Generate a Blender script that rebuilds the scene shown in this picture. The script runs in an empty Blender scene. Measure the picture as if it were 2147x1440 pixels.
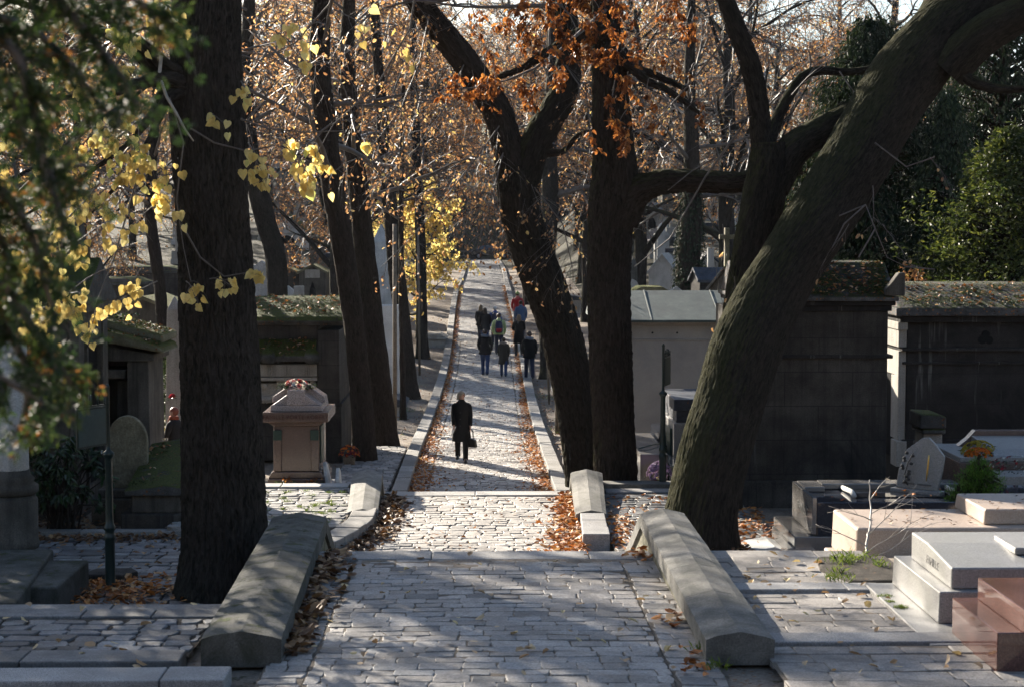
import bpy, bmesh, math, random
from math import sin, cos, pi, radians, atan2, sqrt, exp, tan
from mathutils import Vector, Matrix, noise, Quaternion

# ------------------------------------------------------------------ camera, world, sun, exposure
SC = bpy.context.scene
COL = SC.collection
PSI, TH, EYE = math.atan(59.5 / 3600), math.atan(240 / 3600), 5.4
cd = bpy.data.cameras.new('camera')
cam = bpy.data.objects.new('camera', cd); COL.objects.link(cam)
cam.location = (0, 0, EYE); cam.rotation_euler = (pi / 2 - TH, 0, -PSI)
cd.sensor_width = 36; cd.lens = 36 * 3600 / 2147; cd.clip_start = 0.1; cd.clip_end = 3000
cd.dof.use_dof = True; cd.dof.focus_distance = 30; cd.dof.aperture_fstop = 4.2
SC.camera = cam
SUN_EL, SUN_AZ = radians(22), radians(32)          # azimuth measured from +Y towards -X
W = bpy.data.worlds.new('World'); SC.world = W; W.use_nodes = True
nt = W.node_tree
bg = nt.nodes['Background']
sky = nt.nodes.new('ShaderNodeTexSky'); sky.sky_type = 'NISHITA'; sky.sun_disc = False
sky.sun_elevation = SUN_EL; sky.sun_rotation = -SUN_AZ; sky.air_density = 1.0; sky.dust_density = 1.2; sky.ozone_density = 1.5
nt.links.new(sky.outputs[0], bg.inputs[0]); bg.inputs[1].default_value = 0.06
sd = bpy.data.lights.new('sun', 'SUN'); sd.energy = 5.0; sd.angle = radians(0.53); sd.color = (1.0, 0.90, 0.76)
sun = bpy.data.objects.new('sun', sd); COL.objects.link(sun)
SDIR = Vector((-sin(SUN_AZ) * cos(SUN_EL), cos(SUN_AZ) * cos(SUN_EL), sin(SUN_EL)))   # towards the sun
sun.rotation_euler = SDIR.to_track_quat('Z', 'Y').to_euler()
sun.location = (-20, 30, 40)
SC.view_settings.view_transform = 'Standard'; SC.view_settings.look = 'None'
SC.view_settings.exposure = 1.82; SC.view_settings.gamma = 1.0
SC.cycles.max_bounces = 6; SC.cycles.transparent_max_bounces = 6; SC.cycles.transmission_bounces = 4
SC.cycles.diffuse_bounces = 3; SC.cycles.glossy_bounces = 2; SC.cycles.volume_bounces = 0
SC.cycles.caustics_reflective = False; SC.cycles.caustics_refractive = False
try:
    SC.cycles.use_denoising = True; SC.cycles.denoiser = 'OPENIMAGEDENOISE'
    SC.cycles.use_adaptive_sampling = True; SC.cycles.adaptive_threshold = 0.02
except Exception: pass

# ------------------------------------------------------------------ from a point of the photograph to the place it shows
CAMP = Vector((0, 0, EYE))
_f = Vector((sin(PSI) * cos(TH), cos(PSI) * cos(TH), -sin(TH)))
_r = Vector((cos(PSI), -sin(PSI), 0)); _u = _r.cross(_f)
def at(px, py, Y):
    d = _f + _r * ((px - 1073.5) / 3600) - _u * ((py - 720) / 3600)
    return CAMP + d * (Y / d.y)
def sc(Y): return 3600.0 / Y
def X(px, Y): return at(px, 600, Y).x
def Z(py, Y): return at(1014, py, Y).z

# ------------------------------------------------------------------ mesh helpers
def lerp(a, b, t): return a + (b - a) * t
def clamp(t, a=0., b=1.): return max(a, min(b, t))
def smooth(a, b, t):
    t = clamp((t - a) / (b - a)); return t * t * (3 - 2 * t)
def table(tab, y):
    if y <= tab[0][0]: return tab[0][1]
    for (a, za), (b, zb) in zip(tab, tab[1:]):
        if y <= b: return lerp(za, zb, (y - a) / (b - a))
    return tab[-1][1]

class MB:
    def __init__(s): s.v, s.f, s.m, s.r, s.s, s.bk = [], [], [], [], [], {}
    def add(s, vs, fs, m=0, r=0.5, sm=False):
        o = len(s.v); s.v.extend(vs)
        for f in fs:
            s.f.append([i + o for i in f]); s.m.append(m); s.r.append(r); s.s.append(sm)
        return o
    def build(s, name, mats, parent=None, bevel=0, loc=None, subd=0):
        me = bpy.data.meshes.new(name)
        me.from_pydata([tuple(v) for v in s.v], [], s.f)
        for m in (mats if isinstance(mats, (list, tuple)) else [mats]): me.materials.append(m)
        n = len(me.polygons)
        if n:
            me.polygons.foreach_set('material_index', s.m)
            me.polygons.foreach_set('use_smooth', s.s)
            a = me.attributes.new('rnd', 'FLOAT', 'FACE'); a.data.foreach_set('value', s.r)
            if s.bk:
                b = me.attributes.new('bark', 'FLOAT_VECTOR', 'POINT')
                flat = []
                for i in range(len(s.v)): flat.extend(s.bk.get(i, (0, 0, 0)))
                b.data.foreach_set('vector', flat)
        me.update()
        o = bpy.data.objects.new(name, me); COL.objects.link(o)
        if parent is not None: o.parent = parent
        if loc is not None: o.location = loc
        if bevel:
            md = o.modifiers.new('bevel', 'BEVEL'); md.width = bevel; md.segments = 2; md.limit_method = 'ANGLE'; md.angle_limit = radians(35)
        if subd:
            md = o.modifiers.new('subd', 'SUBSURF'); md.levels = subd; md.render_levels = subd
        return o

def box(mb, x0, x1, y0, y1, z0, z1, m=0, r=0.5, tx=0, ty=0):
    # tx, ty: inset of the top on each side
    v = [(x0, y0, z0), (x1, y0, z0), (x1, y1, z0), (x0, y1, z0), (x0 + tx, y0 + ty, z1), (x1 - tx, y0 + ty, z1), (x1 - tx, y1 - ty, z1), (x0 + tx, y1 - ty, z1)]
    mb.add(v, [(3, 2, 1, 0), (4, 5, 6, 7), (0, 1, 5, 4), (1, 2, 6, 5), (2, 3, 7, 6), (3, 0, 4, 7)], m, r)
def prism(mb, prof, axis, a0, a1, m=0, r=0.5, sm=False):
    # prof: 2D points; axis 'x': prof=(y,z), 'y': prof=(x,z), 'z': prof=(x,y)
    def P(p, a):
        return (a, p[0], p[1]) if axis == 'x' else (p[0], a, p[1]) if axis == 'y' else (p[0], p[1], a)
    n = len(prof); v = [P(p, a0) for p in prof] + [P(p, a1) for p in prof]
    fs = [tuple(range(n))[::-1], tuple(range(n, 2 * n))]
    area = sum(prof[i][0] * prof[(i + 1) % n][1] - prof[(i + 1) % n][0] * prof[i][1] for i in range(n))
    fs += [(i, (i + 1) % n, n + (i + 1) % n, n + i) for i in range(n)]
    flip = (area < 0) ^ (axis == 'y') ^ (a1 < a0)
    if flip: fs = [tuple(reversed(f)) for f in fs]
    mb.add(v, fs, m, r, sm)
def lathe(mb, prof, sides=20, c=(0, 0, 0), m=0, r=0.5, sm=True, sx=1, sy=1):
    v = []
    for (rad, z) in prof:
        for i in range(sides):
            a = 2 * pi * i / sides; v.append((c[0] + rad * sx * cos(a), c[1] + rad * sy * sin(a), c[2] + z))
    fs = []
    for k in range(len(prof) - 1):
        for i in range(sides):
            j = (i + 1) % sides; fs.append((k * sides + i, k * sides + j, (k + 1) * sides + j, (k + 1) * sides + i))
    fs.append(tuple(range(sides))[::-1]); t = (len(prof) - 1) * sides; fs.append(tuple(range(t, t + sides)))
    mb.add(v, fs, m, r, sm)
def frame(t):
    t = t.normalized(); a = Vector((0, 0, 1)) if abs(t.z) < 0.9 else Vector((1, 0, 0))
    u = t.cross(a).normalized(); return u, t.cross(u)
def tube(mb, pts, rad, sides=6, m=0, r=0.5, sm=True, cap=True):
    pts = [Vector(p) for p in pts]; n = len(pts); v = []
    u = None
    for i, p in enumerate(pts):
        t = (pts[min(i + 1, n - 1)] - pts[max(i - 1, 0)])
        if t.length < 1e-6: t = Vector((0, 0, 1))
        t.normalize()
        if u is None: u, w = frame(t)
        else:
            u = (u - t * u.dot(t))
            if u.length < 1e-5: u, w = frame(t)
            u.normalize(); w = t.cross(u)
        R = rad[i] if isinstance(rad, (list, tuple)) else rad
        for k in range(sides):
            a = 2 * pi * k / sides; v.append(p + (u * cos(a) + w * sin(a)) * R)
    fs = []
    for i in range(n - 1):
        for k in range(sides):
            j = (k + 1) % sides; fs.append((i * sides + k, i * sides + j, (i + 1) * sides + j, (i + 1) * sides + k))
    if cap and sides > 2:
        fs.append(tuple(range(sides))[::-1]); fs.append(tuple(range((n - 1) * sides, n * sides)))
    mb.add(v, fs, m, r, sm)
def rings(mb, secs, sides=16, m=0, r=0.5, cap=True):
    # secs: (x, y, z, rx, ry) horizontal ellipses
    v = []
    for (x, y, z, rx, ry) in secs:
        for i in range(sides):
            a = 2 * pi * i / sides; v.append((x + rx * cos(a), y + ry * sin(a), z))
    fs = []
    for k in range(len(secs) - 1):
        for i in range(sides):
            j = (i + 1) % sides; fs.append((k * sides + i, k * sides + j, (k + 1) * sides + j, (k + 1) * sides + i))
    if cap:
        fs.append(tuple(range(sides))[::-1]); t = (len(secs) - 1) * sides; fs.append(tuple(range(t, t + sides)))
    mb.add(v, fs, m, r, True)
def ball(mb, c, rx, ry, rz, m=0, r=0.5, n=10, k=6, jit=0, seed=0):
    rg = random.Random(seed); v = [(c[0], c[1], c[2] - rz)]
    for j in range(1, k):
        ph = -pi / 2 + pi * j / k
        for i in range(n):
            a = 2 * pi * i / n; q = 1 + rg.uniform(-jit, jit)
            v.append((c[0] + rx * q * cos(ph) * cos(a), c[1] + ry * q * cos(ph) * sin(a), c[2] + rz * q * sin(ph)))
    v.append((c[0], c[1], c[2] + rz)); L = len(v) - 1
    fs = [(0, 1 + (i + 1) % n, 1 + i) for i in range(n)]
    for j in range(k - 2):
        for i in range(n):
            a = 1 + j * n + i; b = 1 + j * n + (i + 1) % n; fs.append((a, b, b + n, a + n))
    b0 = 1 + (k - 2) * n
    fs += [(b0 + i, b0 + (i + 1) % n, L) for i in range(n)]
    mb.add(v, fs, m, r, True)

def tag(o, label=None, cat=None, group=None, kind=None):
    if label: o['label'] = label
    if cat: o['category'] = cat
    if group: o['group'] = group
    if kind: o['kind'] = kind
    return o
def thing(name, label, cat, loc=(0, 0, 0), rz=0, group=None):
    o = bpy.data.objects.new(name, None); COL.objects.link(o)
    o.location = loc; o.rotation_euler = (0, 0, rz); o.empty_display_size = 0.2
    return tag(o, label, cat, group)
def struct(o): o['kind'] = 'structure'; return o
def lettering(text, size, loc, rot, mat, parent, extr=0.006, name='lettering', align='CENTER'):
    c = bpy.data.curves.new(name, 'FONT'); c.body = text; c.size = size; c.extrude = extr; c.align_x = align; c.align_y = 'CENTER'
    c.space_character = 1.08
    c.materials.append(mat); tmp = bpy.data.objects.new(name, c); COL.objects.link(tmp)
    dg = bpy.context.evaluated_depsgraph_get(); dg.update(); me = bpy.data.meshes.new_from_object(tmp.evaluated_get(dg)); me.name = name
    bpy.data.objects.remove(tmp); bpy.data.curves.remove(c)
    o = bpy.data.objects.new(name, me); COL.objects.link(o); o.location = loc; o.rotation_euler = rot; o.parent = parent; return o

# ------------------------------------------------------------------ materials
class NT:
    def __init__(s, name):
        s.mat = bpy.data.materials.new(name); s.mat.use_nodes = True; s.t = s.mat.node_tree; s.n = s.t.nodes
        s.b = s.n['Principled BSDF']; s.out = s.n['Material Output']
    def new(s, t, **k):
        n = s.n.new(t)
        for a, v in k.items(): setattr(n, a, v)
        return n
    def link(s, a, b): s.t.links.new(a, b)
    def noise(s, vec, scale, det=5, rough=0.6, dist=0):
        n = s.new('ShaderNodeTexNoise'); n.inputs['Scale'].default_value = scale; n.inputs['Detail'].default_value = det
        n.inputs['Roughness'].default_value = rough; n.inputs['Distortion'].default_value = dist
        if vec is not None: s.link(vec, n.inputs['Vector'])
        return n.outputs['Fac']
    def ramp(s, fac, stops, interp='LINEAR'):
        r = s.new('ShaderNodeValToRGB'); r.color_ramp.interpolation = interp
        e = r.color_ramp.elements
        while len(e) < len(stops): e.new(0.5)
        for q, (p, c) in zip(e, stops):
            q.position = p; q.color = (c, c, c, 1) if isinstance(c, (int, float)) else (*c, 1)
        s.link(fac, r.inputs[0]); return r.outputs[0]
    def mix(s, fac, a, b, mode='MIX'):
        n = s.new('ShaderNodeMix', data_type='RGBA', blend_type=mode)
        for v, i in ((fac, n.inputs[0]), (a, n.inputs[6]), (b, n.inputs[7])):
            if isinstance(v, (int, float)): i.default_value = v if i == n.inputs[0] else (v, v, v, 1)
            elif isinstance(v, tuple): i.default_value = (*v, 1)
            else: s.link(v, i)
        return n.outputs[2]
    def math(s, op, a, b=0.5, c=None):
        n = s.new('ShaderNodeMath', operation=op)
        for v, i in zip((a, b, c), n.inputs):
            if v is None: continue
            if isinstance(v, (int, float)): i.default_value = v
            else: s.link(v, i)
        return n.outputs[0]
    def bump(s, h, strength=0.5, dist=0.02):
        n = s.new('ShaderNodeBump'); n.inputs['Strength'].default_value = strength; n.inputs['Distance'].default_value = dist
        s.link(h, n.inputs['Height']); s.link(n.outputs[0], s.b.inputs['Normal'])
    def obj(s): return s.new('ShaderNodeTexCoord').outputs['Object']
    def attr(s, name): return s.new('ShaderNodeAttribute', attribute_name=name)
    def scalev(s, vec, v):
        m = s.new('ShaderNodeMapping'); m.inputs['Scale'].default_value = v; s.link(vec, m.inputs['Vector']); return m.outputs[0]
    def up(s):
        g = s.new('ShaderNodeNewGeometry'); x = s.new('ShaderNodeSeparateXYZ'); s.link(g.outputs['Normal'], x.inputs[0]); return x.outputs['Z']

def stone(name, c1, c2, scale=3.0, bump=0.5, rough=0.85, speck=None, moss=0.0, streak=0.0, spec=0.25, fine=60, stain=None, rndv=0.0, mosscol=((0.035, 0.05, 0.012), (0.09, 0.115, 0.02)), bd=0.01, leafy=0.0, joints=None, runs=0.0):
    N = NT(name); o = N.obj()
    n1 = N.noise(o, scale, 8, 0.65); col = N.ramp(n1, [(0.3, c1), (0.7, c2)])
    n2 = N.noise(o, fine, 4, 0.6)
    col = N.mix(0.8, col, N.ramp(n2, [(0.28, 0.45), (0.72, 1.35)]), 'MULTIPLY')
    n4 = N.noise(o, scale * 0.35, 5, 0.6); col = N.mix(0.6, col, N.ramp(n4, [(0.3, 0.65), (0.7, 1.2)]), 'MULTIPLY')
    h = N.math('ADD', N.math('MULTIPLY', n1, 0.8), N.math('MULTIPLY', n2, 0.35))
    if speck:
        sp = N.noise(o, speck[1], 2, 0.9); col = N.mix(N.ramp(sp, [(0.47, 0.0), (0.6, 1.0)]), col, speck[0])
        if len(speck) > 2:
            sp2 = N.noise(N.scalev(o, (1.3, 1.1, 0.9)), speck[1] * 1.4, 2, 0.9); col = N.mix(N.ramp(sp2, [(0.55, 0.0), (0.66, 1.0)]), col, speck[2])
    if rndv:
        a = N.attr('rnd').outputs['Fac']; col = N.mix(1.0, col, N.ramp(a, [(0, 1 - rndv), (1, 1 + rndv)]), 'MULTIPLY')
    if stain:
        s3 = N.noise(o, stain[1], 6, 0.7, 0.6); col = N.mix(N.ramp(s3, [(0.45, 0.0), (0.68, stain[2] if len(stain) > 2 else 0.8)]), col, stain[0])
    if streak:
        st = N.noise(N.scalev(o, (7, 7, 0.35)), 1.0, 6, 0.7); col = N.mix(N.math('MULTIPLY', N.ramp(st, [(0.45, 0.0), (0.7, 1.0)]), streak), col, (0.012, 0.012, 0.013))
    if runs:
        rn = N.noise(N.scalev(o, (6, 6, 0.45)), 1.0, 3, 0.6); r2 = N.noise(N.scalev(o, (40, 40, 1.5)), 1.0, 3, 0.6)
        col = N.mix(N.math('MULTIPLY', N.math('MULTIPLY', N.ramp(rn, [(0.6, 0.0), (0.72, 1.0)]), N.ramp(r2, [(0.4, 0.1), (0.65, 1.0)])), runs), col, (0.24, 0.235, 0.22))
    if joints:
        b = N.new('ShaderNodeTexBrick'); b.inputs['Scale'].default_value = joints[0]; b.inputs['Mortar Size'].default_value = 0.008
        b.inputs['Brick Width'].default_value = joints[1]; b.inputs['Row Height'].default_value = joints[2]
        sx = N.new('ShaderNodeSeparateXYZ'); N.link(o, sx.inputs[0]); cx = N.new('ShaderNodeCombineXYZ')
        N.link(N.math('ADD', sx.outputs[0], sx.outputs[1]), cx.inputs[0]); N.link(sx.outputs[2], cx.inputs[1]); N.link(cx.outputs[0], b.inputs['Vector'])
        col = N.mix(N.math('MULTIPLY', b.outputs['Fac'], 0.6), col, (0.02, 0.02, 0.02))
    if moss:
        m1 = N.noise(o, 4.5, 9, 0.75); m2 = N.noise(o, 45, 3, 0.7)
        fac = N.math('MULTIPLY', N.ramp(m1, [(0.62 - moss * 0.35, 0.0), (0.72 - moss * 0.35, 1.0)]), N.ramp(N.up(), [(0.25, 0.0), (0.6, 1.0)]))
        col = N.mix(fac, col, N.ramp(m2, [(0.3, mosscol[0]), (0.7, mosscol[1])]))
        h = N.math('ADD', h, N.math('MULTIPLY', N.math('MULTIPLY', fac, m2), 2.5))
    if leafy:
        l = N.new('ShaderNodeTexVoronoi'); l.inputs['Scale'].default_value = 14; N.link(N.scalev(o, (1, 1.6, 1)), l.inputs['Vector'])
        lf = N.math('MULTIPLY', N.ramp(l.outputs['Distance'], [(0.22, 1.0), (0.3, 0.0)]), N.ramp(N.noise(o, 3.5, 5), [(0.62 - leafy * 0.3, 0.0), (0.66 - leafy * 0.3, 1.0)]))
        col = N.mix(lf, col, N.ramp(l.outputs['Color'], [(0.2, (0.05, 0.02, 0.01)), (0.8, (0.25, 0.12, 0.05))]))
    N.link(col, N.b.inputs['Base Color']); N.b.inputs['Roughness'].default_value = rough
    N.b.inputs['Specular IOR Level'].default_value = spec
    if bump: N.bump(h, bump, bd)
    return N.mat
def plain(name, c, rough=0.6, spec=0.5, metal=0, var=0.12, scale=20, bump=0.1):
    N = NT(name); o = N.obj(); n = N.noise(o, scale, 4)
    N.link(N.ramp(n, [(0.3, tuple(q * (1 - var) for q in c)), (0.7, tuple(q * (1 + var) for q in c))]), N.b.inputs['Base Color'])
    N.b.inputs['Roughness'].default_value = rough; N.b.inputs['Specular IOR Level'].default_value = spec; N.b.inputs['Metallic'].default_value = metal
    if bump: N.bump(n, bump, 0.005)
    return N.mat
def leafmat(name, stops, trans=0.5, rough=0.5, spec=0.3):
    N = NT(name); a = N.attr('rnd').outputs['Fac']; col = N.ramp(a, stops)
    col = N.mix(0.5, col, N.ramp(N.noise(N.obj(), 25, 3), [(0.3, 0.7), (0.7, 1.2)]), 'MULTIPLY')
    N.link(col, N.b.inputs['Base Color']); N.b.inputs['Roughness'].default_value = rough; N.b.inputs['Specular IOR Level'].default_value = spec
    t = N.new('ShaderNodeBsdfTranslucent'); N.link(N.mix(1.0, col, (1.25, 1.15, 0.9), 'MULTIPLY'), t.inputs[0])
    mx = N.new('ShaderNodeMixShader'); mx.inputs[0].default_value = trans
    N.link(N.b.outputs[0], mx.inputs[1]); N.link(t.outputs[0], mx.inputs[2]); N.link(mx.outputs[0], N.out.inputs[0])
    return N.mat
def barkmat(name, c1, c2, moss=0.0, lich=0.0, strength=0.8):
    N = NT(name); v = N.attr('bark').outputs['Vector']
    n1 = N.noise(N.scalev(v, (1, 1, 0.24)), 24, 6, 0.7, 1.0); n2 = N.noise(N.scalev(v, (1, 1, 0.25)), 50, 4, 0.6); n3 = N.noise(v, 1.3, 4)
    col = N.ramp(n1, [(0.3, c1), (0.7, c2)])
    col = N.mix(0.6, col, N.ramp(n2, [(0.3, 0.6), (0.7, 1.25)]), 'MULTIPLY')
    col = N.mix(0.6, col, N.ramp(n3, [(0.3, 0.75), (0.7, 1.25)]), 'MULTIPLY')
    if lich:
        col = N.mix(N.math('MULTIPLY', N.ramp(N.noise(v, 4.5, 5, 0.7), [(0.56, 0.0), (0.66, 1.0)]), lich), col, (0.13, 0.15, 0.12))
    if moss:
        g = N.new('ShaderNodeNewGeometry'); sx = N.new('ShaderNodeSeparateXYZ'); N.link(g.outputs['Normal'], sx.inputs[0])
        f = N.math('ADD', N.math('MULTIPLY', sx.outputs[2], 0.8), N.math('MULTIPLY', sx.outputs[0], -0.45))
        f = N.math('ADD', f, N.math('MULTIPLY', N.noise(v, 2.2, 6, 0.7), 0.9))
        f = N.math('MULTIPLY', N.ramp(f, [(0.78, 0.0), (1.0, 1.0)]), moss)
        col = N.mix(f, col, N.ramp(n2, [(0.3, (0.03, 0.045, 0.008)), (0.7, (0.12, 0.14, 0.025))]))
    N.link(col, N.b.inputs['Base Color']); N.b.inputs['Roughness'].default_value = 0.95; N.b.inputs['Specular IOR Level'].default_value = 0.06
    N.bump(N.math('ADD', n1, N.math('MULTIPLY', n2, 0.4)), strength, 0.04)
    return N.mat
def polished(name, c1, c2, c3, scale=140, rough=0.08):
    return stone(name, c1, c1, 2.0, 0.0, rough, (c2, scale, c3), spec=0.6, fine=scale)

M = {}
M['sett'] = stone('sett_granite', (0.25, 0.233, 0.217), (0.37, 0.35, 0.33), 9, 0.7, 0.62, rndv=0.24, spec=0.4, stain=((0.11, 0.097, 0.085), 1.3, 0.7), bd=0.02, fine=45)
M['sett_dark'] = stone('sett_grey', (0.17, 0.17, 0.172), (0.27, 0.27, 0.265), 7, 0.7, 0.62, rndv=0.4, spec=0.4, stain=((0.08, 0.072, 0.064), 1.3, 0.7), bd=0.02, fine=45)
M['sett_lit'] = stone('sett_granite_lit', (0.40, 0.375, 0.34), (0.52, 0.49, 0.45), 9, 0.7, 0.6, rndv=0.22, spec=0.4, stain=((0.2, 0.17, 0.14), 1.5, 0.6), bd=0.02, fine=45)  # copy of the setts with sunlight put into its paler colour
M['sett_shade'] = stone('sett_granite_shade', (0.12, 0.12, 0.125), (0.22, 0.22, 0.225), 9, 0.7, 0.6, rndv=0.45, spec=0.35, stain=((0.06, 0.056, 0.052), 1.5, 0.7), bd=0.02, fine=45)  # darker copy of the setts, left terrace shade put into the colour
M['edge_shade'] = stone('edge_granite_shade', (0.15, 0.15, 0.15), (0.24, 0.235, 0.23), 4, 0.5, 0.7, rndv=0.2, stain=((0.08, 0.078, 0.074), 1.6, 0.7))  # darker copy of the edge stones, terrace shade painted in
M['joint_lit'] = stone('joint_dirt_lit', (0.17, 0.14, 0.11), (0.27, 0.225, 0.18), 6, 0.8, 0.95, fine=80, bd=0.02)  # joint dirt brightened, the landing's sunlight put into its colour
M['edge_pale'] = stone('edge_granite_pale', (0.45, 0.435, 0.41), (0.55, 0.535, 0.51), 4, 0.35, 0.7, ((0.26, 0.26, 0.25), 160), rndv=0.1, stain=((0.28, 0.26, 0.24), 1.2, 0.5))
M['sett_moss'] = stone('sett_mossy', (0.26, 0.25, 0.24), (0.38, 0.37, 0.35), 5, 0.5, 0.6, rndv=0.3, moss=0.25, bd=0.012)
M['flag'] = stone('flagstone', (0.25, 0.23, 0.21), (0.36, 0.335, 0.31), 3.5, 0.9, 0.75, rndv=0.2, stain=((0.09, 0.085, 0.08), 3.5, 0.75), bd=0.015)
M['edge'] = stone('edge_granite', (0.34, 0.335, 0.33), (0.44, 0.43, 0.42), 4, 0.35, 0.7, ((0.16, 0.16, 0.16), 160), rndv=0.12, stain=((0.17, 0.16, 0.15), 1.2, 0.5))
M['kerbstone'] = stone('kerb_granite', (0.30, 0.29, 0.275), (0.40, 0.385, 0.365), 4, 0.4, 0.75, ((0.15, 0.15, 0.14), 150), rndv=0.2, stain=((0.14, 0.13, 0.11), 1.5, 0.5))
M['joint'] = stone('joint_dirt', (0.10, 0.082, 0.064), (0.18, 0.15, 0.12), 6, 0.8, 0.95, fine=80, bd=0.02)
M['coping'] = stone('coping_stone', (0.125, 0.122, 0.112), (0.225, 0.218, 0.2), 2.6, 0.8, 0.85, stain=((0.06, 0.062, 0.052), 3.2, 0.85), rndv=0.1, bd=0.012)
M['coping_light'] = stone('coping_stone_pale', (0.19, 0.185, 0.17), (0.27, 0.262, 0.24), 2.6, 0.7, 0.85, stain=((0.10, 0.10, 0.08), 2.6, 0.75), rndv=0.1, bd=0.01)
M['coping_mossy'] = stone('coping_stone_mossy', (0.075, 0.074, 0.066), (0.145, 0.142, 0.128), 2.6, 0.8, 0.9, stain=((0.035, 0.038, 0.025), 3.2, 0.9), moss=0.18, rndv=0.1, bd=0.015)
M['rubble'] = stone('rubble_wall', (0.16, 0.15, 0.11), (0.30, 0.28, 0.22), 7, 1.0, 0.95, stain=((0.07, 0.08, 0.03), 3, 0.8), bd=0.04)
M['soil'] = stone('dark_soil', (0.03, 0.026, 0.02), (0.075, 0.062, 0.05), 9, 1.0, 0.95, fine=60, leafy=0.2, bd=0.03)
M['hill'] = stone('leaf_litter_slope', (0.03, 0.028, 0.021), (0.075, 0.065, 0.048), 0.6, 0.6, 0.95, fine=6, moss=0.3, leafy=0.15, bd=0.1)
M['earth'] = stone('bare_earth', (0.17, 0.14, 0.11), (0.29, 0.245, 0.20), 1.2, 0.8, 0.95, fine=25, moss=0.12, leafy=0.42, bd=0.03)
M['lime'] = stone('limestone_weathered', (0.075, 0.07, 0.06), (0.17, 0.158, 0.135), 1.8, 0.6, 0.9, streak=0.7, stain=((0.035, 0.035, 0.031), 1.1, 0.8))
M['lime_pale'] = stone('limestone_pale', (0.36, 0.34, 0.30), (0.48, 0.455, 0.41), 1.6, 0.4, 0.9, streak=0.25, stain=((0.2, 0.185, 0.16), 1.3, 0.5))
M['soot'] = stone('limestone_sooty', (0.042, 0.038, 0.034), (0.12, 0.11, 0.096), 1.6, 0.5, 0.85, streak=0.6, stain=((0.02, 0.02, 0.021), 0.8, 0.85), joints=(1.0, 1.1, 0.55), runs=0.4, spec=0.1)
M['soot_black'] = stone('limestone_black', (0.022, 0.0205, 0.02), (0.06, 0.056, 0.053), 1.6, 0.5, 0.85, stain=((0.012, 0.012, 0.013), 0.8, 0.85), joints=(1.0, 1.2, 0.6), runs=0.9, spec=0.1)
M['washed'] = stone('washed_streak', (0.20, 0.195, 0.185), (0.27, 0.26, 0.25), 6, 0.3, 0.9)
M['roofmoss'] = stone('mossy_roof_stone', (0.035, 0.036, 0.034), (0.13, 0.13, 0.125), 3, 0.9, 0.9, moss=0.75, leafy=0.35, mosscol=((0.03, 0.045, 0.01), (0.13, 0.16, 0.03)), bd=0.04)
M['roofleaf'] = stone('leaf_strewn_roof', (0.03, 0.03, 0.03), (0.16, 0.16, 0.16), 2.6, 0.9, 0.85, moss=0.5, leafy=0.8, mosscol=((0.025, 0.036, 0.01), (0.09, 0.115, 0.025)), stain=((0.02, 0.02, 0.02), 2.2, 0.8), bd=0.04)
M['rooflit'] = stone('bright_moss_roof', (0.12, 0.12, 0.07), (0.24, 0.23, 0.16), 5, 0.9, 0.95, moss=0.8, leafy=0.35, mosscol=((0.05, 0.065, 0.01), (0.17, 0.18, 0.035)), bd=0.035)
M['copper'] = stone('green_copper', (0.05, 0.072, 0.066), (0.10, 0.13, 0.12), 3.0, 0.3, 0.75, stain=((0.035, 0.045, 0.045), 2.2, 0.8), streak=0.25, spec=0.5)
M['render'] = stone('smooth_render', (0.36, 0.325, 0.29), (0.42, 0.385, 0.345), 1.2, 0.15, 0.9, stain=((0.22, 0.215, 0.21), 0.9, 0.6), fine=90)
M['granite'] = stone('grey_granite', (0.27, 0.265, 0.255), (0.33, 0.32, 0.31), 3, 0.15, 0.45, ((0.09, 0.09, 0.09), 150, (0.55, 0.54, 0.52)), spec=0.5, stain=((0.2, 0.2, 0.16), 1.2, 0.4))
M['pink'] = stone('cream_granite', (0.40, 0.315, 0.255), (0.50, 0.40, 0.33), 3, 0.2, 0.55, ((0.28, 0.21, 0.16), 170, (0.56, 0.5, 0.44)), spec=0.5)
M['red'] = polished('red_granite', (0.15, 0.075, 0.06), (0.05, 0.03, 0.03), (0.27, 0.16, 0.135), 110)
M['redmatte'] = stone('red_brown_granite', (0.14, 0.092, 0.074), (0.20, 0.135, 0.108), 3, 0.15, 0.25, ((0.05, 0.035, 0.033), 130, (0.34, 0.24, 0.2)), spec=0.5)
M['lid_glare'] = stone('red_brown_granite_glare', (0.55, 0.47, 0.45), (0.62, 0.55, 0.52), 3, 0.05, 0.15, ((0.07, 0.05, 0.05), 130, (0.42, 0.33, 0.3)), spec=0.7)  # pale base paints the glare on polished red-brown granite
M['black'] = polished('black_granite', (0.010, 0.011, 0.014), (0.02, 0.022, 0.03), (0.03, 0.033, 0.04), 160, 0.05)
M['bluegran'] = polished('blue_black_granite', (0.03, 0.036, 0.05), (0.012, 0.014, 0.018), (0.09, 0.10, 0.13), 140, 0.06)
M['greypol'] = polished('grey_polished_granite', (0.22, 0.21, 0.2), (0.10, 0.10, 0.10), (0.34, 0.33, 0.32), 140, 0.12)
M['marble'] = stone('white_marble', (0.62, 0.62, 0.60), (0.74, 0.74, 0.72), 3, 0.1, 0.45, stain=((0.5, 0.5, 0.47), 2, 0.4))
M['white'] = stone('pale_stone', (0.50, 0.50, 0.48), (0.62, 0.62, 0.60), 3, 0.3, 0.8, stain=((0.3, 0.3, 0.28), 1.6, 0.5), streak=0.2)
M['slate'] = stone('blue_slate', (0.03, 0.036, 0.048), (0.075, 0.085, 0.105), 4, 0.5, 0.6, moss=0.1, leafy=0.2)
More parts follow.
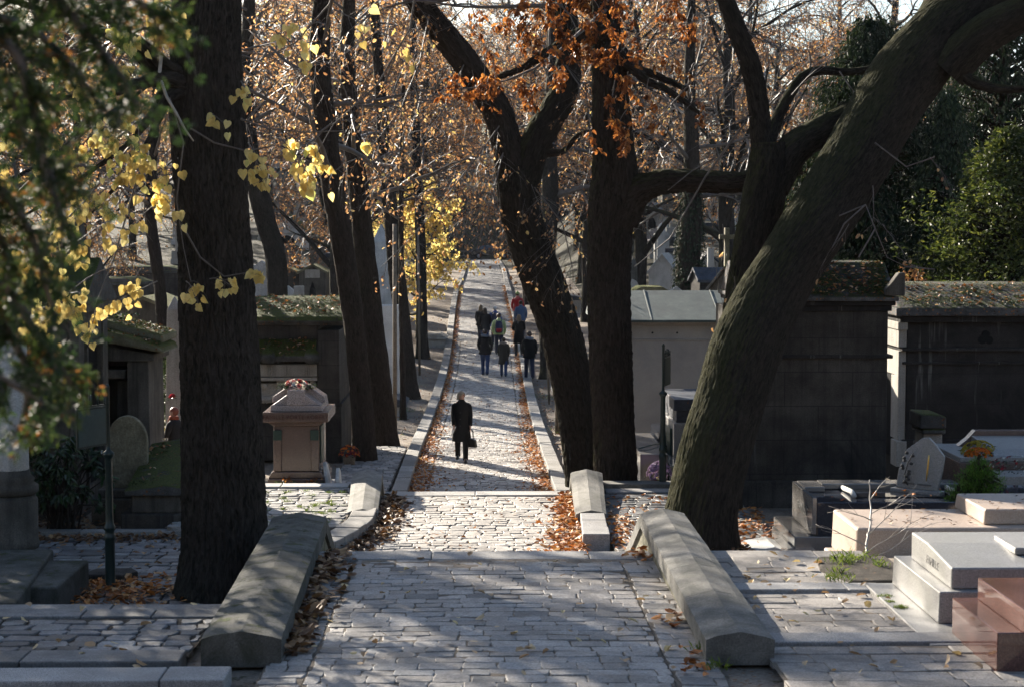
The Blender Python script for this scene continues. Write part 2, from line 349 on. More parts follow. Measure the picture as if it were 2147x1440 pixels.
M['lichen'] = stone('lichen_stone', (0.16, 0.145, 0.095), (0.28, 0.255, 0.175), 9, 0.7, 0.9, stain=((0.10, 0.085, 0.05), 4, 0.7), fine=35)
M['iron'] = plain('green_black_iron', (0.012, 0.028, 0.026), 0.35, 0.5)
M['plate'] = plain('enamel_plate', (0.05, 0.085, 0.085), 0.4, 0.5)
M['offwhite'] = plain('off_white_paint', (0.55, 0.56, 0.54), 0.5)
M['bronze'] = plain('dark_bronze', (0.03, 0.055, 0.048), 0.45, 0.5, 0.5)
M['gold'] = plain('gold_leaf', (0.75, 0.5, 0.14), 0.3, 0.5, 0.8)
M['ink'] = plain('dark_engraving', (0.03, 0.03, 0.03), 0.8)
M['redink'] = plain('dark_red_engraving', (0.05, 0.012, 0.008), 0.8)
M['greyink'] = plain('grey_engraving', (0.11, 0.11, 0.105), 0.8)
M['granite_dark'] = plain('cut_granite', (0.17, 0.168, 0.16), 0.8)
M['dark'] = plain('dark_opening', (0.012, 0.012, 0.013), 0.9, 0.1)
M['wood'] = stone('weathered_wood', (0.14, 0.115, 0.085), (0.24, 0.20, 0.155), 4, 0.5, 0.85, fine=40)
M['bark'] = barkmat('lime_bark', (0.009, 0.008, 0.007), (0.066, 0.057, 0.049), 0.06)
M['bark_brown'] = barkmat('brown_bark', (0.010, 0.008, 0.0066), (0.062, 0.049, 0.040), 0.18)
M['bark_moss'] = barkmat('mossy_bark', (0.0075, 0.0063, 0.0053), (0.048, 0.040, 0.032), 0.18, 0.06)
M['bark_far'] = barkmat('grey_bark', (0.016, 0.014, 0.012), (0.05, 0.044, 0.039), 0.15, 0.0, 0.5)
M['twig'] = plain('grey_brown_twig', (0.10, 0.084, 0.073), 0.55, 0.4, 0, 0.3, 8, 0)
M['twig_pale'] = plain('pale_twig', (0.30, 0.27, 0.235), 0.5, 0.5, 0, 0.3, 8, 0)
M['leaf_rust'] = leafmat('rust_leaf', [(0, (0.11, 0.048, 0.024)), (0.5, (0.26, 0.13, 0.06)), (0.85, (0.42, 0.235, 0.11)), (1, (0.55, 0.4, 0.16))], 0.5)
M['leaf_tan'] = leafmat('tan_leaf', [(0, (0.15, 0.075, 0.04)), (0.45, (0.34, 0.19, 0.10)), (0.8, (0.5, 0.33, 0.18)), (0.93, (0.6, 0.43, 0.22)), (1, (0.66, 0.54, 0.2))], 0.5)
M['leaf_yellow'] = leafmat('yellow_leaf', [(0, (0.52, 0.4, 0.14)), (0.5, (0.7, 0.58, 0.24)), (0.85, (0.78, 0.7, 0.36)), (1, (0.5, 0.56, 0.2))], 0.68)
M['leaf_curl'] = leafmat('curled_brown_leaf', [(0, (0.08, 0.028, 0.012)), (0.5, (0.24, 0.09, 0.03)), (0.85, (0.42, 0.17, 0.05)), (1, (0.62, 0.3, 0.08))], 0.45)
M['leaf_green'] = leafmat('evergreen_leaf', [(0, (0.012, 0.024, 0.010)), (0.6, (0.03, 0.055, 0.02)), (1, (0.075, 0.10, 0.04))], 0.25)
M['leaf_dark'] = leafmat('dark_evergreen_leaf', [(0, (0.007, 0.014, 0.008)), (0.6, (0.017, 0.03, 0.014)), (1, (0.05, 0.065, 0.038))], 0.2, 0.6, 0.12)
M['leaf_lightgreen'] = leafmat('light_green_leaf', [(0, (0.02, 0.035, 0.010)), (0.6, (0.06, 0.085, 0.02)), (1, (0.14, 0.16, 0.04))], 0.35)
M['leaf_laurel'] = leafmat('laurel_leaf', [(0, (0.012, 0.03, 0.012)), (0.7, (0.03, 0.065, 0.025)), (1, (0.10, 0.14, 0.07))], 0.2, 0.25, 0.5)
M['leaf_thuja'] = leafmat('thuja_leaf', [(0, (0.04, 0.10, 0.015)), (0.6, (0.09, 0.21, 0.03)), (1, (0.16, 0.3, 0.05))], 0.4)
M['needle'] = leafmat('conifer_spray', [(0, (0.012, 0.03, 0.014)), (0.5, (0.03, 0.06, 0.022)), (0.85, (0.065, 0.10, 0.026)), (0.93, (0.16, 0.07, 0.02)), (1, (0.3, 0.13, 0.04))], 0.35)
M['fallen'] = leafmat('fallen_leaf', [(0, (0.10, 0.045, 0.02)), (0.35, (0.24, 0.10, 0.035)), (0.65, (0.42, 0.19, 0.06)), (0.85, (0.5, 0.33, 0.2)), (1, (0.62, 0.48, 0.28))], 0.15, 0.6)
M['fallen_orange'] = leafmat('fallen_orange_leaf', [(0, (0.14, 0.05, 0.015)), (0.4, (0.38, 0.13, 0.03)), (0.75, (0.58, 0.23, 0.05)), (1, (0.62, 0.42, 0.22))], 0.15, 0.6)
M['fallen_brown'] = leafmat('fallen_brown_leaf', [(0, (0.06, 0.03, 0.015)), (0.5, (0.17, 0.085, 0.04)), (1, (0.38, 0.24, 0.12))], 0.1, 0.6)
M['pale_leaf'] = leafmat('pale_fallen_leaf', [(0, (0.36, 0.22, 0.11)), (0.5, (0.5, 0.36, 0.22)), (1, (0.62, 0.5, 0.25))], 0.15, 0.6)
M['moss_bits'] = leafmat('moss_bits', [(0, (0.02, 0.03, 0.008)), (0.6, (0.05, 0.075, 0.016)), (1, (0.11, 0.14, 0.03))], 0.2)
M['grassblade'] = leafmat('grass_blade', [(0, (0.05, 0.09, 0.015)), (1, (0.16, 0.22, 0.04))], 0.4)
for k_, c_ in dict(flower_red=(0.45, 0.03, 0.05), flower_pink=(0.6, 0.18, 0.2), flower_white=(0.75, 0.75, 0.72), flower_orange=(0.8, 0.22, 0.02), flower_yellow=(0.45, 0.36, 0.03), flower_purple=(0.33, 0.24, 0.45), flower_maroon=(0.16, 0.015, 0.03)).items():
    M[k_] = leafmat(k_, [(0, tuple(q * 0.6 for q in c_)), (1, tuple(min(1, q * 1.2) for q in c_))], 0.25)
for k_, c_, r_ in (('wool_black', (0.0055, 0.0055, 0.006), 0.95), ('wool_charcoal', (0.016, 0.015, 0.016), 0.9), ('denim', (0.03, 0.055, 0.13), 0.9), ('denim_dark', (0.016, 0.022, 0.045), 0.9), ('coat_brown', (0.035, 0.030, 0.022), 0.9), ('jacket_red', (0.30, 0.012, 0.02), 0.6), ('jacket_blue', (0.03, 0.075, 0.28), 0.6), ('jacket_slate', (0.05, 0.10, 0.2), 0.6), ('jacket_lime', (0.38, 0.47, 0.22), 0.6), ('pack_navy', (0.012, 0.02, 0.06), 0.6), ('fur', (0.20, 0.17, 0.14), 0.95), ('hood_grey', (0.13, 0.16, 0.2), 0.9), ('cap_green', (0.20, 0.30, 0.10), 0.9), ('cap_white', (0.6, 0.6, 0.6), 0.9), ('hair_blonde', (0.30, 0.25, 0.175), 0.6), ('hair_brown', (0.045, 0.028, 0.018), 0.55), ('hair_fair', (0.16, 0.11, 0.065), 0.55), ('hair_red', (0.20, 0.045, 0.018), 0.5), ('skin', (0.42, 0.24, 0.17), 0.5), ('leather', (0.008, 0.008, 0.008), 0.3), ('paper', (0.72, 0.74, 0.76), 0.7), ('lips', (0.30, 0.10, 0.09), 0.5), ('scarf', (0.28, 0.06, 0.025), 0.9), ('car_paint', (0.008, 0.012, 0.022), 0.12), ('car_glass', (0.05, 0.07, 0.09), 0.06), ('rubber', (0.012, 0.012, 0.012), 0.8), ('alloy', (0.35, 0.35, 0.36), 0.35)):
    M[k_] = plain(k_, c_, r_, 0.4 if r_ > 0.5 else 0.6, 0, 0.15, 40, 0.1)
# ------------------------------------------------------------------ the lie of the land
PATH = [(28.9, .98), (31.1, .30), (34, .20), (38.8, .10), (48.7, -.22), (57, -.30), (66, -.22), (74, .08), (80.6, .46), (92, 1.05), (108, 1.72), (130, 1.98), (171, 2.12), (400, 2.4)]
def smoothpath(y):
    return (table(PATH, y - 2.5) + table(PATH, y) * 2 + table(PATH, y + 2.5)) / 4 if y > 35 else table(PATH, y)
HILL = [(72, 0), (95, .8), (130, 3.4), (170, 6.0), (215, 9.5), (260, 14.5), (330, 20), (420, 24)]
def gz(x, y):
    if y < 10.8: z = 1.98 + 1.85 * smooth(10.6, 4.0, y) + (max(0, -2 - y) * .5 if y < -2 else 0)
    elif y < 28.9:
        e = 16.15 if x < -2.3 else 18.55
        z = lerp(1.98, 1.87, smooth(10.8, e, y)) if y < e else lerp(1.87, .98, smooth(e, e + 1.9, y))
    else: z = smoothpath(y)
    k = smooth(3.6, 13, abs(x)) if y < 188 else lerp(smooth(3.6, 13, abs(x)), 1, smooth(188, 200, y))
    z += table(HILL, y) * k
    return z

def ground_sheet():
    mb = MB(); ys = [-60, -45, -30, -20, -12, -8] + [-6 + .4 * i for i in range(120)]; y = ys[-1]
    while y < 900: ys.append(y); y *= 1.022 if y > 60 else 1.012
    xs = []
    for i in range(-60, 61): xs.append(math.copysign((abs(i) / 60) ** 2.6 * 520 + abs(i) * .22, i))
    n = len(xs); v = []
    for y in ys:
        for x in xs:
            z = gz(x, y) - .07
            if abs(x) > 2.1 and y > 30: z += .05 + .06 * noise.noise(Vector((x * .35, y * .35, 0)))
            v.append((x, y, z))
    fs = [(j * n + i, j * n + i + 1, (j + 1) * n + i + 1, (j + 1) * n + i) for j in range(len(ys) - 1) for i in range(n - 1)]
    mb.add(v, fs, 0, .5, True)
    for i, f in enumerate(mb.f):
        if mb.v[f[0]][1] > 88 and abs(mb.v[f[0]][0]) > 5 or mb.v[f[0]][1] > 150 or mb.v[f[0]][1] < -4: mb.m[i] = 1
    struct(mb.build('ground', [M['earth'], M['hill']]))
ground_sheet()

RG = random.Random(11)
def sett(mb, cx, cy, w, d, zf, m, rg, h=.022, rot=0, chip=.012):
    # one rounded paving stone: skirt, shoulder and a slightly domed top
    r = rg.random(); tilt = (rg.uniform(-.009, .009), rg.uniform(-.011, .011)); dz = rg.uniform(-.004, .004)
    ca, sa = cos(rot), sin(rot); v = []
    def P(u, t, z):
        x, y = cx + u * ca - t * sa, cy + u * sa + t * ca
        return (x, y, zf(x, y) + z + dz + tilt[0] * u / w * .6 + tilt[1] * t / d)
    ring = [(-1, -1), (0, -1.04), (1, -1), (1.04, 0), (1, 1), (0, 1.04), (-1, 1), (-1.04, 0)]
    j = [(rg.uniform(-chip, chip), rg.uniform(-chip, chip)) for _ in ring]
    for k, (s, z) in enumerate(((1, -.05), (1, h * .6), (.93, h))):
        for (a, b), (ja, jb) in zip(ring, j): v.append(P(a * w / 2 * s + ja, b * d / 2 * s + jb, z))
    fs = []
    for k in range(2):
        for i in range(8):
            q = (i + 1) % 8; fs.append((k * 8 + i, k * 8 + q, k * 8 + 8 + q, k * 8 + 8 + i))
    o = mb.add(v, fs, m, r, True)
    mb.f.append([o + 16 + i for i in range(8)]); mb.m.append(m); mb.r.append(r); mb.s.append(False)
def cobbles(name, x0, x1, y0, y1, w, d, mats, zf=gz, gap=.012, seed=1, keep=None, pick=None, wj=.28, h=.022, chip=.012, bed=True, bedmat=None, wave=0.0):
    rg = random.Random(seed); mb = MB(); y = y0 + d / 2
    xa = x0 if callable(x0) else (lambda q: x0); xb = x1 if callable(x1) else (lambda q: x1)
    while y < y1:
        dd = d * rg.uniform(.9, 1.1); x = xa(y) + rg.uniform(0, .04)
        first = rg.uniform(.4, 1)
        while x < xb(y) - .03:
            ww = w * rg.uniform(1 - wj, 1 + wj) * first; first = 1
            ww = min(ww, xb(y) - x)
            if ww > .05 and (keep is None or keep(x + ww / 2, y)):
                yy = y + rg.uniform(-.01, .01) + wave * noise.noise(Vector((x * .5, y * .4, seed)))
                sett(mb, x + ww / 2, yy, ww - gap, dd - gap, zf, pick(x + ww / 2, y, rg) if pick else 0, rg, h, rg.uniform(-.02, .02), chip)
            x += ww
        y += dd
    if bed:
        ny = max(2, int((y1 - y0) / .5)); v = []; fs = []
        for i in range(ny + 1):
            yy = lerp(y0, y1, i / ny); a, b = xa(yy), xb(yy)
            for k in range(5):
                xx = lerp(a, b, k / 4); v.append((xx, yy, zf(xx, yy) + .004))
        for i in range(ny):
            for k in range(4): fs.append((i * 5 + k, i * 5 + k + 1, i * 5 + 6 + k, i * 5 + 5 + k))
        keepf = [f for f in fs if keep is None or keep(sum(v[i][0] for i in f) / 4, sum(v[i][1] for i in f) / 4)]
        mb.add(v, keepf, len(mats), .5, True)
    return struct(mb.build(name, list(mats) + [bedmat or M['joint']]))

# upper landing between the two near parapets, with a line of long kerb stones down its right side
def zl1(x, y): return gz(0, y) - .012 * (abs(x) / 1.6) ** 2
cobbles('upper_landing_cobbles', -1.38, 1.455, 10.6, 18.12, .275, .205, [M['sett'], M['sett_dark']], zl1, seed=2, wave=.05, h=.010, gap=.012, pick=lambda x, y, rg: 0 if rg.random() < .8 else 1, wj=.3)
cobbles('upper_landing_border_cobbles', -1.74, -1.385, 10.6, 18.12, .36, .21, [M['sett'], M['sett_dark']], zl1, seed=31, wave=.05, h=.010, gap=.012, pick=lambda x, y, rg: 0 if rg.random() < .8 else 1, wj=.3)
cobbles('upper_landing_border_cobbles', 1.46, 1.86, 10.6, 18.12, .4, .22, [M['sett'], M['sett_dark']], zl1, seed=32, wave=.05, h=.010, gap=.012, pick=lambda x, y, rg: 0 if rg.random() < .8 else 1, wj=.3)
# lower landing
def lx0(y):
    return -1.62 - max(0, (25.2 - y)) ** 1.6 * .13
def zl2(x, y): return .975 - .012 * (x / 1.5) ** 2 + .012 * noise.noise(Vector((x * .8, y * .8, 3)))
cobbles('lower_landing_cobbles', lx0, 1.42, 21.2, 28.22, .235, .195, [M['sett_lit']], zl2, seed=5, wave=.07, h=.022, gap=.02, bedmat=M['joint_lit'], chip=.018)
# the long path up to the far end
def px0(y): return -1.44 + .06 * sin(y * .11)
def px1(y): return 1.42 + .06 * sin(y * .09 + 1)
def camber(x, y): return smoothpath(y) + .05 * (1 - (x / 1.45) ** 2) - .05
cobbles('path_cobbles', lambda y: px0(y) + .345, lambda y: px1(y) - .345, 30.9, 78, .2, .2, [M['sett_lit'], M['sett']], camber, seed=7, wave=.05, h=.016, gap=.018, chip=.016, pick=lambda x, y, rg: 0 if rg.random() < .75 else 1)
cobbles('path_gutter_cobbles', px0, lambda y: px0(y) + .34, 30.9, 78, .19, .19, [M['sett_lit'], M['sett']], camber, seed=33, wave=.05, h=.016, gap=.018, chip=.016, pick=lambda x, y, rg: 0 if rg.random() < .75 else 1)
cobbles('path_gutter_cobbles', lambda y: px1(y) - .34, px1, 30.9, 78, .19, .19, [M['sett_lit'], M['sett']], camber, seed=34, wave=.05, h=.016, gap=.018, chip=.016, pick=lambda x, y, rg: 0 if rg.random() < .75 else 1)
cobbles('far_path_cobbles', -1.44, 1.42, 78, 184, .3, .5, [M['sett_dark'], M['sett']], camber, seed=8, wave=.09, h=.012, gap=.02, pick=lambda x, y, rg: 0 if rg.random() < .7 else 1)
# terrace steps on the left and their cobbles
cobbles('left_terrace_cobbles', -8.2, -2.42, 10.4, 15.4, .285, .215, [M['sett_shade'], M['sett_dark']], lambda x, y: gz(-3, y), seed=12, gap=.034, chip=.024, h=.02, bedmat=M['soil'], keep=lambda x, y: not (13.38 < y < 13.95), pick=lambda x, y, rg: 0 if rg.random() < .6 else 1)
cobbles('left_alley_cobbles', -9.5, -2.3, 18.1, 24.6, .3, .24, [M['sett_shade'], M['sett_dark']], lambda x, y: .98 + .01 * noise.noise(Vector((x, y, 1))), seed=13, gap=.032, chip=.022, h=.02, bedmat=M['soil'], pick=lambda x, y, rg: 0 if rg.random() < .55 else 1)
cobbles('mossy_cobbles', -4.6, lambda y: lx0(y) - .42, 24.6, 28.2, .26, .23, [M['sett_moss']], lambda x, y: 1.1 + .015 * noise.noise(Vector((x, y, 1))), seed=14, gap=.035, chip=.03, h=.022)
cobbles('right_alley_cobbles', 1.78, 4.1, 21.2, 28.15, .26, .23, [M['sett_dark'], M['sett']], lambda x, y: 1.03 + .015 * noise.noise(Vector((x, y, 1))), seed=15, gap=.028, chip=.025, h=.016)
cobbles('left_pavement_cobbles', -3.1, -1.86, 31.2, 41.5, .23, .21, [M['sett_dark'], M['sett']], lambda x, y: gz(0, y) + .10, seed=16, gap=.025, chip=.016, h=.026, pick=lambda x, y, rg: 0 if rg.random() < .6 else 1)
# the paved terrace on the right: bigger flat blocks
def rx1(y): return 3.88 if y > 14.5 else 4.9 - (14.5 - 14.5)
cobbles('right_terrace_paving', 2.28, lambda y: 3.86 if y > 14.3 else 5.2, 10.4, 18.1, .44, .27, [M['flag']], lambda x, y: gz(2.5, y) + .008, seed=21, gap=.012, wj=.22, h=.01, chip=.008, keep=lambda x, y: not (14.02 < y < 14.42) and not (16.25 < y < 16.62))

def edge_stones(name, x0, x1, y0, y1, z0, z1, mat, L, seed, rise=None):
    rg = random.Random(seed); mb = MB(); x = x0
    while x < x1 - .02:
        l = min(L * rg.uniform(.75, 1.25), x1 - x)
        if x1 - x - l < .3: l = x1 - x
        d = rg.uniform(-.006, .006)
        box(mb, x + .006, x + l - .006, y0 + rg.uniform(-.012, .012), y1, z0, z1 + d, 0, rg.random()); x += l
    return struct(mb.build(name, mat, bevel=.012))
# step edges and the flights of steps below them
edge_stones('upper_step_edge', -1.95, 1.82, 18.16, 18.62, 1.5, 1.885, M['edge'], 1.7, 1)
def flight(name, x0, x1, y0, z0, n, run, rise, mat, seed):
    mb = MB(); rg = random.Random(seed)
    for i in range(n):
        x = x0
        while x < x1 - .05:
            l = min(1.3 * rg.uniform(.8, 1.2), x1 - x)
            box(mb, x + .004, x + l - .004, y0 + i * run, y0 + (i + 1) * run + .03, z0 - (i + 1) * rise - .3, z0 - (i + 1) * rise + rg.uniform(-.004, .004), 0, rg.random()); x += l
    return struct(mb.build(name, mat, bevel=.012))
flight('upper_steps', -1.6, 1.7, 18.64, 1.885, 5, .48, .165, M['edge'], 3)
edge_stones('lower_step_edge', -1.66, 1.46, 28.28, 28.72, .6, 1.0, M['edge_pale'], 1.75, 4)
flight('lower_steps', -1.6, 1.42, 28.74, 1.0, 4, .5, .155, M['edge'], 5)
edge_stones('left_plot_edge', -5.2, -2.24, 28.25, 28.65, .5, 1.15, M['edge_pale'], 1.6, 6)
edge_stones('right_plot_edge', 2.02, 4.2, 28.2, 28.6, .5, 1.06, M['edge'], 1.4, 7)
edge_stones('right_plot_back_edge', 2.02, 3.6, 28.9, 29.3, .5, 1.08, M['coping'], 1.4, 8)
edge_stones('left_terrace_edge', -8.3, -2.42, 15.5, 15.82, 1.3, 1.885, M['edge_shade'], .8, 9)
edge_stones('left_terrace_nosing', -8.3, -2.42, 15.84, 16.12, 1.3, 1.865, M['edge_shade'], 1.5, 10)
edge_stones('left_middle_step', -8.3, -2.42, 13.48, 13.86, 1.4, 1.975, M['edge_shade'], 1.2, 11)
edge_stones('left_front_step', -8.3, -1.95, 12.75, 13.15, 1.4, 2.02, M['edge'], 1.6, 12)
edge_stones('right_terrace_edge', 2.28, 4.15, 18.14, 18.6, 1.3, 1.885, M['flag'], 1.5, 13)
edge_stones('right_middle_step', 2.3, 3.86, 16.27, 16.6, 1.4, 1.945, M['edge'], 1.5, 14)
edge_stones('right_front_step', 2.36, 4.75, 14.05, 14.4, 1.4, 1.98, M['edge'], 2.6, 15)
edge_stones('left_plot_kerb', -9, -3.6, 24.6, 24.82, .8, 1.06, M['kerbstone'], 1.2, 16)

# kerbs: rows of long stones, swept along a line
def kerb(name, line, w, h, mat, seed, L=1.0, drop=.3, gap=.006):
    rg = random.Random(seed); mb = MB()
    for (a, b) in zip(line, line[1:]):
        a, b = Vector(a), Vector(b); d = b - a; n = max(1, round(d.length / L)); t = d.normalized(); s = Vector((t.y, -t.x, 0)) * (w / 2); s.z = 0
        for i in range(n):
            p, q = a + d * (i / n) + t * gap, a + d * ((i + 1) / n) - t * gap; o = rg.uniform(-.008, .008); k = s * (1 + rg.uniform(-.03, .03))
            H = Vector((0, 0, h + o)); D = Vector((0, 0, -drop))
            v = [p - k + D, p + k + D, q + k + D, q - k + D, p - k + H, p + k + H, q + k + H, q - k + H]
            mb.add(v, [(3, 2, 1, 0), (4, 5, 6, 7), (0, 1, 5, 4), (1, 2, 6, 5), (2, 3, 7, 6), (3, 0, 4, 7)], 0, rg.random())
    return struct(mb.build(name, mat, bevel=.012))
def pl(xf, ys): return [(xf(y), y, smoothpath(y)) for y in ys]
KY = [30.9 + 1.05 * i for i in range(0, 75)] + [110 + 4 * i for i in range(19)]
kerb('left_kerb', pl(lambda y: px0(y) - .17, KY), .3, .125, M['kerbstone'], 1)
kerb('right_kerb', pl(lambda y: px1(y) + .17, KY), .3, .125, M['kerbstone'], 2)
arc = [(lx0(y) - .19, y, .98) for y in [25.55 - .33 * i for i in range(11)]]
kerb('curved_kerb', [(-1.81, 26.0, .98)] + arc, .36, .19, M['kerbstone'], 3, .9, gap=.002)
kerb('right_landing_kerb', [(1.62, 25.4, .98), (1.56, 23.55, .98)], .37, .2, M['edge'], 4, .62)
# slab beside the right kerb and rough bank stones at the foot of the steps
mb = MB(); box(mb, 1.78, 3.2, 33.0, 38.6, -.2, gz(2, 36) + .10, 0, .4); struct(mb.build('right_pavement_slab', M['flag'], bevel=.01))

# ------------------------------------------------------------------ the four parapets
def parapet(label, xa, xb, front, apex, end, mat, base_z, rail=.2, split=3):
    # front/apex/end: (y, z of the coping top); xa(y), xb(y) the two edges
    t = thing('parapet', label, 'parapet wall', (0, 0, 0), 0, 'stone parapets beside the steps')
    rg = random.Random(int(front[0] * 10 + xa(front[0]) * 7)); n = split
    cuts = [lerp(front[0], apex[0], i / n + (rg.uniform(-.05, .05) if 0 < i < n else 0)) for i in range(n + 1)]
    def ztop(y): return lerp(front[1], apex[1], (y - front[0]) / (apex[0] - front[0])) if y <= apex[0] else lerp(apex[1], end[1], (y - apex[0]) / (end[0] - apex[0]))
    segs = [(cuts[i], cuts[i + 1]) for i in range(n)] + [(apex[0], end[0])]
    for i, (ya, yb) in enumerate(segs):
        mb = MB(); v = []; steps = 9
        for k in range(steps + 1):
            y = lerp(ya + (.004 if i else 0), yb - .004, k / steps); z = ztop(y); a, b = xa(y), xb(y); lowz = z - rail if i or k else z - (front[1] - base_z(front[0])) - .02
            if i == 0: lowz = lerp(base_z(y) - .03, z - rail, smooth(0, .6, k / steps)) if k else lowz
            for j in range(9):
                u = j / 8; zz = z + .05 * (1 - abs(2 * u - 1)) - .05
                if j in (0, 8): zz -= .014
                zz += .007 * noise.noise(Vector((u * 3, y * 2.2, 1)))
                v.append((lerp(a + .012, b - .012, u) * (0 if j in (0, 8) else 1) + (a if j == 0 else b if j == 8 else 0) + .008 * noise.noise(Vector((y * 3, u * 2, 1))), y, zz))
            v.append((b, y, lowz)); v.append((a, y, lowz))
        R = 11; fs = []
        for k in range(steps):
            for j in range(R): q = (j + 1) % R; fs.append((k * R + j, k * R + q, (k + 1) * R + q, (k + 1) * R + j))
        fs.append(tuple(range(R))); fs.append(tuple(range(steps * R, steps * R + R))[::-1])
        fs = [tuple(reversed(f)) for f in fs]
        mb.add(v, fs, 0, rg.random()); mb.build('coping_stone', mat, t)
    mb = MB(); inset = .035
    ys = [front[0] + .5, apex[0] - .03, end[0] - .1]
    for (ya, yb) in zip(ys, ys[1:]):
        v = []
        for y in (ya, yb):
            zt = ztop(y) - rail + .01; v += [(xa(y) + inset, y, .4), (xb(y) - inset, y, .4), (xb(y) - inset, y, zt), (xa(y) + inset, y, zt)]
        mb.add(v, [(0, 1, 2, 3), (7, 6, 5, 4), (0, 4, 5, 1), (1, 5, 6, 2), (2, 6, 7, 3), (3, 7, 4, 0)], 0)
    mb.build('rubble_core', M['rubble'], t)
    return t
parapet('mossy grey stone parapet with dark front end beside the big upright trunk', lambda y: lerp(-2.26, -2.4, (y - 13.5) / 6), lambda y: lerp(-1.62, -1.79, (y - 13.5) / 6), (13.55, 2.2), (19.35, 2.2), (22.4, .98), M['coping_mossy'], lambda y: 1.93, .24)
parapet('clean pale grey stone parapet beside the leaning trunk', lambda y: lerp(1.78, 1.78, y / 20), lambda y: lerp(2.33, 2.28, (y - 13.5) / 6), (13.55, 2.18), (19.35, 2.235), (22.6, .95), M['coping'], lambda y: 1.93, .22, 4)
parapet('short pale parapet joined to the curved kerb, beside the brown granite tomb', lambda y: lerp(-2.06, -2.2, (y - 25.6) / 3), lambda y: lerp(-1.6, -1.7, (y - 25.6) / 3), (25.75, 1.19), (28.7, 1.37), (31.2, .35), M['coping_light'], lambda y: .98, .2, 1)
parapet('short pale parapet at the foot of the straight dark trunk', lambda y: lerp(1.38, 1.46, (y - 25.6) / 3), lambda y: lerp(1.84, 1.99, (y - 25.6) / 3), (25.45, 1.21), (28.7, 1.37), (31.2, .35), M['coping_light'], lambda y: .98, .2, 1)

# packed dirt caught against the upper step edge
mb = MB(); nx, ny = 90, 16; v = []
for j in range(ny + 1):
    for i in range(nx + 1):
        x, y = lerp(-1.3, 1.7, i / nx), lerp(17.62, 18.15, j / ny); q = noise.noise(Vector((x * 1.6, y * 2.5, 7))) * .9 + noise.noise(Vector((x * 7, y * 7, 2))) * .35 + (y - 17.95) * 2.2
        v.append((x, y, zl1(x, y) + .004 + .016 * clamp(q + .15, -1, 1)))
mb.add(v, [(j * (nx + 1) + i, j * (nx + 1) + i + 1, (j + 1) * (nx + 1) + i + 1, (j + 1) * (nx + 1) + i) for j in range(ny) for i in range(nx)], 0, .5, True); struct(mb.build('packed_dirt', M['earth']))
# ------------------------------------------------------------------ trees
def catmull(P, R, step):
    n = len(P); out = []; ro = []
    for i in range(n - 1):
        p0, p1, p2, p3 = P[max(i - 1, 0)], P[i], P[i + 1], P[min(i + 2, n - 1)]
        L = (p2 - p1).length; k = max(1, int(L / step))
        for j in range(k):
            t = j / k; t2, t3 = t * t, t * t * t
            out.append(.5 * ((2 * p1) + (p2 - p0) * t + (2 * p0 - 5 * p1 + 4 * p2 - p3) * t2 + (3 * p1 - p0 - 3 * p2 + p3) * t3))
            ro.append(lerp(R[i], R[i + 1], t * t * (3 - 2 * t)))
    out.append(P[-1]); ro.append(R[-1]); return out, ro
def limb(mb, P, R, sides=24, step=.08, ridge=.03, m=0, seed=0, lump=.06, freq=8.0, flare=0):
    P = [Vector(p) for p in P]; pts, rad = catmull(P, R, step); n = len(pts); u = None; v = []; bk = []; L = 0
    off = Vector((seed * 7.3, seed * 3.1, seed * 1.7))
    for i, p in enumerate(pts):
        t = (pts[min(i + 1, n - 1)] - pts[max(i - 1, 0)]).normalized()
        if i: L += (p - pts[i - 1]).length
        if u is None: u, w = frame(t)
        else: u = (u - t * u.dot(t)).normalized(); w = t.cross(u)
        r0 = rad[i]
        for k in range(sides):
            a = 2 * pi * k / sides; ca, sa = cos(a), sin(a)
            b = Vector((ca * r0, sa * r0, L)) + off
            r = r0 * (1 + lump * noise.noise(Vector((ca * 1.2, sa * 1.2, L * .9)) + off))
            if flare: r *= 1 + flare * exp(-L / .35) * (1 + .5 * noise.noise(Vector((ca * 2.2, sa * 2.2, 3)) + off))
            if ridge:
                q = noise.noise(Vector((b.x * freq, b.y * freq, b.z * freq * .2)) ) ; q2 = noise.noise(Vector((b.x * freq * 2.1, b.y * freq * 2.1, b.z * freq * .5)))
                r += ridge * (min(1, 3.2 * abs(q)) * .75 + abs(q2) * .6 - .55)
            v.append(p + (u * ca + w * sa) * r); bk.append((b.x, b.y, b.z))
    fs = []
    for i in range(n - 1):
        for k in range(sides):
            j = (k + 1) % sides; fs.append((i * sides + k, i * sides + j, (i + 1) * sides + j, (i + 1) * sides + k))
    fs.append(tuple(range((n - 1) * sides, n * sides)))
    o = mb.add(v, fs, m, .5, True)
    for i, b in enumerate(bk): mb.bk[o + i] = b
def pix(L, base, horiz=False):
    # (px, py, Y, width in px) along the middle of a trunk or limb -> points and radii relative to base
    P = []; R = []
    for (px, py, Y, w) in L: P.append(at(px, py, Y) - base); R.append(w / 2 * Y / 3600)
    if horiz:                       # widths were read along the horizontal: turn them square to the stem
        for i in range(len(L)):
            a, b = L[max(i - 1, 0)], L[min(i + 1, len(L) - 1)]; dx, dy = b[0] - a[0], b[1] - a[1]; R[i] *= max(.62, abs(dy) / sqrt(dx * dx + dy * dy))
    return P, R

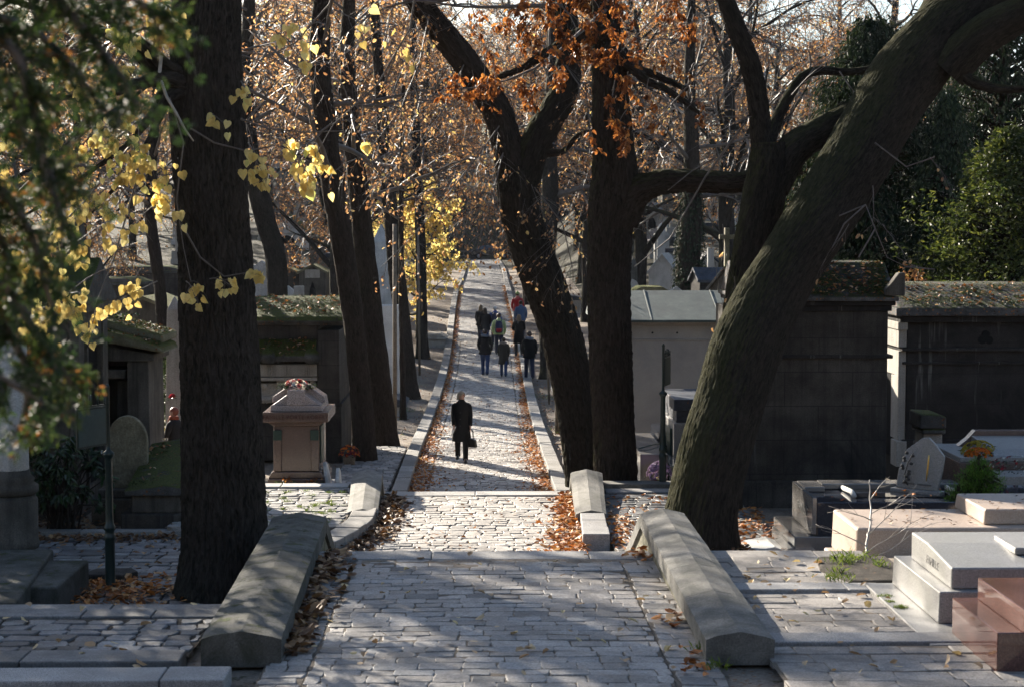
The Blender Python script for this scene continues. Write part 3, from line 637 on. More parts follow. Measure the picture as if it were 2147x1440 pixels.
def leaf(mb, p, d, n, L, Wd, m, r, fold=.25, curl=0.0):
    # p: foot, d: direction, n: face normal; six points, two faces along the midrib
    d = d.normalized(); s = d.cross(n)
    if s.length < 1e-4: s = d.cross(Vector((.3, .5, .8)))
    s.normalize(); n = s.cross(d)
    up = n * (fold * Wd)
    tip = p + d * L * (1 - abs(curl) * .25) - n * curl * L * .6
    a, b = p + d * (L * .3), p + d * (L * .72) - n * curl * L * .25
    mb.add([p, a + s * Wd * .5 + up, b + s * Wd * .4 + up, tip, b - s * Wd * .4 + up, a - s * Wd * .5 + up], [(0, 1, 2, 3), (0, 3, 4, 5)], m, r)
def heart(mb, p, d, n, L, m, r, fold=.15):
    d = d.normalized(); s = d.cross(n)
    if s.length < 1e-4: s = d.cross(Vector((.3, .5, .8)))
    s.normalize(); n = s.cross(d); up = n * fold * L
    def q(a, b, k=1): return p + d * (a * L) + s * (b * L) + up * (abs(b) * 2 * k)
    V = [p + d * .1 * L, q(0, .2), q(.1, .42), q(.38, .48), q(.7, .3), p + d * L * 1.05 - n * .08 * L, q(.7, -.3), q(.38, -.48), q(.1, -.42), q(0, -.2)]
    mb.add(V, [(0, 1, 2, 3, 4, 5), (0, 5, 6, 7, 8, 9)], m, r)
def rvec(rg): return Vector((rg.gauss(0, 1), rg.gauss(0, 1), rg.gauss(0, 1))).normalized()
def wander(rg, p, d, L, n, bend=.25, grav=0.0):
    pts = [Vector(p)]; d = Vector(d).normalized()
    for i in range(n):
        d = (d + rvec(rg) * bend + Vector((0, 0, grav))).normalized(); pts.append(pts[-1] + d * (L / n))
    return pts, d
def spray(tw, lf, rg, p, d, L, r0, kind, nl, size, sub=5, grav=-.12, mt=0, ml=0, spread=.8):
    # a branchlet: a bending axis, side twigs, and leaves of one kind hung on them
    pts, dd = wander(rg, p, d, L, 6, .16, grav); tube(tw, pts, [r0 * (1 - .8 * i / 6) for i in range(7)], 5, mt, rg.random(), True, False)
    ends = [(pts[-1], dd)]
    for k in range(sub):
        i = rg.randint(1, 5); ax = (pts[i + 1] - pts[i]).normalized(); q = (ax + rvec(rg) * spread).normalized()
        tp, td = wander(rg, pts[i], q, L * rg.uniform(.25, .55), 4, .25, grav); tube(tw, tp, [r0 * .45 * (1 - .75 * j / 4) for j in range(5)], 3, mt, rg.random(), False, False)
        for j in range(1, 5): ends.append((tp[j], td))
    for _ in range(nl):
        e, ed = rg.choice(ends); put_leaf(lf, rg, kind, e + rvec(rg) * size * .35, ed, size, ml)
def put_leaf(lf, rg, kind, p, ed, size, ml):
    s = size * rg.uniform(.65, 1.2)
    if kind == 'heart':
        d = (Vector((rg.gauss(0, .5), rg.gauss(0, .5), -1)) + ed * .4).normalized(); n = Vector((rg.gauss(0, .7), -1, rg.gauss(0, .6)))
        heart(lf, p, d, n, s, ml, rg.random())
    elif kind == 'curl':
        c = p
        for _ in range(rg.randint(2, 4)):
            d = (Vector((rg.gauss(0, .6), rg.gauss(0, .6), -.75))).normalized(); leaf(lf, c + rvec(rg) * s * .3, d, rvec(rg), s, s * rg.uniform(.3, .5), ml, rg.random(), .5, rg.uniform(-.8, .8))
    else:
        d = (Vector((rg.gauss(0, .7), rg.gauss(0, .7), -.5)) + ed * .5).normalized(); leaf(lf, p, d, rvec(rg), s, s * rg.uniform(.4, .65), ml, rg.random(), .3, rg.uniform(-.3, .5))

def crown_of(rg, tw, lf, P, H, n_limb, L0, twigs, leaves, size, kind, t0=.25, elev=(15, 65), grav=-.05, r0=.06, droop=-.15, mt=0, ml=0, thick=.007, trunkmb=None, leaf_cut=None):
    # limbs from a trunk polyline P (list of Vector), each with branches and twigs
    def onP(t):
        x = t * (len(P) - 1); i = min(int(x), len(P) - 2); return P[i].lerp(P[i + 1], x - i)
    az = rg.uniform(0, 6.28)
    for i in range(n_limb):
        t = lerp(t0, 1, (i + rg.random() * .7) / n_limb); az += 2.4 + rg.uniform(-.5, .5); el = radians(rg.uniform(*elev))
        L = L0 * (1.15 - .65 * t) * rg.uniform(.75, 1.2); d = Vector((cos(az) * cos(el), sin(az) * cos(el), sin(el)))
        pts, _ = wander(rg, onP(t), d, L, 7, .17, grav); rr = r0 * (1.2 - .8 * t)
        (limb(trunkmb, pts, [rr * (1 - .82 * k / 7) for k in range(8)], 7, .5, 0, 0, i, .05) if trunkmb is not None else tube(tw, pts, [rr * (1 - .82 * k / 7) for k in range(8)], 6, mt))
        for b in range(5):
            k = rg.randint(2, 7); k2 = min(k, 6); ax = (pts[k2 + 1] - pts[k2]).normalized() if k2 < 7 else d
            bp, bd = wander(rg, pts[k], (ax * .7 + rvec(rg) * .7), L * rg.uniform(.3, .5), 5, .22, droop * .3)
            tube(tw, bp, [max(thick, rr * .35) * (1 - .7 * j / 5) for j in range(6)], 4, mt, rg.random(), False, False)
            for q in range(twigs):
                j = rg.randint(1, 5); td = ((bp[j] - bp[j - 1]).normalized() * .7 + rvec(rg) * .8)
                tp, te = wander(rg, bp[j], td, L * rg.uniform(.14, .3), 4, .28, droop); tube(tw, tp, [thick, thick * .85, thick * .7, thick * .55, thick * .35], 3, mt, rg.random(), False, False)
                for _ in range(leaves if isinstance(leaves, int) else int(leaves + rg.random())):
                    e = tp[rg.randint(1, 4)]
                    if leaf_cut and rg.random() < leaf_cut: continue
                    put_leaf(lf, rg, kind, e + rvec(rg) * size * .5, te, size, ml)

# --- far and middle trees: a few grown kinds, copied along the path and up the hill
PROTO = {}
def grow(key, seed, H, R, lean, n_limb, L0, twigs, leaves, size, kind, leafm, barkm='bark_far', t0=.28, droop=-.15, elev=(15, 65), thick=.012, top=.82, low=None, fork=None, twm='twig'):
    rg = random.Random(seed); tm, cm = MB(), MB()
    P = [Vector((0, 0, -.25))]
    for i in range(1, 8):
        f = i / 7; P.append(Vector((lean[0] * f ** 1.3 + rg.uniform(-.1, .1) * H * .04, lean[1] * f + rg.uniform(-.1, .1) * H * .04, H * top * f)))
    limb(tm, P, [R * (1 - .72 * (i / 7) ** 1.1) for i in range(8)], 14, .35, R * .07, 0, seed, .08, 9, .35)
    crown_of(rg, cm, cm, P, H, n_limb, L0, twigs, leaves, size, kind, t0, elev, -.02, R * .42, droop, 0, 1, thick, tm)
    PROTO[key] = (tm, cm, [M[barkm], M[twm], M[leafm]])
MESHES = {}
def plant(key, name, label, cat, x, y, rz=0, s=1.0, group=None, z=None, lab_only=None):
    tm, cm, mats = PROTO[key]; zz = gz(x, y) if z is None else z
    t = thing(name, label, cat, (x, y, zz), rz, group); t.scale = (s, s, s)
    if key not in MESHES:
        a = tm.build('trunk', mats[0], t); b = cm.build('crown', [mats[1], mats[2]], t); MESHES[key] = (a, b)
    else:
        for o in MESHES[key]:
            c = o.copy(); COL.objects.link(c); c.parent = t
    return t
grow('rust', 31, 13, .26, (.4, 0), 19, 4.6, 13, 6.8, .09, 'flat', 'leaf_rust')
grow('tan', 32, 14, .26, (-.5, .2), 19, 4.8, 15, 4.2, .085, 'flat', 'leaf_tan')
grow('bare', 33, 15, .30, (.3, .3), 19, 5.2, 15, 1.8, .085, 'flat', 'leaf_tan')
grow('mixed', 34, 12, .24, (-.2, 0), 20, 4.2, 14, 6, .09, 'flat', 'leaf_rust', droop=-.25)
grow('yellow', 35, 8.5, .13, (.2, 0), 26, 2.3, 8, 6, .125, 'heart', 'leaf_yellow', t0=.16, droop=-.2, elev=(-5, 50))
grow('low', 36, 9, .18, (.2, .1), 22, 3.8, 14, 4.4, .085, 'flat', 'leaf_tan', t0=.14, droop=-.2, elev=(0, 50))
# --- the big trees in front, each with its own trunk, limbs and hanging sprays
def near_tree(name, label, bx, by, trunkL, barkm, limbs=(), ridge=.03, flare=.28, sides=120, seed=1, base_z=None, freq=8, cat='tree', slim_=1.0):
    base = Vector((bx, by, gz(bx, by) if base_z is None else base_z)); t = thing(name, label, cat, base)
    mb = MB(); P, R = pix(trunkL, base, True); R = [q * slim_ for q in R]; limb(mb, P, R, sides, .05, ridge, 0, seed, .05, freq, flare); mb.build('trunk', M[barkm], t)
    for i, (L, mm) in enumerate(limbs):
        mb = MB(); P, R = pix(L, base); s = max(14, int(R[0] * 2 * pi / .03)); limb(mb, P, R, min(96, s), .05, ridge * min(1, R[0] / .25), 0, seed + 3 + i, .06, freq); mb.build('limb', M[mm], t)
    return t, base
LT, LTb = near_tree('lime_tree', 'large upright dark lime trunk beside the mossy parapet, with yellow leaves on low branches', at(470, 1255, 20.6).x, 20.6,
    [(470, 1285, 20.6, 196), (471, 1235, 20.6, 184), (471, 1100, 20.6, 172), (466, 950, 20.6, 168), (462, 800, 20.6, 163), (455, 650, 20.6, 156), (448, 500, 20.6, 150), (440, 350, 20.6, 148), (432, 200, 20.6, 148), (432, 80, 20.6, 142), (436, -60, 20.6, 136), (440, -330, 20.6, 118), (470, -800, 20.6, 90), (480, -1400, 20.6, 40)], 'bark',
    [([(395, 175, 20.5, 46), (335, 150, 20.3, 38), (280, 105, 20.1, 26), (200, 60, 19.8, 20), (80, 20, 19.5, 14), (-60, -30, 19.2, 9)], 'bark'),
     ([(400, 185, 20.4, 40), (345, 165, 20.1, 34), (285, 178, 19.9, 22), (215, 200, 19.7, 14), (100, 206, 19.5, 10), (-40, 208, 19.3, 7)], 'bark'),
     ([(398, 190, 20.4, 34), (350, 190, 20.2, 28), (315, 245, 20, 17), (270, 300, 19.8, 12), (225, 335, 19.6, 9), (120, 410, 19.4, 6), (20, 470, 19.3, 4)], 'bark'),
     ([(398, 195, 20.4, 30), (352, 205, 20.1, 26), (322, 275, 19.9, 13), (275, 350, 19.7, 8), (205, 435, 19.6, 5), (170, 465, 19.6, 4)], 'bark'),
     ([(398, 160, 20.4, 34), (350, 140, 20.2, 30), (300, 95, 20, 22), (230, 45, 19.7, 14), (160, -40, 19.5, 9)], 'bark'),
     ([(480, -100, 20.4, 52), (560, -160, 20, 40), (700, -210, 19.4, 30), (900, -260, 18.8, 18)], 'bark'),
     ([(440, -260, 20.8, 60), (330, -420, 21.2, 44), (180, -560, 21.6, 30), (0, -700, 22, 16)], 'bark')], ridge=.04, flare=.35, sides=250, seed=2, freq=24, base_z=.98)
rg = random.Random(77); tw, lf = MB(), MB()
def yl(px, py, Y, dx, dy, L, n, size=.108, sub=5, r0=.008, kind='heart', grav=-.1):
    b = at(px, py, Y) - LTb; d = (at(px + dx, py + dy, Y - .2) - at(px, py, Y)); spray(tw, lf, rg, b, d, L * 1.25, r0, kind, n, size, sub + 3, grav)
# thin pale snapped twig hanging on the trunk
tube(tw, [at(*q) - LTb for q in ((338, 118, 20.05), (334, 160, 20), (350, 205, 19.95), (368, 235, 19.9), (388, 272, 19.9), (406, 297, 19.9))], [.022, .022, .02, .017, .014, .01], 6, 2)
for a in ((300, 330, 19.8, -60, 60, .9, 12), (250, 380, 19.6, -60, 30, .8, 14), (200, 480, 19.6, -60, 40, .8, 16), (330, 400, 19.9, 30, 30, .5, 10), (345, 420, 20, -40, 20, .5, 10),
          (300, 560, 19.8, -30, 25, .5, 10), (330, 590, 19.8, -40, 20, .5, 8), (240, 560, 19.6, -80, 20, .8, 18), (150, 520, 19.5, -60, 10, .7, 18), (120, 600, 19.5, -30, 30, .6, 12), (200, 650, 19.4, 0, 20, .3, 5),
          (300, 160, 20, -40, 30, .6, 22), (260, 230, 19.9, -40, 30, .7, 20), (290, 260, 19.8, 10, 40, .5, 22), (320, 40, 20.2, 20, -5, .5, 26), (350, 20, 20.3, 5, 10, .35, 14), (100, 170, 19.6, -50, 20, .7, 12), (60, 280, 19.4, -40, 30, .7, 12),
          (60, 380, 19.3, -40, 40, .8, 14), (40, 470, 19.2, 10, 40, .7, 16), (110, 260, 19.4, 20, 40, .6, 10), (170, 370, 19.5, -20, 40, .6, 12), (90, 560, 19.2, 40, 30, .7, 16), (30, 600, 19.2, 30, 30, .6, 10), (390, 590, 19.9, 20, 12, .35, 9), (440, 585, 19.95, 40, -5, .4, 8), (510, 575, 20, 30, -8, .3, 7),
          (505, 170, 20, 20, 18, .35, 7), (520, 300, 20, 20, 20, .4, 9), (580, 290, 19.8, 60, 15, .5, 16), (640, 300, 19.7, 40, 12, .35, 12), (540, 330, 19.9, 25, 20, .4, 7), (445, 240, 19.9, 15, 10, .2, 4), (620, 10, 19.6, 10, 30, .5, 7), (760, 290, 19.5, 10, 5, .2, 4), (20, 120, 19.4, -30, 30, .7, 14), (130, 90, 19.6, 30, 30, .6, 14), (210, 60, 19.7, 40, -5, .6, 16), (180, 260, 19.6, 40, 30, .6, 14), (230, 130, 19.8, 30, 30, .5, 16), (20, 220, 19.3, 40, 40, .6, 12), (90, 420, 19.3, 40, 30, .7, 14), (240, 300, 19.7, 20, 40, .5, 16), (340, 300, 19.9, 10, 30, .4, 10), (600, 310, 19.7, 40, 8, .5, 12), (560, 60, 19.6, 50, 20, .7, 6), (700, 20, 19.5, 60, 30, 1, 7)):
    yl(*a[:6], int(a[6] * 1.35) + 2)
# long thin twigs crossing behind and beside the trunk
for L in (((505, 250, 20), (560, 270, 19.9), (640, 278, 19.8), (720, 275, 19.7)), ((400, 270, 19.9), (450, 300, 19.8), (520, 318, 19.8), (600, 300, 19.7)), ((380, 470, 19.9), (420, 540, 19.9), (470, 580, 19.95), (530, 570, 20)), ((355, 205, 20), (385, 300, 20), (370, 420, 20), (385, 520, 20), (400, 590, 19.9)), ((320, 280, 19.9), (280, 400, 19.8), (240, 540, 19.7), (200, 640, 19.5)), ((270, 310, 19.8), (180, 420, 19.6), (80, 520, 19.3), (10, 560, 19.2)), ((720, -60, 19), (690, 10, 19.2), (620, 90, 19.3), (560, 120, 19.4)), ((880, -80, 18.8), (860, 60, 19), (790, 180, 19.2), (700, 260, 19.4), (660, 330, 19.5))):
    tube(tw, [at(*q) - LTb for q in L], [.013, .011, .009, .006, .005][:len(L)], 5, 0, .4, True, False)
# more limbs with thin leafy twigs high overhead
crown_of(rg, tw, lf, [at(440, -260, 20.6) - LTb, at(470, -800, 20.6) - LTb, at(480, -1350, 20.6) - LTb], 12, 9, 4.2, 6, 2, .12, 'heart', 0, (5, 60), -.02, .09, -.2, 0, 0, .008)
tw.build('twigs', [M['twig'], M['twig'], M['twig_pale']], LT); lf.build('crown', M['leaf_yellow'], LT)

# leaning mossy tree on the right
LN, LNb = near_tree('leaning_tree', 'thick leaning dark tree bowed over the black tomb on the right', at(1462, 1150, 23.2).x, 23.2,
    [(1462, 1185, 23.2, 190), (1463, 1140, 23.2, 168), (1474, 1060, 23.3, 158), (1497, 950, 23.6, 164), (1527, 850, 24.0, 166), (1562, 740, 24.4, 172), (1605, 640, 24.8, 172), (1655, 555, 25.1, 168), (1720, 455, 25.5, 178), (1786, 350, 26.0, 178), (1838, 260, 26.4, 180), (1895, 170, 26.7, 196), (1968, 80, 26.9, 200), (2060, -5, 27.0, 176), (2180, -80, 27.0, 150), (2330, -180, 27.0, 120), (2500, -380, 27.0, 80)], 'bark_moss',
    [([(1890, 190, 26.8, 110), (1960, 60, 27.1, 96), (2010, -60, 27.5, 84), (2050, -250, 27.9, 60), (2100, -500, 28.3, 30)], 'bark_moss'),
     ([(1985, 150, 26.5, 90), (2060, 75, 26.3, 84), (2160, 20, 26.1, 74), (2300, -60, 25.7, 50)], 'bark_moss'),
     ([(1995, 130, 26.4, 40), (2035, 170, 26.3, 24), (2090, 186, 26.2, 18), (2160, 184, 26.1, 14), (2260, 150, 25.9, 10)], 'bark_moss')], slim_=.94, ridge=.021, flare=.35, sides=240, seed=5, freq=24, base_z=.98)
rg = random.Random(5); tw, lf = MB(), MB()
for L in (((1720, 470, 25.2), (1815, 430, 24.8), (1835, 480, 24.7), (1860, 540, 24.6), (1900, 560, 24.5)), ((1815, 430, 24.8), (1770, 470, 24.7), (1745, 520, 24.7)), ((1835, 300, 24.9), (1900, 350, 24.6), (1960, 330, 24.4)), ((1835, 480, 24.7), (1800, 540, 24.6)), ((1900, 560, 24.5), (1960, 565, 24.4))):
    bm_ = MB(); tube(bm_, [at(*q) - LNb for q in L], [.013, .011, .009, .006, .005][:len(L)], 5, 0, .4, True, False); bm_.build('branch', M['twig'], LN)
for (px, py, dx, dy, n) in ((1830, 390, 10, 60, 3), (1850, 470, 40, 40, 3), (1780, 470, -30, 50, 2), (1950, 330, 30, 30, 3), (1880, 540, 40, 20, 3)):
    bm_ = MB(); spray(bm_, lf, rg, at(px, py, 24.7) - LNb, at(px + dx, py + dy, 24.6) - at(px, py, 24.7), .7, .007, 'flat', n, .09, 6, -.05); bm_.build('branch', M['twig'], LN)
crown_of(rg, tw, lf, [at(2020, -60, 27.4) - LNb, at(2050, -250, 26.0) - LNb, at(2200, -500, 24.9) - LNb], 8, 8, 3.6, 6, 1, .10, 'flat', 0, (5, 60), -.02, .08, -.1, 0, 0, .008)
tw.build('twigs', M['twig'], LN); lf.build('crown', M['leaf_tan'], LN)

# second, upright mossy stem close behind it, forked
MS, MSb = near_tree('mossy_forked_tree', 'mossy upright forked stem standing close behind the leaning trunk', at(1515, 1040, 26.7).x, 26.7,
    [(1500, 1110, 26.7, 110), (1508, 1000, 26.7, 100), (1530, 850, 26.7, 94), (1552, 720, 26.7, 90), (1568, 600, 26.7, 88), (1584, 500, 26.7, 88), (1600, 420, 26.7, 90), (1612, 350, 26.7, 84), (1612, 300, 26.7, 70)], 'bark_moss',
    [([(1608, 360, 26.7, 56), (1596, 290, 26.7, 44), (1590, 220, 26.7, 42), (1574, 140, 26.7, 42), (1548, 70, 26.7, 40), (1520, 0, 26.7, 36), (1480, -110, 26.7, 30), (1440, -300, 26.8, 18)], 'bark_moss'),
     ([(1618, 390, 26.7, 76), (1660, 318, 26.8, 70), (1715, 280, 26.9, 62), (1770, 252, 27.0, 60), (1830, 220, 27.1, 56), (1920, 165, 27.3, 48), (2040, 90, 27.6, 36)], 'bark_moss'),
     ([(1605, 330, 26.8, 34), (1622, 270, 27.0, 26), (1655, 200, 27.2, 22), (1700, 152, 27.4, 20), (1800, 150, 27.7, 16), (1900, 120, 28.1, 10)], 'bark_moss')], ridge=.03, flare=.1, sides=110, seed=9, freq=24, base_z=.7)
rg = random.Random(6); tw, lf = MB(), MB()
for (px, py, dx, dy, n) in ((1560, 120, -60, 40, 4), (1590, 240, -70, 30, 4), (1530, 20, -80, 30, 5), (1660, 200, 40, -60, 3), (1760, 150, 40, 40, 3), (1545, 60, 70, 20, 4)):
    bm_ = MB(); spray(bm_, lf, rg, at(px, py, 26.7) - MSb, at(px + dx, py + dy, 26.5) - at(px, py, 26.7), 1.1, .012, 'flat', n, .1, 8, -.03); bm_.build('branch', M['twig'], MS)
for (px, py) in ((1515, 530), (1540, 640), (1500, 610), (1570, 700)):
    bm_ = MB(); spray(bm_, lf, rg, at(px, py - 60, 25.7) - MSb, at(px + 10, py, 25.7) - at(px, py - 60, 25.7), .9, .006, 'flat', 2, .09, 6, -.1); bm_.build('branch', M['twig'], MS)
lf.build('crown', M['leaf_tan'], MS)

# straight dark tree with the level limb
ST, STb = near_tree('straight_tree', 'straight dark trunk with a level side limb and curled rust leaves', at(1290, 1040, 29.8).x, 29.8,
    [(1292, 1075, 29.8, 102), (1291, 1020, 29.8, 90), (1287, 900, 29.8, 86), (1281, 760, 29.8, 88), (1277, 620, 29.8, 88), (1278, 500, 29.8, 92), (1284, 420, 29.8, 98), (1288, 360, 29.8, 92), (1284, 280, 29.8, 80), (1278, 180, 29.8, 70), (1272, 80, 29.8, 62), (1268, -40, 29.8, 58), (1262, -250, 29.8, 48), (1250, -600, 29.8, 26)], 'bark_brown',
    [([(1300, 455, 29.8, 84), (1335, 405, 29.7, 62), (1375, 385, 29.6, 52), (1430, 380, 29.5, 46), (1500, 383, 29.4, 43), (1570, 380, 29.3, 40), (1680, 350, 29.2, 30)], 'bark_brown'),
     ([(1290, 150, 29.8, 40), (1330, 145, 29.7, 17), (1390, 165, 29.6, 13), (1440, 190, 29.4, 9)], 'bark_brown'),
     ([(1280, 60, 29.7, 50), (1215, 75, 29.4, 30), (1150, 110, 29, 18), (1080, 150, 28.6, 12), (1010, 170, 28.2, 7)], 'bark_brown'),
     ([(1285, 100, 29.7, 40), (1350, 165, 29.4, 16), (1400, 190, 29.2, 12), (1470, 240, 29, 8)], 'bark_brown')], ridge=.045, flare=.08, sides=170, seed=12, freq=24, base_z=.45)
rg = random.Random(8); tw, lf = MB(), MB()
CL = [(1060, 45, 30), (1100, 60, 34), (1140, 40, 30), (1190, 20, 34), (1230, 30, 44), (1180, 70, 34), (1240, 70, 44), (1290, 20, 34), (1280, 55, 40), (1120, 90, 24), (1080, 110, 28), (1030, 125, 22), (1010, 170, 30), (1045, 180, 34), (1090, 180, 26), (1000, 210, 26), (960, 180, 30), (930, 190, 16), (1110, 195, 18), (1160, 145, 26), (1180, 165, 24), (1210, 110, 40), (1250, 120, 46), (1290, 115, 30), (1270, 145, 30), (1330, 125, 20), (1300, 170, 26), (1310, 200, 22), (1280, 230, 26), (1290, 260, 28), (1300, 280, 34), (1310, 310, 24), (1250, 300, 14), (1340, 235, 16), (1350, 215, 12), (1380, 130, 12), (1420, 20, 26), (1450, 60, 20), (1430, 65, 18), (1390, 30, 18), (1330, 45, 16), (1440, 150, 12), (1460, 225, 14), (1370, 265, 10), (1000, 55, 14), (1160, 0, 30), (1220, -10, 40), (1300, -10, 30), (1100, 10, 20)]
for (px, py, n) in CL:
    Y = rg.uniform(26.8, 28.4); a = at(px + rg.uniform(-50, 30), py - rg.uniform(25, 70), Y) - STb; b = at(px, py, Y) - STb
    spray(tw, lf, rg, a, b - a, (b - a).length * 1.35, .008, 'curl', int(n * .8), .108, 6, -.03, spread=.8)
# long dark branches carrying them
for L in (((1272, 20, 29.6), (1225, 60, 29), (1170, 110, 28.4), (1120, 145, 28), (1060, 170, 27.6), (990, 185, 27.4), (930, 190, 27.2)), ((1620, -40, 27), (1540, 60, 27), (1460, 160, 27.2), (1390, 240, 27.5), (1330, 300, 27.8)), ((1180, -60, 28), (1130, 20, 28), (1090, 80, 28)), ((1430, -50, 28), (1380, 30, 28), (1300, 110, 28.4)), ((1500, 330, 27), (1450, 360, 27), (1400, 400, 27)), ((1560, 260, 27), (1480, 370, 27.2), (1405, 500, 27.3), (1330, 560, 27.4))):
    tube(tw, [at(*q) - STb for q in L], [.034, .03, .026, .021, .016, .011, .007][-len(L):], 6, 0, .4, True, False)
crown_of(rg, tw, lf, [at(1268, -60, 29.8) - STb, at(1250, -560, 29.8) - STb], 10, 9, 4.0, 6, 1, .13, 'curl', 0, (0, 60), -.02, .07, -.1, 0, 0, .008)
tw.build('twigs', M['twig'], ST); lf.build('crown', M['leaf_curl'], ST)

# bowed tree that forks into two heavy arms
BT, BTb = near_tree('bowed_tree', 'bowed dark tree forking into two heavy arms beside the straight trunk', at(1225, 1000, 33.6).x, 33.6,
    [(1232, 1060, 33.6, 96), (1226, 985, 33.6, 84), (1214, 900, 33.6, 82), (1198, 800, 33.6, 84), (1176, 700, 33.6, 88), (1146, 610, 33.6, 92), (1112, 520, 33.6, 88), (1092, 450, 33.6, 86), (1086, 400, 33.6, 88), (1078, 350, 33.6, 72)], 'bark_moss',
    [([(1082, 400, 33.6, 72), (1066, 320, 33.6, 66), (1045, 240, 33.6, 60), (1008, 180, 33.5, 58), (975, 130, 33.4, 56), (935, 80, 33.3, 54), (895, 30, 33.2, 50), (850, -30, 33, 46), (760, -130, 32.6, 36), (640, -260, 32, 20)], 'bark_brown'),
     ([(1094, 410, 33.6, 70), (1110, 340, 33.6, 64), (1134, 280, 33.6, 62), (1164, 230, 33.6, 60), (1186, 180, 33.6, 56), (1192, 110, 33.6, 50), (1186, 20, 33.7, 44), (1180, -120, 33.8, 34), (1160, -300, 34, 18)], 'bark_moss'),
     ([(1140, 320, 33.6, 20), (1180, 318, 33.5, 13), (1210, 285, 33.4, 10), (1240, 275, 33.3, 8)], 'bark_brown')], ridge=.04, flare=.05, sides=150, seed=15, freq=24, base_z=.2)
rg = random.Random(9); tw, lf = MB(), MB()
for L in (((1050, 260, 33.4), (1000, 330, 32.8), (930, 420, 32.4), (880, 480, 32.2), (800, 560, 32)), ((975, 130, 33.2), (930, 230, 32.6), (860, 330, 32.2), (760, 410, 32)), ((900, 30, 33), (880, 130, 32.4), (840, 230, 32), (770, 320, 31.8), (700, 360, 31.6)), ((1060, 300, 33.4), (1030, 420, 33), (1000, 520, 32.8)), ((850, -30, 32.8), (800, 60, 32.2), (700, 130, 31.8), (600, 150, 31.5)), ((1180, 130, 33.4), (1230, 200, 33), (1240, 300, 33)), ((1110, 380, 33.4), (1180, 470, 33), (1200, 560, 32.8))):
    tube(tw, [at(*q) - BTb for q in L], [.015, .012, .009, .007, .005][:len(L)], 5, 0, .4, True, False)
    for k in range(22):
        i = rg.randint(1, len(L) - 1); a = at(*L[i]).lerp(at(*L[i - 1]), rg.random()) - BTb
        spray(tw, lf, rg, a, Vector((rg.gauss(0, 1), rg.gauss(0, .6), -.55)), rg.uniform(.5, 1.3), .006, 'flat', 8, .085, 6, -.12, 0, 0)
crown_of(rg, tw, lf, [at(900, 20, 33) - BTb, at(760, -130, 32.6) - BTb, at(640, -260, 32) - BTb], 6, 8, 3.2, 6, 1, .10, 'flat', 0, (-30, 50), -.02, .05, -.2, 0, 0, .008)
crown_of(rg, tw, lf, [at(1188, 60, 33.6) - BTb, at(1180, -120, 33.6) - BTb, at(1160, -300, 33.6) - BTb], 6, 8, 3.0, 6, 1, .10, 'flat', 0, (-30, 60), -.02, .05, -.2, 0, 0, .008)
tw.build('twigs', M['twig'], BT); lf.build('crown', M['leaf_tan'], BT)

# the row along the left of the path: slim dark stems
def slim(name, label, L, barkm, seed, n_limb=13, L0=2.8, leaves=2.6, lm='leaf_tan', base=None, ridge=.022, group='trees lining the left side of the path'):
    b = at(L[0][0], L[0][1], L[0][2]); bz = gz(b.x, b.y) + .02; base = Vector((b.x, b.y, bz)); t = thing(name, label, 'tree', base, 0, group)
    mb = MB(); P, R = pix(L, base); P[0].z = -.2; limb(mb, P, R, 40, .1, ridge, 0, seed, .07, 9, .3); mb.build('trunk', M[barkm], t)
    rg = random.Random(seed); cm = MB(); k = max(3, len(P) // 2)
    crown_of(rg, cm, cm, P[k:], 8, n_limb, L0, 6, leaves, .10, 'flat', 0, (0, 60), -.02, R[-1] * .6 + .01, -.2, 0, 1, .009)
    cm.build('crown', [M['twig'], M[lm]], t); return t
slim('slim_tree', 'nearest slim dark trunk right behind the brown granite tomb, leaning left', [(764, 970, 38.4, 50), (762, 900, 38.4, 46), (752, 780, 38.4, 44), (738, 650, 38.4, 44), (716, 500, 38.4, 46), (696, 380, 38.4, 46), (682, 250, 38.4, 44), (670, 120, 38.4, 42), (676, 0, 38.4, 38), (690, -140, 38.4, 30), (700, -350, 38.4, 18)], 'bark_brown', 41)
slim('slim_tree', 'second slim dark trunk, leaning left with flared foot on the earth strip', [(810, 932, 42.6, 58), (806, 900, 42.6, 52), (796, 800, 42.6, 48), (782, 680, 42.6, 46), (766, 540, 42.6, 44), (754, 420, 42.6, 42), (742, 320, 42.6, 38), (733, 220, 42.6, 34), (728, 100, 42.6, 30), (735, -50, 42.6, 24), (745, -250, 42.6, 14)], 'bark_brown', 42)
slim('slim_tree', 'third trunk in the left row, dark and knotted behind the wooden stakes', [(858, 812, 58, 44), (852, 760, 58, 36), (842, 660, 58, 34), (830, 560, 58, 34), (820, 450, 58, 32), (806, 350, 58, 28), (800, 220, 58, 24), (790, 100, 58, 20), (780, -100, 58, 12)], 'bark_brown', 43)
slim('slim_tree', 'straight farther trunk in the left row beneath the yellow leaves', [(887, 738, 72, 30), (885, 700, 72, 24), (884, 620, 72, 22), (882, 520, 72, 22), (878, 420, 72, 20), (872, 300, 72, 18), (868, 150, 72, 15), (864, 0, 72, 10)], 'bark_far', 44, leaves=5, lm='leaf_rust')
slim('young_tree', 'thin young brown stem tied close to a grey stake', [(845, 860, 51, 14), (844, 780, 51, 12), (842, 640, 51, 12), (841, 480, 51, 11), (843, 330, 51, 9), (846, 180, 51, 7)], 'bark_brown', 45, 6, 1.6)
slim('slim_tree', 'left-leaning trunk with a crooked mossy side limb beside the big lime trunk', [(588, 640, 62, 58), (580, 560, 62, 44), (562, 480, 62, 42), (540, 400, 62, 42), (524, 320, 62, 38), (515, 200, 62, 32), (520, 60, 62, 26), (530, -100, 62, 16)], 'bark_moss', 46, group='dark trunks between the left tombs')
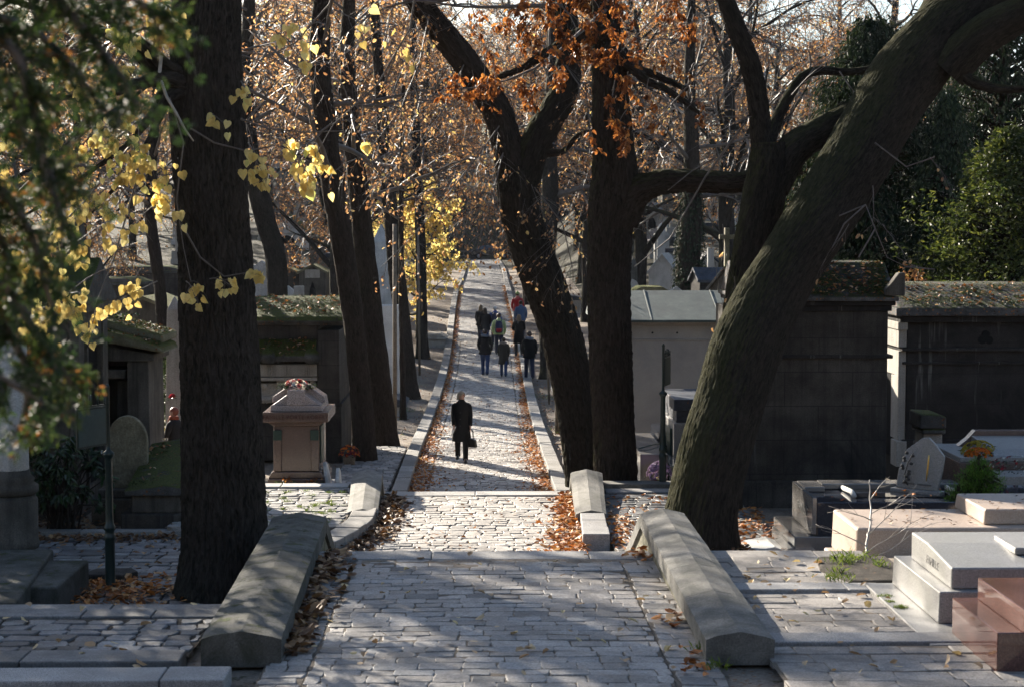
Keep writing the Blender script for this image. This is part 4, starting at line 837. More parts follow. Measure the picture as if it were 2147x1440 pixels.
slim('slim_tree', 'grey trunk rising beyond the gable tomb on the left', [(345, 720, 46, 26), (338, 640, 46, 24), (326, 540, 46, 26), (315, 440, 46, 24), (322, 300, 46, 20), (330, 120, 46, 16), (325, -60, 46, 10)], 'bark_far', 47, group='dark trunks between the left tombs')
slim('slim_tree', 'broad-footed trunk on the right verge beside the walking group', [(1158, 800, 65, 52), (1154, 760, 65, 42), (1148, 680, 65, 38), (1146, 560, 65, 36), (1154, 420, 65, 34), (1152, 300, 65, 30), (1158, 150, 65, 26), (1158, 0, 65, 20)], 'bark_far', 48, 11, 3, 5.5, 'leaf_rust', group='trees on the right verge')
slim('slim_tree', 'thin dark trunk far up the right verge', [(1105, 640, 96, 18), (1108, 560, 96, 15), (1112, 440, 96, 14), (1116, 300, 96, 12), (1120, 100, 96, 8)], 'bark_far', 49, 11, 3, 5.5, 'leaf_rust', group='trees on the right verge')
slim('ivy_tree', 'short dark ivy-clad trunk beyond the copper roof', [(1440, 640, 62, 60), (1442, 580, 62, 52), (1448, 500, 62, 48), (1452, 420, 62, 40), (1450, 320, 62, 32), (1446, 180, 62, 24), (1450, 0, 62, 16)], 'bark_brown', 50, 9, 3.4, 1.2, 'leaf_tan', group='dark trunks beyond the right tombs')
def stake(label, px, py0, py1, Y, w, lean=0):
    b = at(px, py0, Y); z = gz(b.x, b.y); h = at(px, py1, Y).z - z; r = w / 2 * Y / 3600; mb = MB(); tube(mb, [(0, 0, -.1), (lean * .5, 0, h * .5), (lean, 0, h)], [r, r, r * .92], 8, 0, .5, True); o = mb.build('wooden_stake', M['wood'], None, loc=(b.x, b.y, z)); tag(o, label, 'stake', 'wooden stakes along the path')
stake('tall grey wooden stake beside the thin young tree', 828, 885, 470, 48.5, 9, .02)
stake('stout short stake beside the bowed tree', 1171, 880, 620, 47, 15)
stake('thin leaning pole next to the broad-footed trunk', 1152, 820, 640, 56, 5, -.15)
stake('dark thin post far up the right verge', 1098, 640, 560, 84, 6)
stake('thin pole in front of the straight left trunk', 880, 780, 480, 66, 5, -.05)

# --- copies of the grown kinds
BGT = [('rust', 'rust-leaved tree just right of the car at the far end', 4.5, 150), ('mixed', 'rust-leaved tree standing right behind the broad-footed trunk', 5.2, 86), ('tan', 'tan-leaved tree above the left verge beyond the yellow one', -4.2, 112),
       ('rust', 'rust-leaved tree beyond the tall pale monument on the left', -7.5, 92), ('bare', 'nearly bare tree to the left of the domed mossy tomb', -13.5, 88), ('tan', 'tan-leaved tree in the hollow behind the left gable tomb', -18, 78),
       ('low', 'low tan-leaved tree on the bank right of the white gable chapel', 15.5, 96), ('bare', 'nearly bare tree behind the white gable chapel', 8.5, 116), ('mixed', 'rust tree on the slope behind the dark slate-roofed tomb', 13.5, 80),
       ('tan', 'tan tree on the rise between chapel and slate roof', 11, 138), ('low', 'low tree beside the blue-shaded gable mausoleum', -22, 108), ('rust', 'rust tree in front of the far pale building, right side', -6.5, 150),
       ('bare', 'bare tall tree in front of the far pale building, left side', -21, 150), ('mixed', 'rust tree behind the far car, left of the path', -3, 196), ('tan', 'tan tree behind the far car, centre of the slope', 2.5, 205), ('bare', 'bare tree on the far slope right of the car', 8.5, 190),
       ('low', 'low bushy tree on the far slope, right of the bare one', 17, 168), ('rust', 'rust tree at the right skyline', 27, 190), ('bare', 'bare tree at the right skyline beside the rust one', 20, 215), ('tan', 'tan tree at the skyline above the path', -1, 245),
       ('bare', 'bare tree at the skyline left of the path', -12, 235), ('mixed', 'rust tree at the left skyline', -32, 200), ('bare', 'bare tree at the left skyline', -42, 225), ('tan', 'tan tree at the skyline right of the path', 11, 250), ('low', 'low tree on the far left bank', -30, 135), ('rust', 'rust tree on the far left bank', -26, 82), ('low', 'low tan tree behind the sooty tombs on the right', 25, 110), ('bare', 'bare tree behind the dark evergreens on the right', 33, 140), ('tan', 'tan tree added to dapple the upper landing, close behind the shaded mausoleum', -11.2, 32), ('tan', 'slight tan tree added to dapple the upper landing, beside the open chapel', -9.5, 30.2), ('tan', 'second tan tree added to dapple the upper landing, farther behind the shaded mausoleum', -14, 37),  # three trees by the shaded mausoleum are added to dapple the landing
       ('low', 'low leafy tree at the top of the bank above the car', -5.5, 222), ('low', 'low leafy tree on the bank right above the car', 5, 230), ('tan', 'tan tree above the copper roof, close to the straight trunk', 6.6, 72), ('bare', 'bare tree close behind the ivy-clad trunk', 9.6, 68), ('low', 'low tan tree near the leftmost tombs', -14.5, 60), ('mixed', 'rust tree on the left verge between stakes and monument', -5.6, 76), ('rust', 'rust tree on the right verge, halfway to the car', 4.3, 118)]
BGT += [('rust', 'rust tree on the left bank, halfway up beyond the domed tomb', -11, 122), ('mixed', 'rust tree on the left bank under the pale building', -16, 128), ('tan', 'tan tree at the foot of the left bank', -9.5, 104), ('tan', 'tan tree behind the far-left vault', -24, 96), ('mixed', 'rust tree on the far-left rise', -36, 160),
        ('rust', 'rust tree on the right bank beyond the low pale verge tomb', 9, 99), ('mixed', 'rust tree on the right bank, under the dim gabled vault', 14.5, 122), ('tan', 'tan tree on the right bank behind the long shaded vault', 20, 134), ('rust', 'rust tree between the two dim vaults on the right rise', 8, 142), ('tan', 'tan tree at the right edge of the far slope', 36, 175), ('mixed', 'rust tree behind the dark conifer top', 22, 92),
        ('tan', 'tan tree tight behind the tall pale monument', -6.2, 71), ('mixed', 'rust tree left of the car, on the verge corner', -5, 168), ('rust', 'rust tree right behind the car', 4, 192), ('tan', 'tan tree high on the slope, left of centre', -7, 205), ('rust', 'rust tree high on the slope above the yellow tree', -14, 182), ('mixed', 'rust tree high on the slope, right of centre', 12, 180), ('bare', 'bare tree high above the white gable chapel', 18, 186), ('tan', 'tan tree beside the wide low verge tomb', 6.2, 108), ('mixed', 'rust tree closing the left verge before the car', -3.9, 138)]
rg = random.Random(3)
for (k, lab, x, y) in BGT: plant(k, 'autumn_tree', lab, 'tree', x, y, rg.uniform(0, 6.28), rg.uniform(.9, 1.15) * lerp(1.05, 1.75, smooth(60, 130, y)) * (1.15 if k == 'bare' else 1), 'autumn trees beyond the tombs')
plant('yellow', 'yellow_tree', 'small tree full of bright yellow leaves beside the left kerb', 'tree', -3.0, 79, 1.0, .98)
plant('yellow', 'yellow_tree', 'smaller yellow-leaved tree behind the brighter one', 'tree', -4.6, 96, 2.6, .9)

# the wood on the far rise reads as one mass
rg = random.Random(19); mb = MB(); n = 0
while n < 190:
    x, y = rg.uniform(-130, 130), rg.uniform(196, 345)
    if abs(x) > y * .42 or (-33 < x < 17 and y > 226 and y < 248): continue
    n += 1; z = gz(x, y) - .2; H = rg.uniform(15, 26); top = Vector((x + rg.uniform(-1, 1), y, z + H)); b0 = Vector((x, y, z)); tube(mb, [b0, b0.lerp(top, .5) + Vector((rg.uniform(-.3, .3), 0, 0)), top], [.24, .16, .04], 6, 0, .5, True, False)
    m_ = 1 if rg.random() < .5 else 2; lv_ = rg.choice((40, 100, 200))
    for k in range(44):
        f_ = rg.uniform(.18, 1); a = rg.uniform(0, 6.28); L_ = rg.uniform(2.2, 5.2) * (1.25 - .7 * f_); p, d = wander(rg, b0.lerp(top, f_), Vector((cos(a), sin(a), rg.uniform(0, 1))), L_, 4, .22, -.03); tube(mb, p, [.05, .04, .03, .02, .012], 3, 0, rg.random(), False, False)
        for q in range(5): p2, d2 = wander(rg, p[rg.randint(1, 4)], d + rvec(rg), L_ * .5, 3, .25, -.08); tube(mb, p2, [.022, .018, .014, .01], 3, 0, rg.random(), False, False)
        for q in range(lv_ // 34 + 1): put_leaf(mb, rg, 'flat', p[rg.randint(1, 4)] + rvec(rg) * .8, d, .24, m_)
o = mb.build('far_wood', [M['twig'], M['leaf_rust'], M['leaf_tan']]); o['kind'] = 'stuff'

# ivy round the ivy-clad trunk
t = bpy.data.objects['ivy_tree']; rg = random.Random(4); mb = MB(); z0 = t.location.z
for i in range(1500):
    py = rg.uniform(380, 640); q = at(lerp(1452, 1441, (py - 380) / 260), py, 62) - t.location; a = rg.uniform(0, 6.28); r = rg.uniform(.42, .56) * lerp(.8, 1.15, (py - 380) / 260)
    leaf(mb, q + Vector((cos(a) * r, sin(a) * r, 0)), Vector((cos(a) * .4, sin(a) * .4, -1)) + rvec(rg) * .5, Vector((cos(a), sin(a), .2)), rg.uniform(.08, .16), .08, 0, rg.random(), .2)
mb.build('ivy', M['leaf_dark'], t)
# ------------------------------------------------------------------ evergreens and shrubs
def evergreen(name, label, cat, x, y, H, Rx, lm, n, size, seed, z0=.8, hang=.7, trunk_r=.2, shape=1.0, group=None, per=13, z=None, wd=.4, core=True):
    base = Vector((x, y, gz(x, y) if z is None else z)); t = thing(name, label, cat, base, 0, group); rg = random.Random(seed); tm, lf = MB(), MB()
    P = [Vector((0, 0, -.2)), Vector((.05, 0, H * .4)), Vector((-.05, .05, H * .95))]; limb(tm, P, [trunk_r, trunk_r * .7, trunk_r * .15], 12, .3, trunk_r * .06, 0, seed, .05)
    for i in range(n):
        f = rg.random() ** .9; zz = lerp(z0, H, f); rr = Rx * (sin(pi * clamp(f * .86 + .14)) ** .7 if shape == 1 else (1 - f) ** .8 + .06) * (1 + .45 * noise.noise(Vector((f * 7, i * .37, seed))))
        a = rg.uniform(0, 2 * pi); rr *= 1 + .6 * noise.noise(Vector((cos(a) * 1.6, sin(a) * 1.6, f * 6 + seed))); q = rg.uniform(.55, 1.0) if rg.random() < .8 else rg.uniform(.2, .6)
        c = Vector((cos(a) * rr * q, sin(a) * rr * q, zz)); out = Vector((cos(a), sin(a), .25))
        if i % 3 == 0:
            k0 = Vector((0, 0, max(.1, zz - rr * .25))); tube(tm, [k0, k0.lerp(c, .5) + Vector((0, 0, .1)), c], [.03, .02, .006], 4, 0, .5, False, False)
        tone = rg.uniform(-.2, .2)
        for k in range(per):
            d = (out * rg.uniform(.2, 1) + Vector((0, 0, -hang)) + rvec(rg) * .55).normalized(); p = c + rvec(rg) * size * rg.uniform(.4, 2.4)
            leaf(lf, p, d, out + rvec(rg) * .5, size * rg.uniform(.7, 1.5), size * wd * rg.uniform(.7, 1.3), 0, clamp(rg.random() * .8 + .1 + tone), .2, .2)
    tm.build('trunk', M['bark_brown'], t); lf.build('crown', M[lm], t); return t
evergreen('cedar', 'dark drooping evergreen rising behind the leaning trunk', 'tree', 9.6, 43, 10.5, 2.5, 'leaf_dark', 2100, .15, 61, .6, 1.0, .3, group='dark evergreens behind the sooty tombs')
evergreen('cedar', 'dark evergreen standing farthest right above the leaf-strewn roof', 'tree', 13.6, 45, 13, 3.0, 'leaf_dark', 2000, .15, 62, .6, 1.0, .3, group='dark evergreens behind the sooty tombs')
evergreen('cedar', 'tall dark blue-green conifer top between the bare crowns', 'tree', 17.5, 75, 14, 3.2, 'leaf_dark', 1200, .2, 63, 2, .3, .3, 2, group='dark evergreens behind the sooty tombs')
evergreen('ivy_column', 'grey-green ivy-hung evergreen between the two dark ones', 'tree', 11.2, 41.5, 8.6, 1.1, 'leaf_green', 800, .12, 64, .5, 1.4, .16)
evergreen('green_shrub', 'big sunlit yellow-green shrub above the leaf-strewn roof', 'shrub', 11.7, 38, 7.4, 2.1, 'leaf_lightgreen', 2000, .11, 65, .4, .2, .1, per=15)
evergreen('green_shrub', 'low green bush peeping over the mossy sooty roof', 'shrub', 7.6, 40, 5.4, .95, 'leaf_green', 420, .10, 66, .3, .2, .08)
evergreen('red_leaf_shrub', 'small red-leaved shrub on the seam of the two sooty roofs', 'shrub', 9.3, 37.2, 4.35, .55, 'leaf_rust', 120, .10, 67, 2.6, .2, .03, per=7)
evergreen('yew', 'dense dark yew at the picture edge behind the shaded mausoleum', 'tree', -10.8, 34, 6.2, 2.1, 'leaf_dark', 1300, .15, 68, .8, .5, .3)
evergreen('yew', 'dense dark yew added out of view on the left to shade the terrace', 'tree', -10.1, 23.9, 7.6, 2.3, 'leaf_dark', 1500, .17, 69, .8, .5, .3)  # unseen, added to keep sun off the left terrace
evergreen('yew', 'second dense yew added out of view on the left to shade the terrace', 'tree', -13.9, 23.6, 7.8, 2.4, 'leaf_dark', 1500, .15, 78, .8, .5, .3)  # unseen as well, widens the added terrace shade
evergreen('round_shrub', 'dark laurel bush between the carved mausoleum and the domed tomb', 'shrub', -4.85, 55, 2.7, .75, 'leaf_green', 260, .09, 70, .3, .1, .05)
evergreen('climbing_shrub', 'dark narrow bush beside the small white cross behind the red-haired visitor', 'shrub', -7.1, 39.5, 2.6, .4, 'leaf_green', 260, .08, 71, .2, .3, .05)
evergreen('thuja', 'bright green rounded dwarf conifer on the tomb beside the carved plaque', 'shrub', at(2052, 1000, 22.6).x, 22.6, .68, .31, 'leaf_thuja', 700, .035, 72, .05, -.9, .03, z=1.62, per=9, wd=.25)
evergreen('thuja', 'low small green tuft left of the rounded dwarf conifer', 'shrub', at(2010, 1020, 22.5).x, 22.5, .3, .17, 'leaf_thuja', 160, .03, 73, .03, -.5, .02, z=1.62, per=9, wd=.25)
# glossy spotted laurel beside the shaded mausoleum
base = Vector((at(130, 1040, 25).x, 25, .98)); t = thing('laurel_shrub', 'glossy dark laurel with big drooping leaves beside the signpost', 'shrub', base); rg = random.Random(74); tm, lf = MB(), MB()
for i in range(70):
    a = rg.uniform(0, 6.28); p0 = Vector((rg.uniform(-.2, .2), rg.uniform(-.2, .2), 0)); q = Vector((cos(a) * rg.uniform(.2, .68), sin(a) * rg.uniform(.2, .6), rg.uniform(.35, 1.45)))
    tube(tm, [p0, p0.lerp(q, .5) + Vector((0, 0, .2)), q], [.014, .01, .006], 5, 0, .5, True, False)
    for k in range(11):
        d = Vector((cos(a) * .5 + rg.gauss(0, .6), sin(a) * .5 + rg.gauss(0, .6), -.35 + rg.gauss(0, .3))); leaf(lf, q + rvec(rg) * .07, d, Vector((rg.gauss(0, .4), -.3, 1)), rg.uniform(.13, .22), rg.uniform(.045, .07), 0, rg.random() ** 1.5, .15, .25)
tm.build('trunk', M['bark'], t); lf.build('crown', M['leaf_laurel'], t)

# --- the conifer close to the camera, out of focus, its boughs hanging into the view
base = Vector((-2.9, 4.6, gz(-2.9, 4.6))); t = thing('near_conifer', 'blurred green conifer boughs hanging close in front at the top left', 'tree', base)
rg = random.Random(90); tm, lf, wd = MB(), MB(), MB()
limb(tm, [Vector((0, 0, -.2)), Vector((.03, 0, 2)), Vector((-.05, 0, 4.6)), Vector((0, 0, 7.5))], [.16, .14, .09, .02], 20, .1, .01, 0, 3); tm.build('trunk', M['bark_brown'], t)
BOUGH = [[(-1050, -150), (-500, -60), (-100, 20), (60, 60), (160, 150), (210, 230)], [(-1050, 0), (-500, 60), (-150, 120), (10, 170), (50, 290), (110, 370), (160, 400)], [(-1050, -300), (-400, -200), (0, -120), (150, -60), (260, -10), (350, 40)], [(-1050, 180), (-500, 260), (-150, 330), (-20, 380), (60, 480), (90, 580), (110, 650)], [(-1050, 400), (-500, 480), (-120, 560), (10, 600), (70, 690), (120, 760), (150, 800)], [(-1050, -200), (-300, -80), (60, -30), (170, 60), (240, 140), (270, 200)],
         [(-1050, 600), (-400, 700), (-100, 760), (20, 800), (80, 840)], [(-1050, 560), (-400, 560), (-100, 600), (20, 700), (60, 800), (40, 900)], [(-1050, -100), (-300, 0), (0, 80), (60, 200), (90, 330), (130, 470)], [(-900, 300), (-300, 330), (-60, 400), (0, 500), (20, 620)]]
for i, b in enumerate(BOUGH):
    Y0 = 4.5 + .25 * sin(i * 2.1); bp = [at(x, y, Y0) - base for x, y in b]; bp[0] = Vector((.02, 0, bp[0].z - .12)); pts, rd = catmull(bp, [lerp(.024, .005, k / (len(b) - 1)) for k in range(len(b))], .05)
    tube(wd, pts, rd, 6, 0)
    for k in range(len(pts)):
        inview = (pts[k] + base).x / Y0 > -.36
        if not inview and (k % 2 or k < 5): continue
        for _ in range(7 if inview else 3):
            sd = rvec(rg); sd.z -= .55; sd.x += .25; sd.normalize(); L = rg.uniform(.05, .16); q, e = wander(rg, pts[k], sd, L, 4, .2, -.1); tube(wd, q, [.003, .0025, .002, .0015, .001], 3, 0, .5, False, False); tone = rg.random()
            if rg.random() < .18: continue
            for j in range(1, 5):
                for _ in range(11): leaf(lf, q[j] + rvec(rg) * .012, (e + rvec(rg) * .9).normalized(), rvec(rg), rg.uniform(.012, .028), rg.uniform(.004, .008), 0, clamp(tone * .7 + rg.random() * .33), .2)
wd.build('branches', M['twig'], t); lf.build('crown', M['needle'], t)

# ------------------------------------------------------------------ signposts
def signpost(label, x, y, h, yaw, z):
    t = thing('signpost', label, 'signpost', (x, y, z), 0, 'green iron signposts'); mb = MB(); r = .047
    lathe(mb, [(.075, -.2), (.075, .04), (.062, .07), (.06, .62), (.07, .64), (.07, .68), (.058, .70), (.058, .74), (.072, .76), (.072, .79), (r + .004, .83), (r, .9), (r * .9, h - .88), (r * 1.05, h - .86), (r * 1.5, h - .83), (r * 1.5, h - .8), (.03, h - .77), (.022, h - .72), (.022, h - .02), (.03, h), (.012, h + .04)], 16, (0, 0, 0)); mb.build('pole', M['iron'], t)
    R = Matrix.Rotation(yaw, 4, 'Z'); mb = MB(); box(mb, .035, .57, -.012, .012, h - .7, h - .22); fr = mb.build('sign_frame', M['iron'], t, .006); fr.rotation_euler = (0, 0, yaw)
    mb = MB(); box(mb, .06, .545, -.017, .017, h - .675, h - .245); p = mb.build('sign_plate', M['plate'], fr); mb = MB()
    for i in range(5): tube(mb, [(.06 + i * .12, 0, h - .2), (.06 + i * .12, 0, h - .12 + .05 * sin(i * pi / 4))], .012, 6)
    box(mb, .04, .56, -.008, .008, h - .215, h - .195); mb.build('sign_crest', M['iron'], t).rotation_euler = (0, 0, yaw)
    return t, p
bb = at(232, 1240, 20.9); signpost('dark green iron signpost with a plate, standing in leaves below the left terrace', bb.x, 20.9, 2.5, radians(180 + 62), .98)
bb = at(1389, 1045, 29.2); signpost('green iron signpost with its plate edge-on, between the straight and leaning trunks', bb.x, 29.2, 2.55, radians(72), .86)

# ------------------------------------------------------------------ tombs on the right
def gable(mb, x0, x1, y0, y1, ze, zr, ov=.12, th=.1, axis='x', m=0):
    # ridge along axis; two sloping slabs as one prism
    if axis == 'x':
        c = (y0 + y1) / 2; pr = [(y0 - ov, ze - .02), (c, zr), (y1 + ov, ze - .02), (y1 + ov, ze - .02 - th), (y0 - ov, ze - .02 - th)]; prism(mb, pr, 'x', x0 - ov, x1 + ov, m)
    else:
        c = (x0 + x1) / 2; pr = [(x0 - ov, ze - .02), (c, zr), (x1 + ov, ze - .02), (x1 + ov, ze - .02 - th), (x0 - ov, ze - .02 - th)]; prism(mb, pr, 'y', y0 - ov, y1 + ov, m)

# sooty mausoleum behind the leaning trunk
t = thing('mausoleum', 'sooty windowless mausoleum with a mossy leaf-strewn roof behind the leaning trunk', 'mausoleum', (3.85, 27.4, .9))
mb = MB(); box(mb, .3, 2.66, .1, 3.2, .45, 3.18); mb.build('wall', M['soot'], t, .015)
mb = MB(); box(mb, .2, 2.74, -.02, 3.3, -.3, .45, 0, .5, .03, .03); mb.build('plinth', M['soot'], t, .02)
mb = MB(); box(mb, .44, 2.74, .05, 3.28, 2.42, 2.48); box(mb, .45, 2.71, .05, 3.27, 3.18, 3.27); box(mb, .4, 2.76, .0, 3.34, 3.27, 3.34); mb.build('cornice', M['soot_black'], t, .015)
mb = MB(); box(mb, .36, 2.8, -.06, 3.4, 3.342, 3.42); prism(mb, [(-.04, 3.422), (3.36, 3.422), (2.5, 3.95), (.8, 3.95)], 'x', .4, 2.76); mb.build('roof', M['roofleaf'], t, .02)
mb = MB(); prism(mb, [(2.56, 3.43), (2.88, 3.43), (2.88, 3.8), (2.78, 3.8), (2.68, 3.66), (2.58, 3.54)], 'y', -.1, .12); mb.build('corner_ornament', M['lime'], t, .02)
# black mausoleum further right, with its lit doorway end
t = thing('mausoleum', 'blackened mausoleum with a trefoil vent and pale runs, its pale end catching the sun', 'mausoleum', (8.1, 33, .8))
mb = MB(); box(mb, .1, 6, .08, 3.6, .5, 2.8); mb.build('wall', M['soot_black'], t, .015)
mb = MB(); box(mb, .02, 6, -.02, 3.6, -.4, .52); mb.build('plinth', M['soot_black'], t, .02)
mb = MB(); box(mb, -.005, 6, 0, 3.65, 2.24, 2.3); box(mb, .02, 6, .03, 3.65, 1.98, 2.03); box(mb, -.06, 6, -.04, 3.7, 2.8, 2.92); mb.build('cornice', M['soot_black'], t, .012)
mb = MB(); box(mb, -.16, 6, -.14, 3.8, 2.922, 3.08); prism(mb, [(-.12, 3.08), (3.8, 3.08), (2.9, 3.5), (1.2, 3.5)], 'x', -.1, 6); mb.build('roof', M['roofleaf'], t, .02)
mb = MB(); 
for (a, b, c_, d) in ((-.05, .1, .1, .42), ): box(mb, a, .098, c_, d, .5, 2.24)
box(mb, -.05, .098, 2.6, 2.9, .5, 2.24); box(mb, -.06, .098, .08, 3.0, 2.31, 2.79); box(mb, -.09, .098, 0, 3.1, 2.65, 2.8); box(mb, -.03, .098, .43, 2.59, 1.75, 2.23); box(mb, -.035, .098, .43, .75, .5, 1.74); box(mb, -.1, .1, -.04, .44, .0, .5); mb.build('door_surround', M['lime_pale'], t, .012)
mb = MB(); box(mb, .0, .099, .76, 2.3, .1, 1.74); mb.build('door', M['dark'], t)
mb = MB()
for k in range(3): lathe(mb, [(.075, 0), (.075, .02)], 14, (0, 0, 0), 0)
mb = MB()
for (dx, dz) in ((-.07, 0), (.07, 0), (0, .11)): prism(mb, [(1.63 + dx + .078 * cos(a * pi / 8), 2.45 + dz + .078 * sin(a * pi / 8)) for a in range(16)], 'y', .055 - abs(dx) * .02 + (.004 if dx > 0 else 0), .075)
mb.build('trefoil_vent', M['dark'], t)
# mossy roofless pillar in front of it, and the stele behind
t = thing('grave_pillar', 'weathered square pillar stone with a mossy cap in front of the blackened mausoleum', 'gravestone', (at(1945, 1010, 28.6).x, 28.6, .95))
mb = MB(); box(mb, -.17, .17, -.3, .3, 0, 1.05, 0, .5, .01, .02); mb.build('shaft', M['lime_pale'], t, .015)
mb = MB(); box(mb, -.2, .2, -.36, .36, 1.05, 1.14); prism(mb, [(-.24, 1.142), (.2, 1.142), (.2, 1.34), (.1, 1.38), (-.24, 1.4)], 'y', -.38, .38); mb.build('cap', M['roofmoss'], t, .03)
mb = MB(); box(mb, .18, .62, -.1, 1.2, -.1, .22); mb.build('base_slab', M['lime'], t, .02)

# polished black tomb with the carved plaque
XB = 4.36
t = thing('black_tomb', 'polished blue-black granite tomb with a sunken rolled top, behind the cream tomb', 'tomb', (XB, 22.3, .95))
mb = MB(); box(mb, .02, 3.2, .02, 1.5, .42, .87); mb.build('top_slab', M['bluegran'], t, .012)
mb = MB(); box(mb, -.28, 3.4, -.03, 1.6, 0, .42); box(mb, -.30, -.02, -.32, 1.62, -.02, .28); mb.build('base', M['greypol'], t, .012)
mb = MB(); box(mb, -.04, .018, .02, 1.5, .44, .93, 0, .5, .0, .0); mb.build('head_panel', M['greypol'], t, .01)
mb = MB(); prism(mb, [(.02, .872), (.3, .872), (.3, .94), (.02, .94)][::-1], 'y', .9, 1.5); box(mb, .3, 2.2, 1.12, 1.5, .872, .95); mb.build('raised_border', M['greypol'], t, .012)
mb = MB(); box(mb, .62, 2.0, .38, 1.1, .872, .885); mb.build('sunken_panel', M['black'], t)
mb = MB()
for yy in (.34, ): tube(mb, [(.58, yy, .9), (.6, .6, .92), (.58, 1.1, .9)], .035, 8)
tube(mb, [(2.02, .34, .9), (2.0, .6, .92), (2.02, 1.1, .9)], .035, 8); mb.build('scroll_roll', M['white'], t)
lettering('FAMILLE', .17, (-.043, .72, .68), (pi / 2, 0, -pi / 2), M['greyink'], t, .003)
t = thing('low_grave', 'low dark polished grave with gilt studs between the black and cream tombs', 'tomb', (3.98, 19.7, .95), 0)
mb = MB(); box(mb, .0, .26, -.9, 1.9, 0, .32); mb.build('kerb_block', M['greypol'], t, .01)
mb = MB(); box(mb, .27, 2.8, .9, 2.0, 0, .26); box(mb, .27, 2.4, -.9, .89, 0, .12); mb.build('slab', M['bluegran'], t, .01)
mb = MB(); rg = random.Random(4)
for i in range(16): lathe(mb, [(.016, 0), (.016, .008)], 8, (0, 0, 0))
mb = MB()
for i in range(9):
    for j in range(2): prism(mb, [(1.0 + i * .09 + .016 * cos(a * pi / 4), .06 + j * .06 + .014 * sin(a * pi / 4)) for a in range(8)], 'x', .255, .268)
mb.build('gilt_studs', M['gold'], t)
# carved plaque standing on the black tomb
t = thing('plaque', 'rough-edged upright plaque with carved flowers and a gilt figure, on the black tomb', 'plaque', (at(1915, 1015, 23.2).x, 23.0, 1.835), radians(-38))
mb = MB(); prism(mb, [(-.3, .05), (.3, .05), (.34, .3), (.36, .52), (.22, .68), (.12, .76), (.02, .74), (-.18, .58), (-.28, .3)], 'y', -.03, .03); o = mb.build('slab', M['granite'], t, .012); o.rotation_euler = (radians(-8), 0, 0)
mb = MB(); box(mb, -.36, .36, -.07, .09, -.005, .05); mb.build('foot', M['granite'], t, .01)
mb = MB(); rg = random.Random(3)
tube(mb, [(-.12, -.04, .1), (-.16, -.05, .25), (-.1, -.07, .42), (-.02, -.09, .55)], .008, 6)
for i in range(12): ball(mb, (-.12 + rg.uniform(-.07, .09), -.055 - i * .003, .15 + i * .036), .03, .012, .022, 0, .5, 7, 4)
mb.build('flower_relief', M['ink'], t)
mb = MB(); tube(mb, [(.15, -.05, .18), (.17, -.06, .3), (.19, -.075, .45), (.2, -.08, .54)], [.006, .014, .012, .006], 8); mb.build('gilt_figure', M['gold'], t)
mb = MB(); 
for (x0, x1, z) in ((-.2, -.02, .115), (.02, .22, .115)): box(mb, x0, x1, -.045, -.036, z, z + .02)
mb.build('caption_strip', M['greyink'], t)

# cream granite tomb
t = thing('cream_tomb', 'broad cream granite tomb in two tiers, in the sun beside the terrace', 'tomb', (4.14, 19.2, .9))
mb = MB(); box(mb, .0, 5, .02, 1.55, 0, .62, 0, .5, .02, .02); mb.build('base', M['pink'], t, .02)
mb = MB(); v = [(.1, .1), (5, .1), (5, 1.5), (.1, 1.5)]; box(mb, .1, 5, .12, 1.5, .622, 1.1, 0, .5, .015, .015); mb.build('body', M['pink'], t, .03)
mb = MB(); box(mb, 1.62, 5, .32, 1.56, 1.102, 1.28, 0, .5, .02, .02); mb.build('ledger', M['pink'], t, .02)
# grey granite tomb
t = thing('grey_tomb', 'speckled grey granite tomb with a shouldered top beside the terrace paving', 'tomb', (3.84, 14.5, 1.9))
mb = MB(); prism(mb, [(-.13, -.5), (4, -.5), (4, 2.0), (-.13, 2.0)], 'z', -.3, .06); mb.build('footing', M['granite'], t, .01)
mb = MB(); box(mb, .13, 4, .25, 1.95, .062, .34, 0, .5, .01, .01); mb.build('base', M['granite'], t, .012)
mb = MB(); prism(mb, [(.36, .342), (.36, .53), (1.2, .6), (1.78, .6), (1.78, .342)], 'x', .27, 4); mb.build('body', M['granite'], t, .015)
mb = MB(); box(mb, .95, 4, .75, 1.4, .57, .635); mb.build('ledger', M['granite'], t, .012)
mb = MB(); box(mb, 1.0, 4, .42, .7, .53, .552); mb.build('sunken_panel', M['bluegran'], t, .005)
lettering('FAMILLE', .11, (.268, 1.0, .45), (pi / 2, 0, -pi / 2), M['granite_dark'], t, .002)
# red granite tomb at the picture edge
t = thing('red_tomb', 'polished red granite tomb in two steps, in front of the grey one', 'tomb', (3.98, 13.05, 1.9))
mb = MB(); box(mb, .0, 4, .02, 1.3, 0, .38); mb.build('base', M['red'], t, .008)
mb = MB(); box(mb, .2, 4, .0, 1.25, .382, .56); mb.build('body', M['red'], t, .008)
mb = MB(); ball(mb, (5.35, 12.9, 1.9), .62, .8, .2, 0, .5, 12, 6, .12, 4); tag(mb.build('boulder', M['coping'], None), 'rough grey stone slab at the foot of the red granite tomb', 'stone')
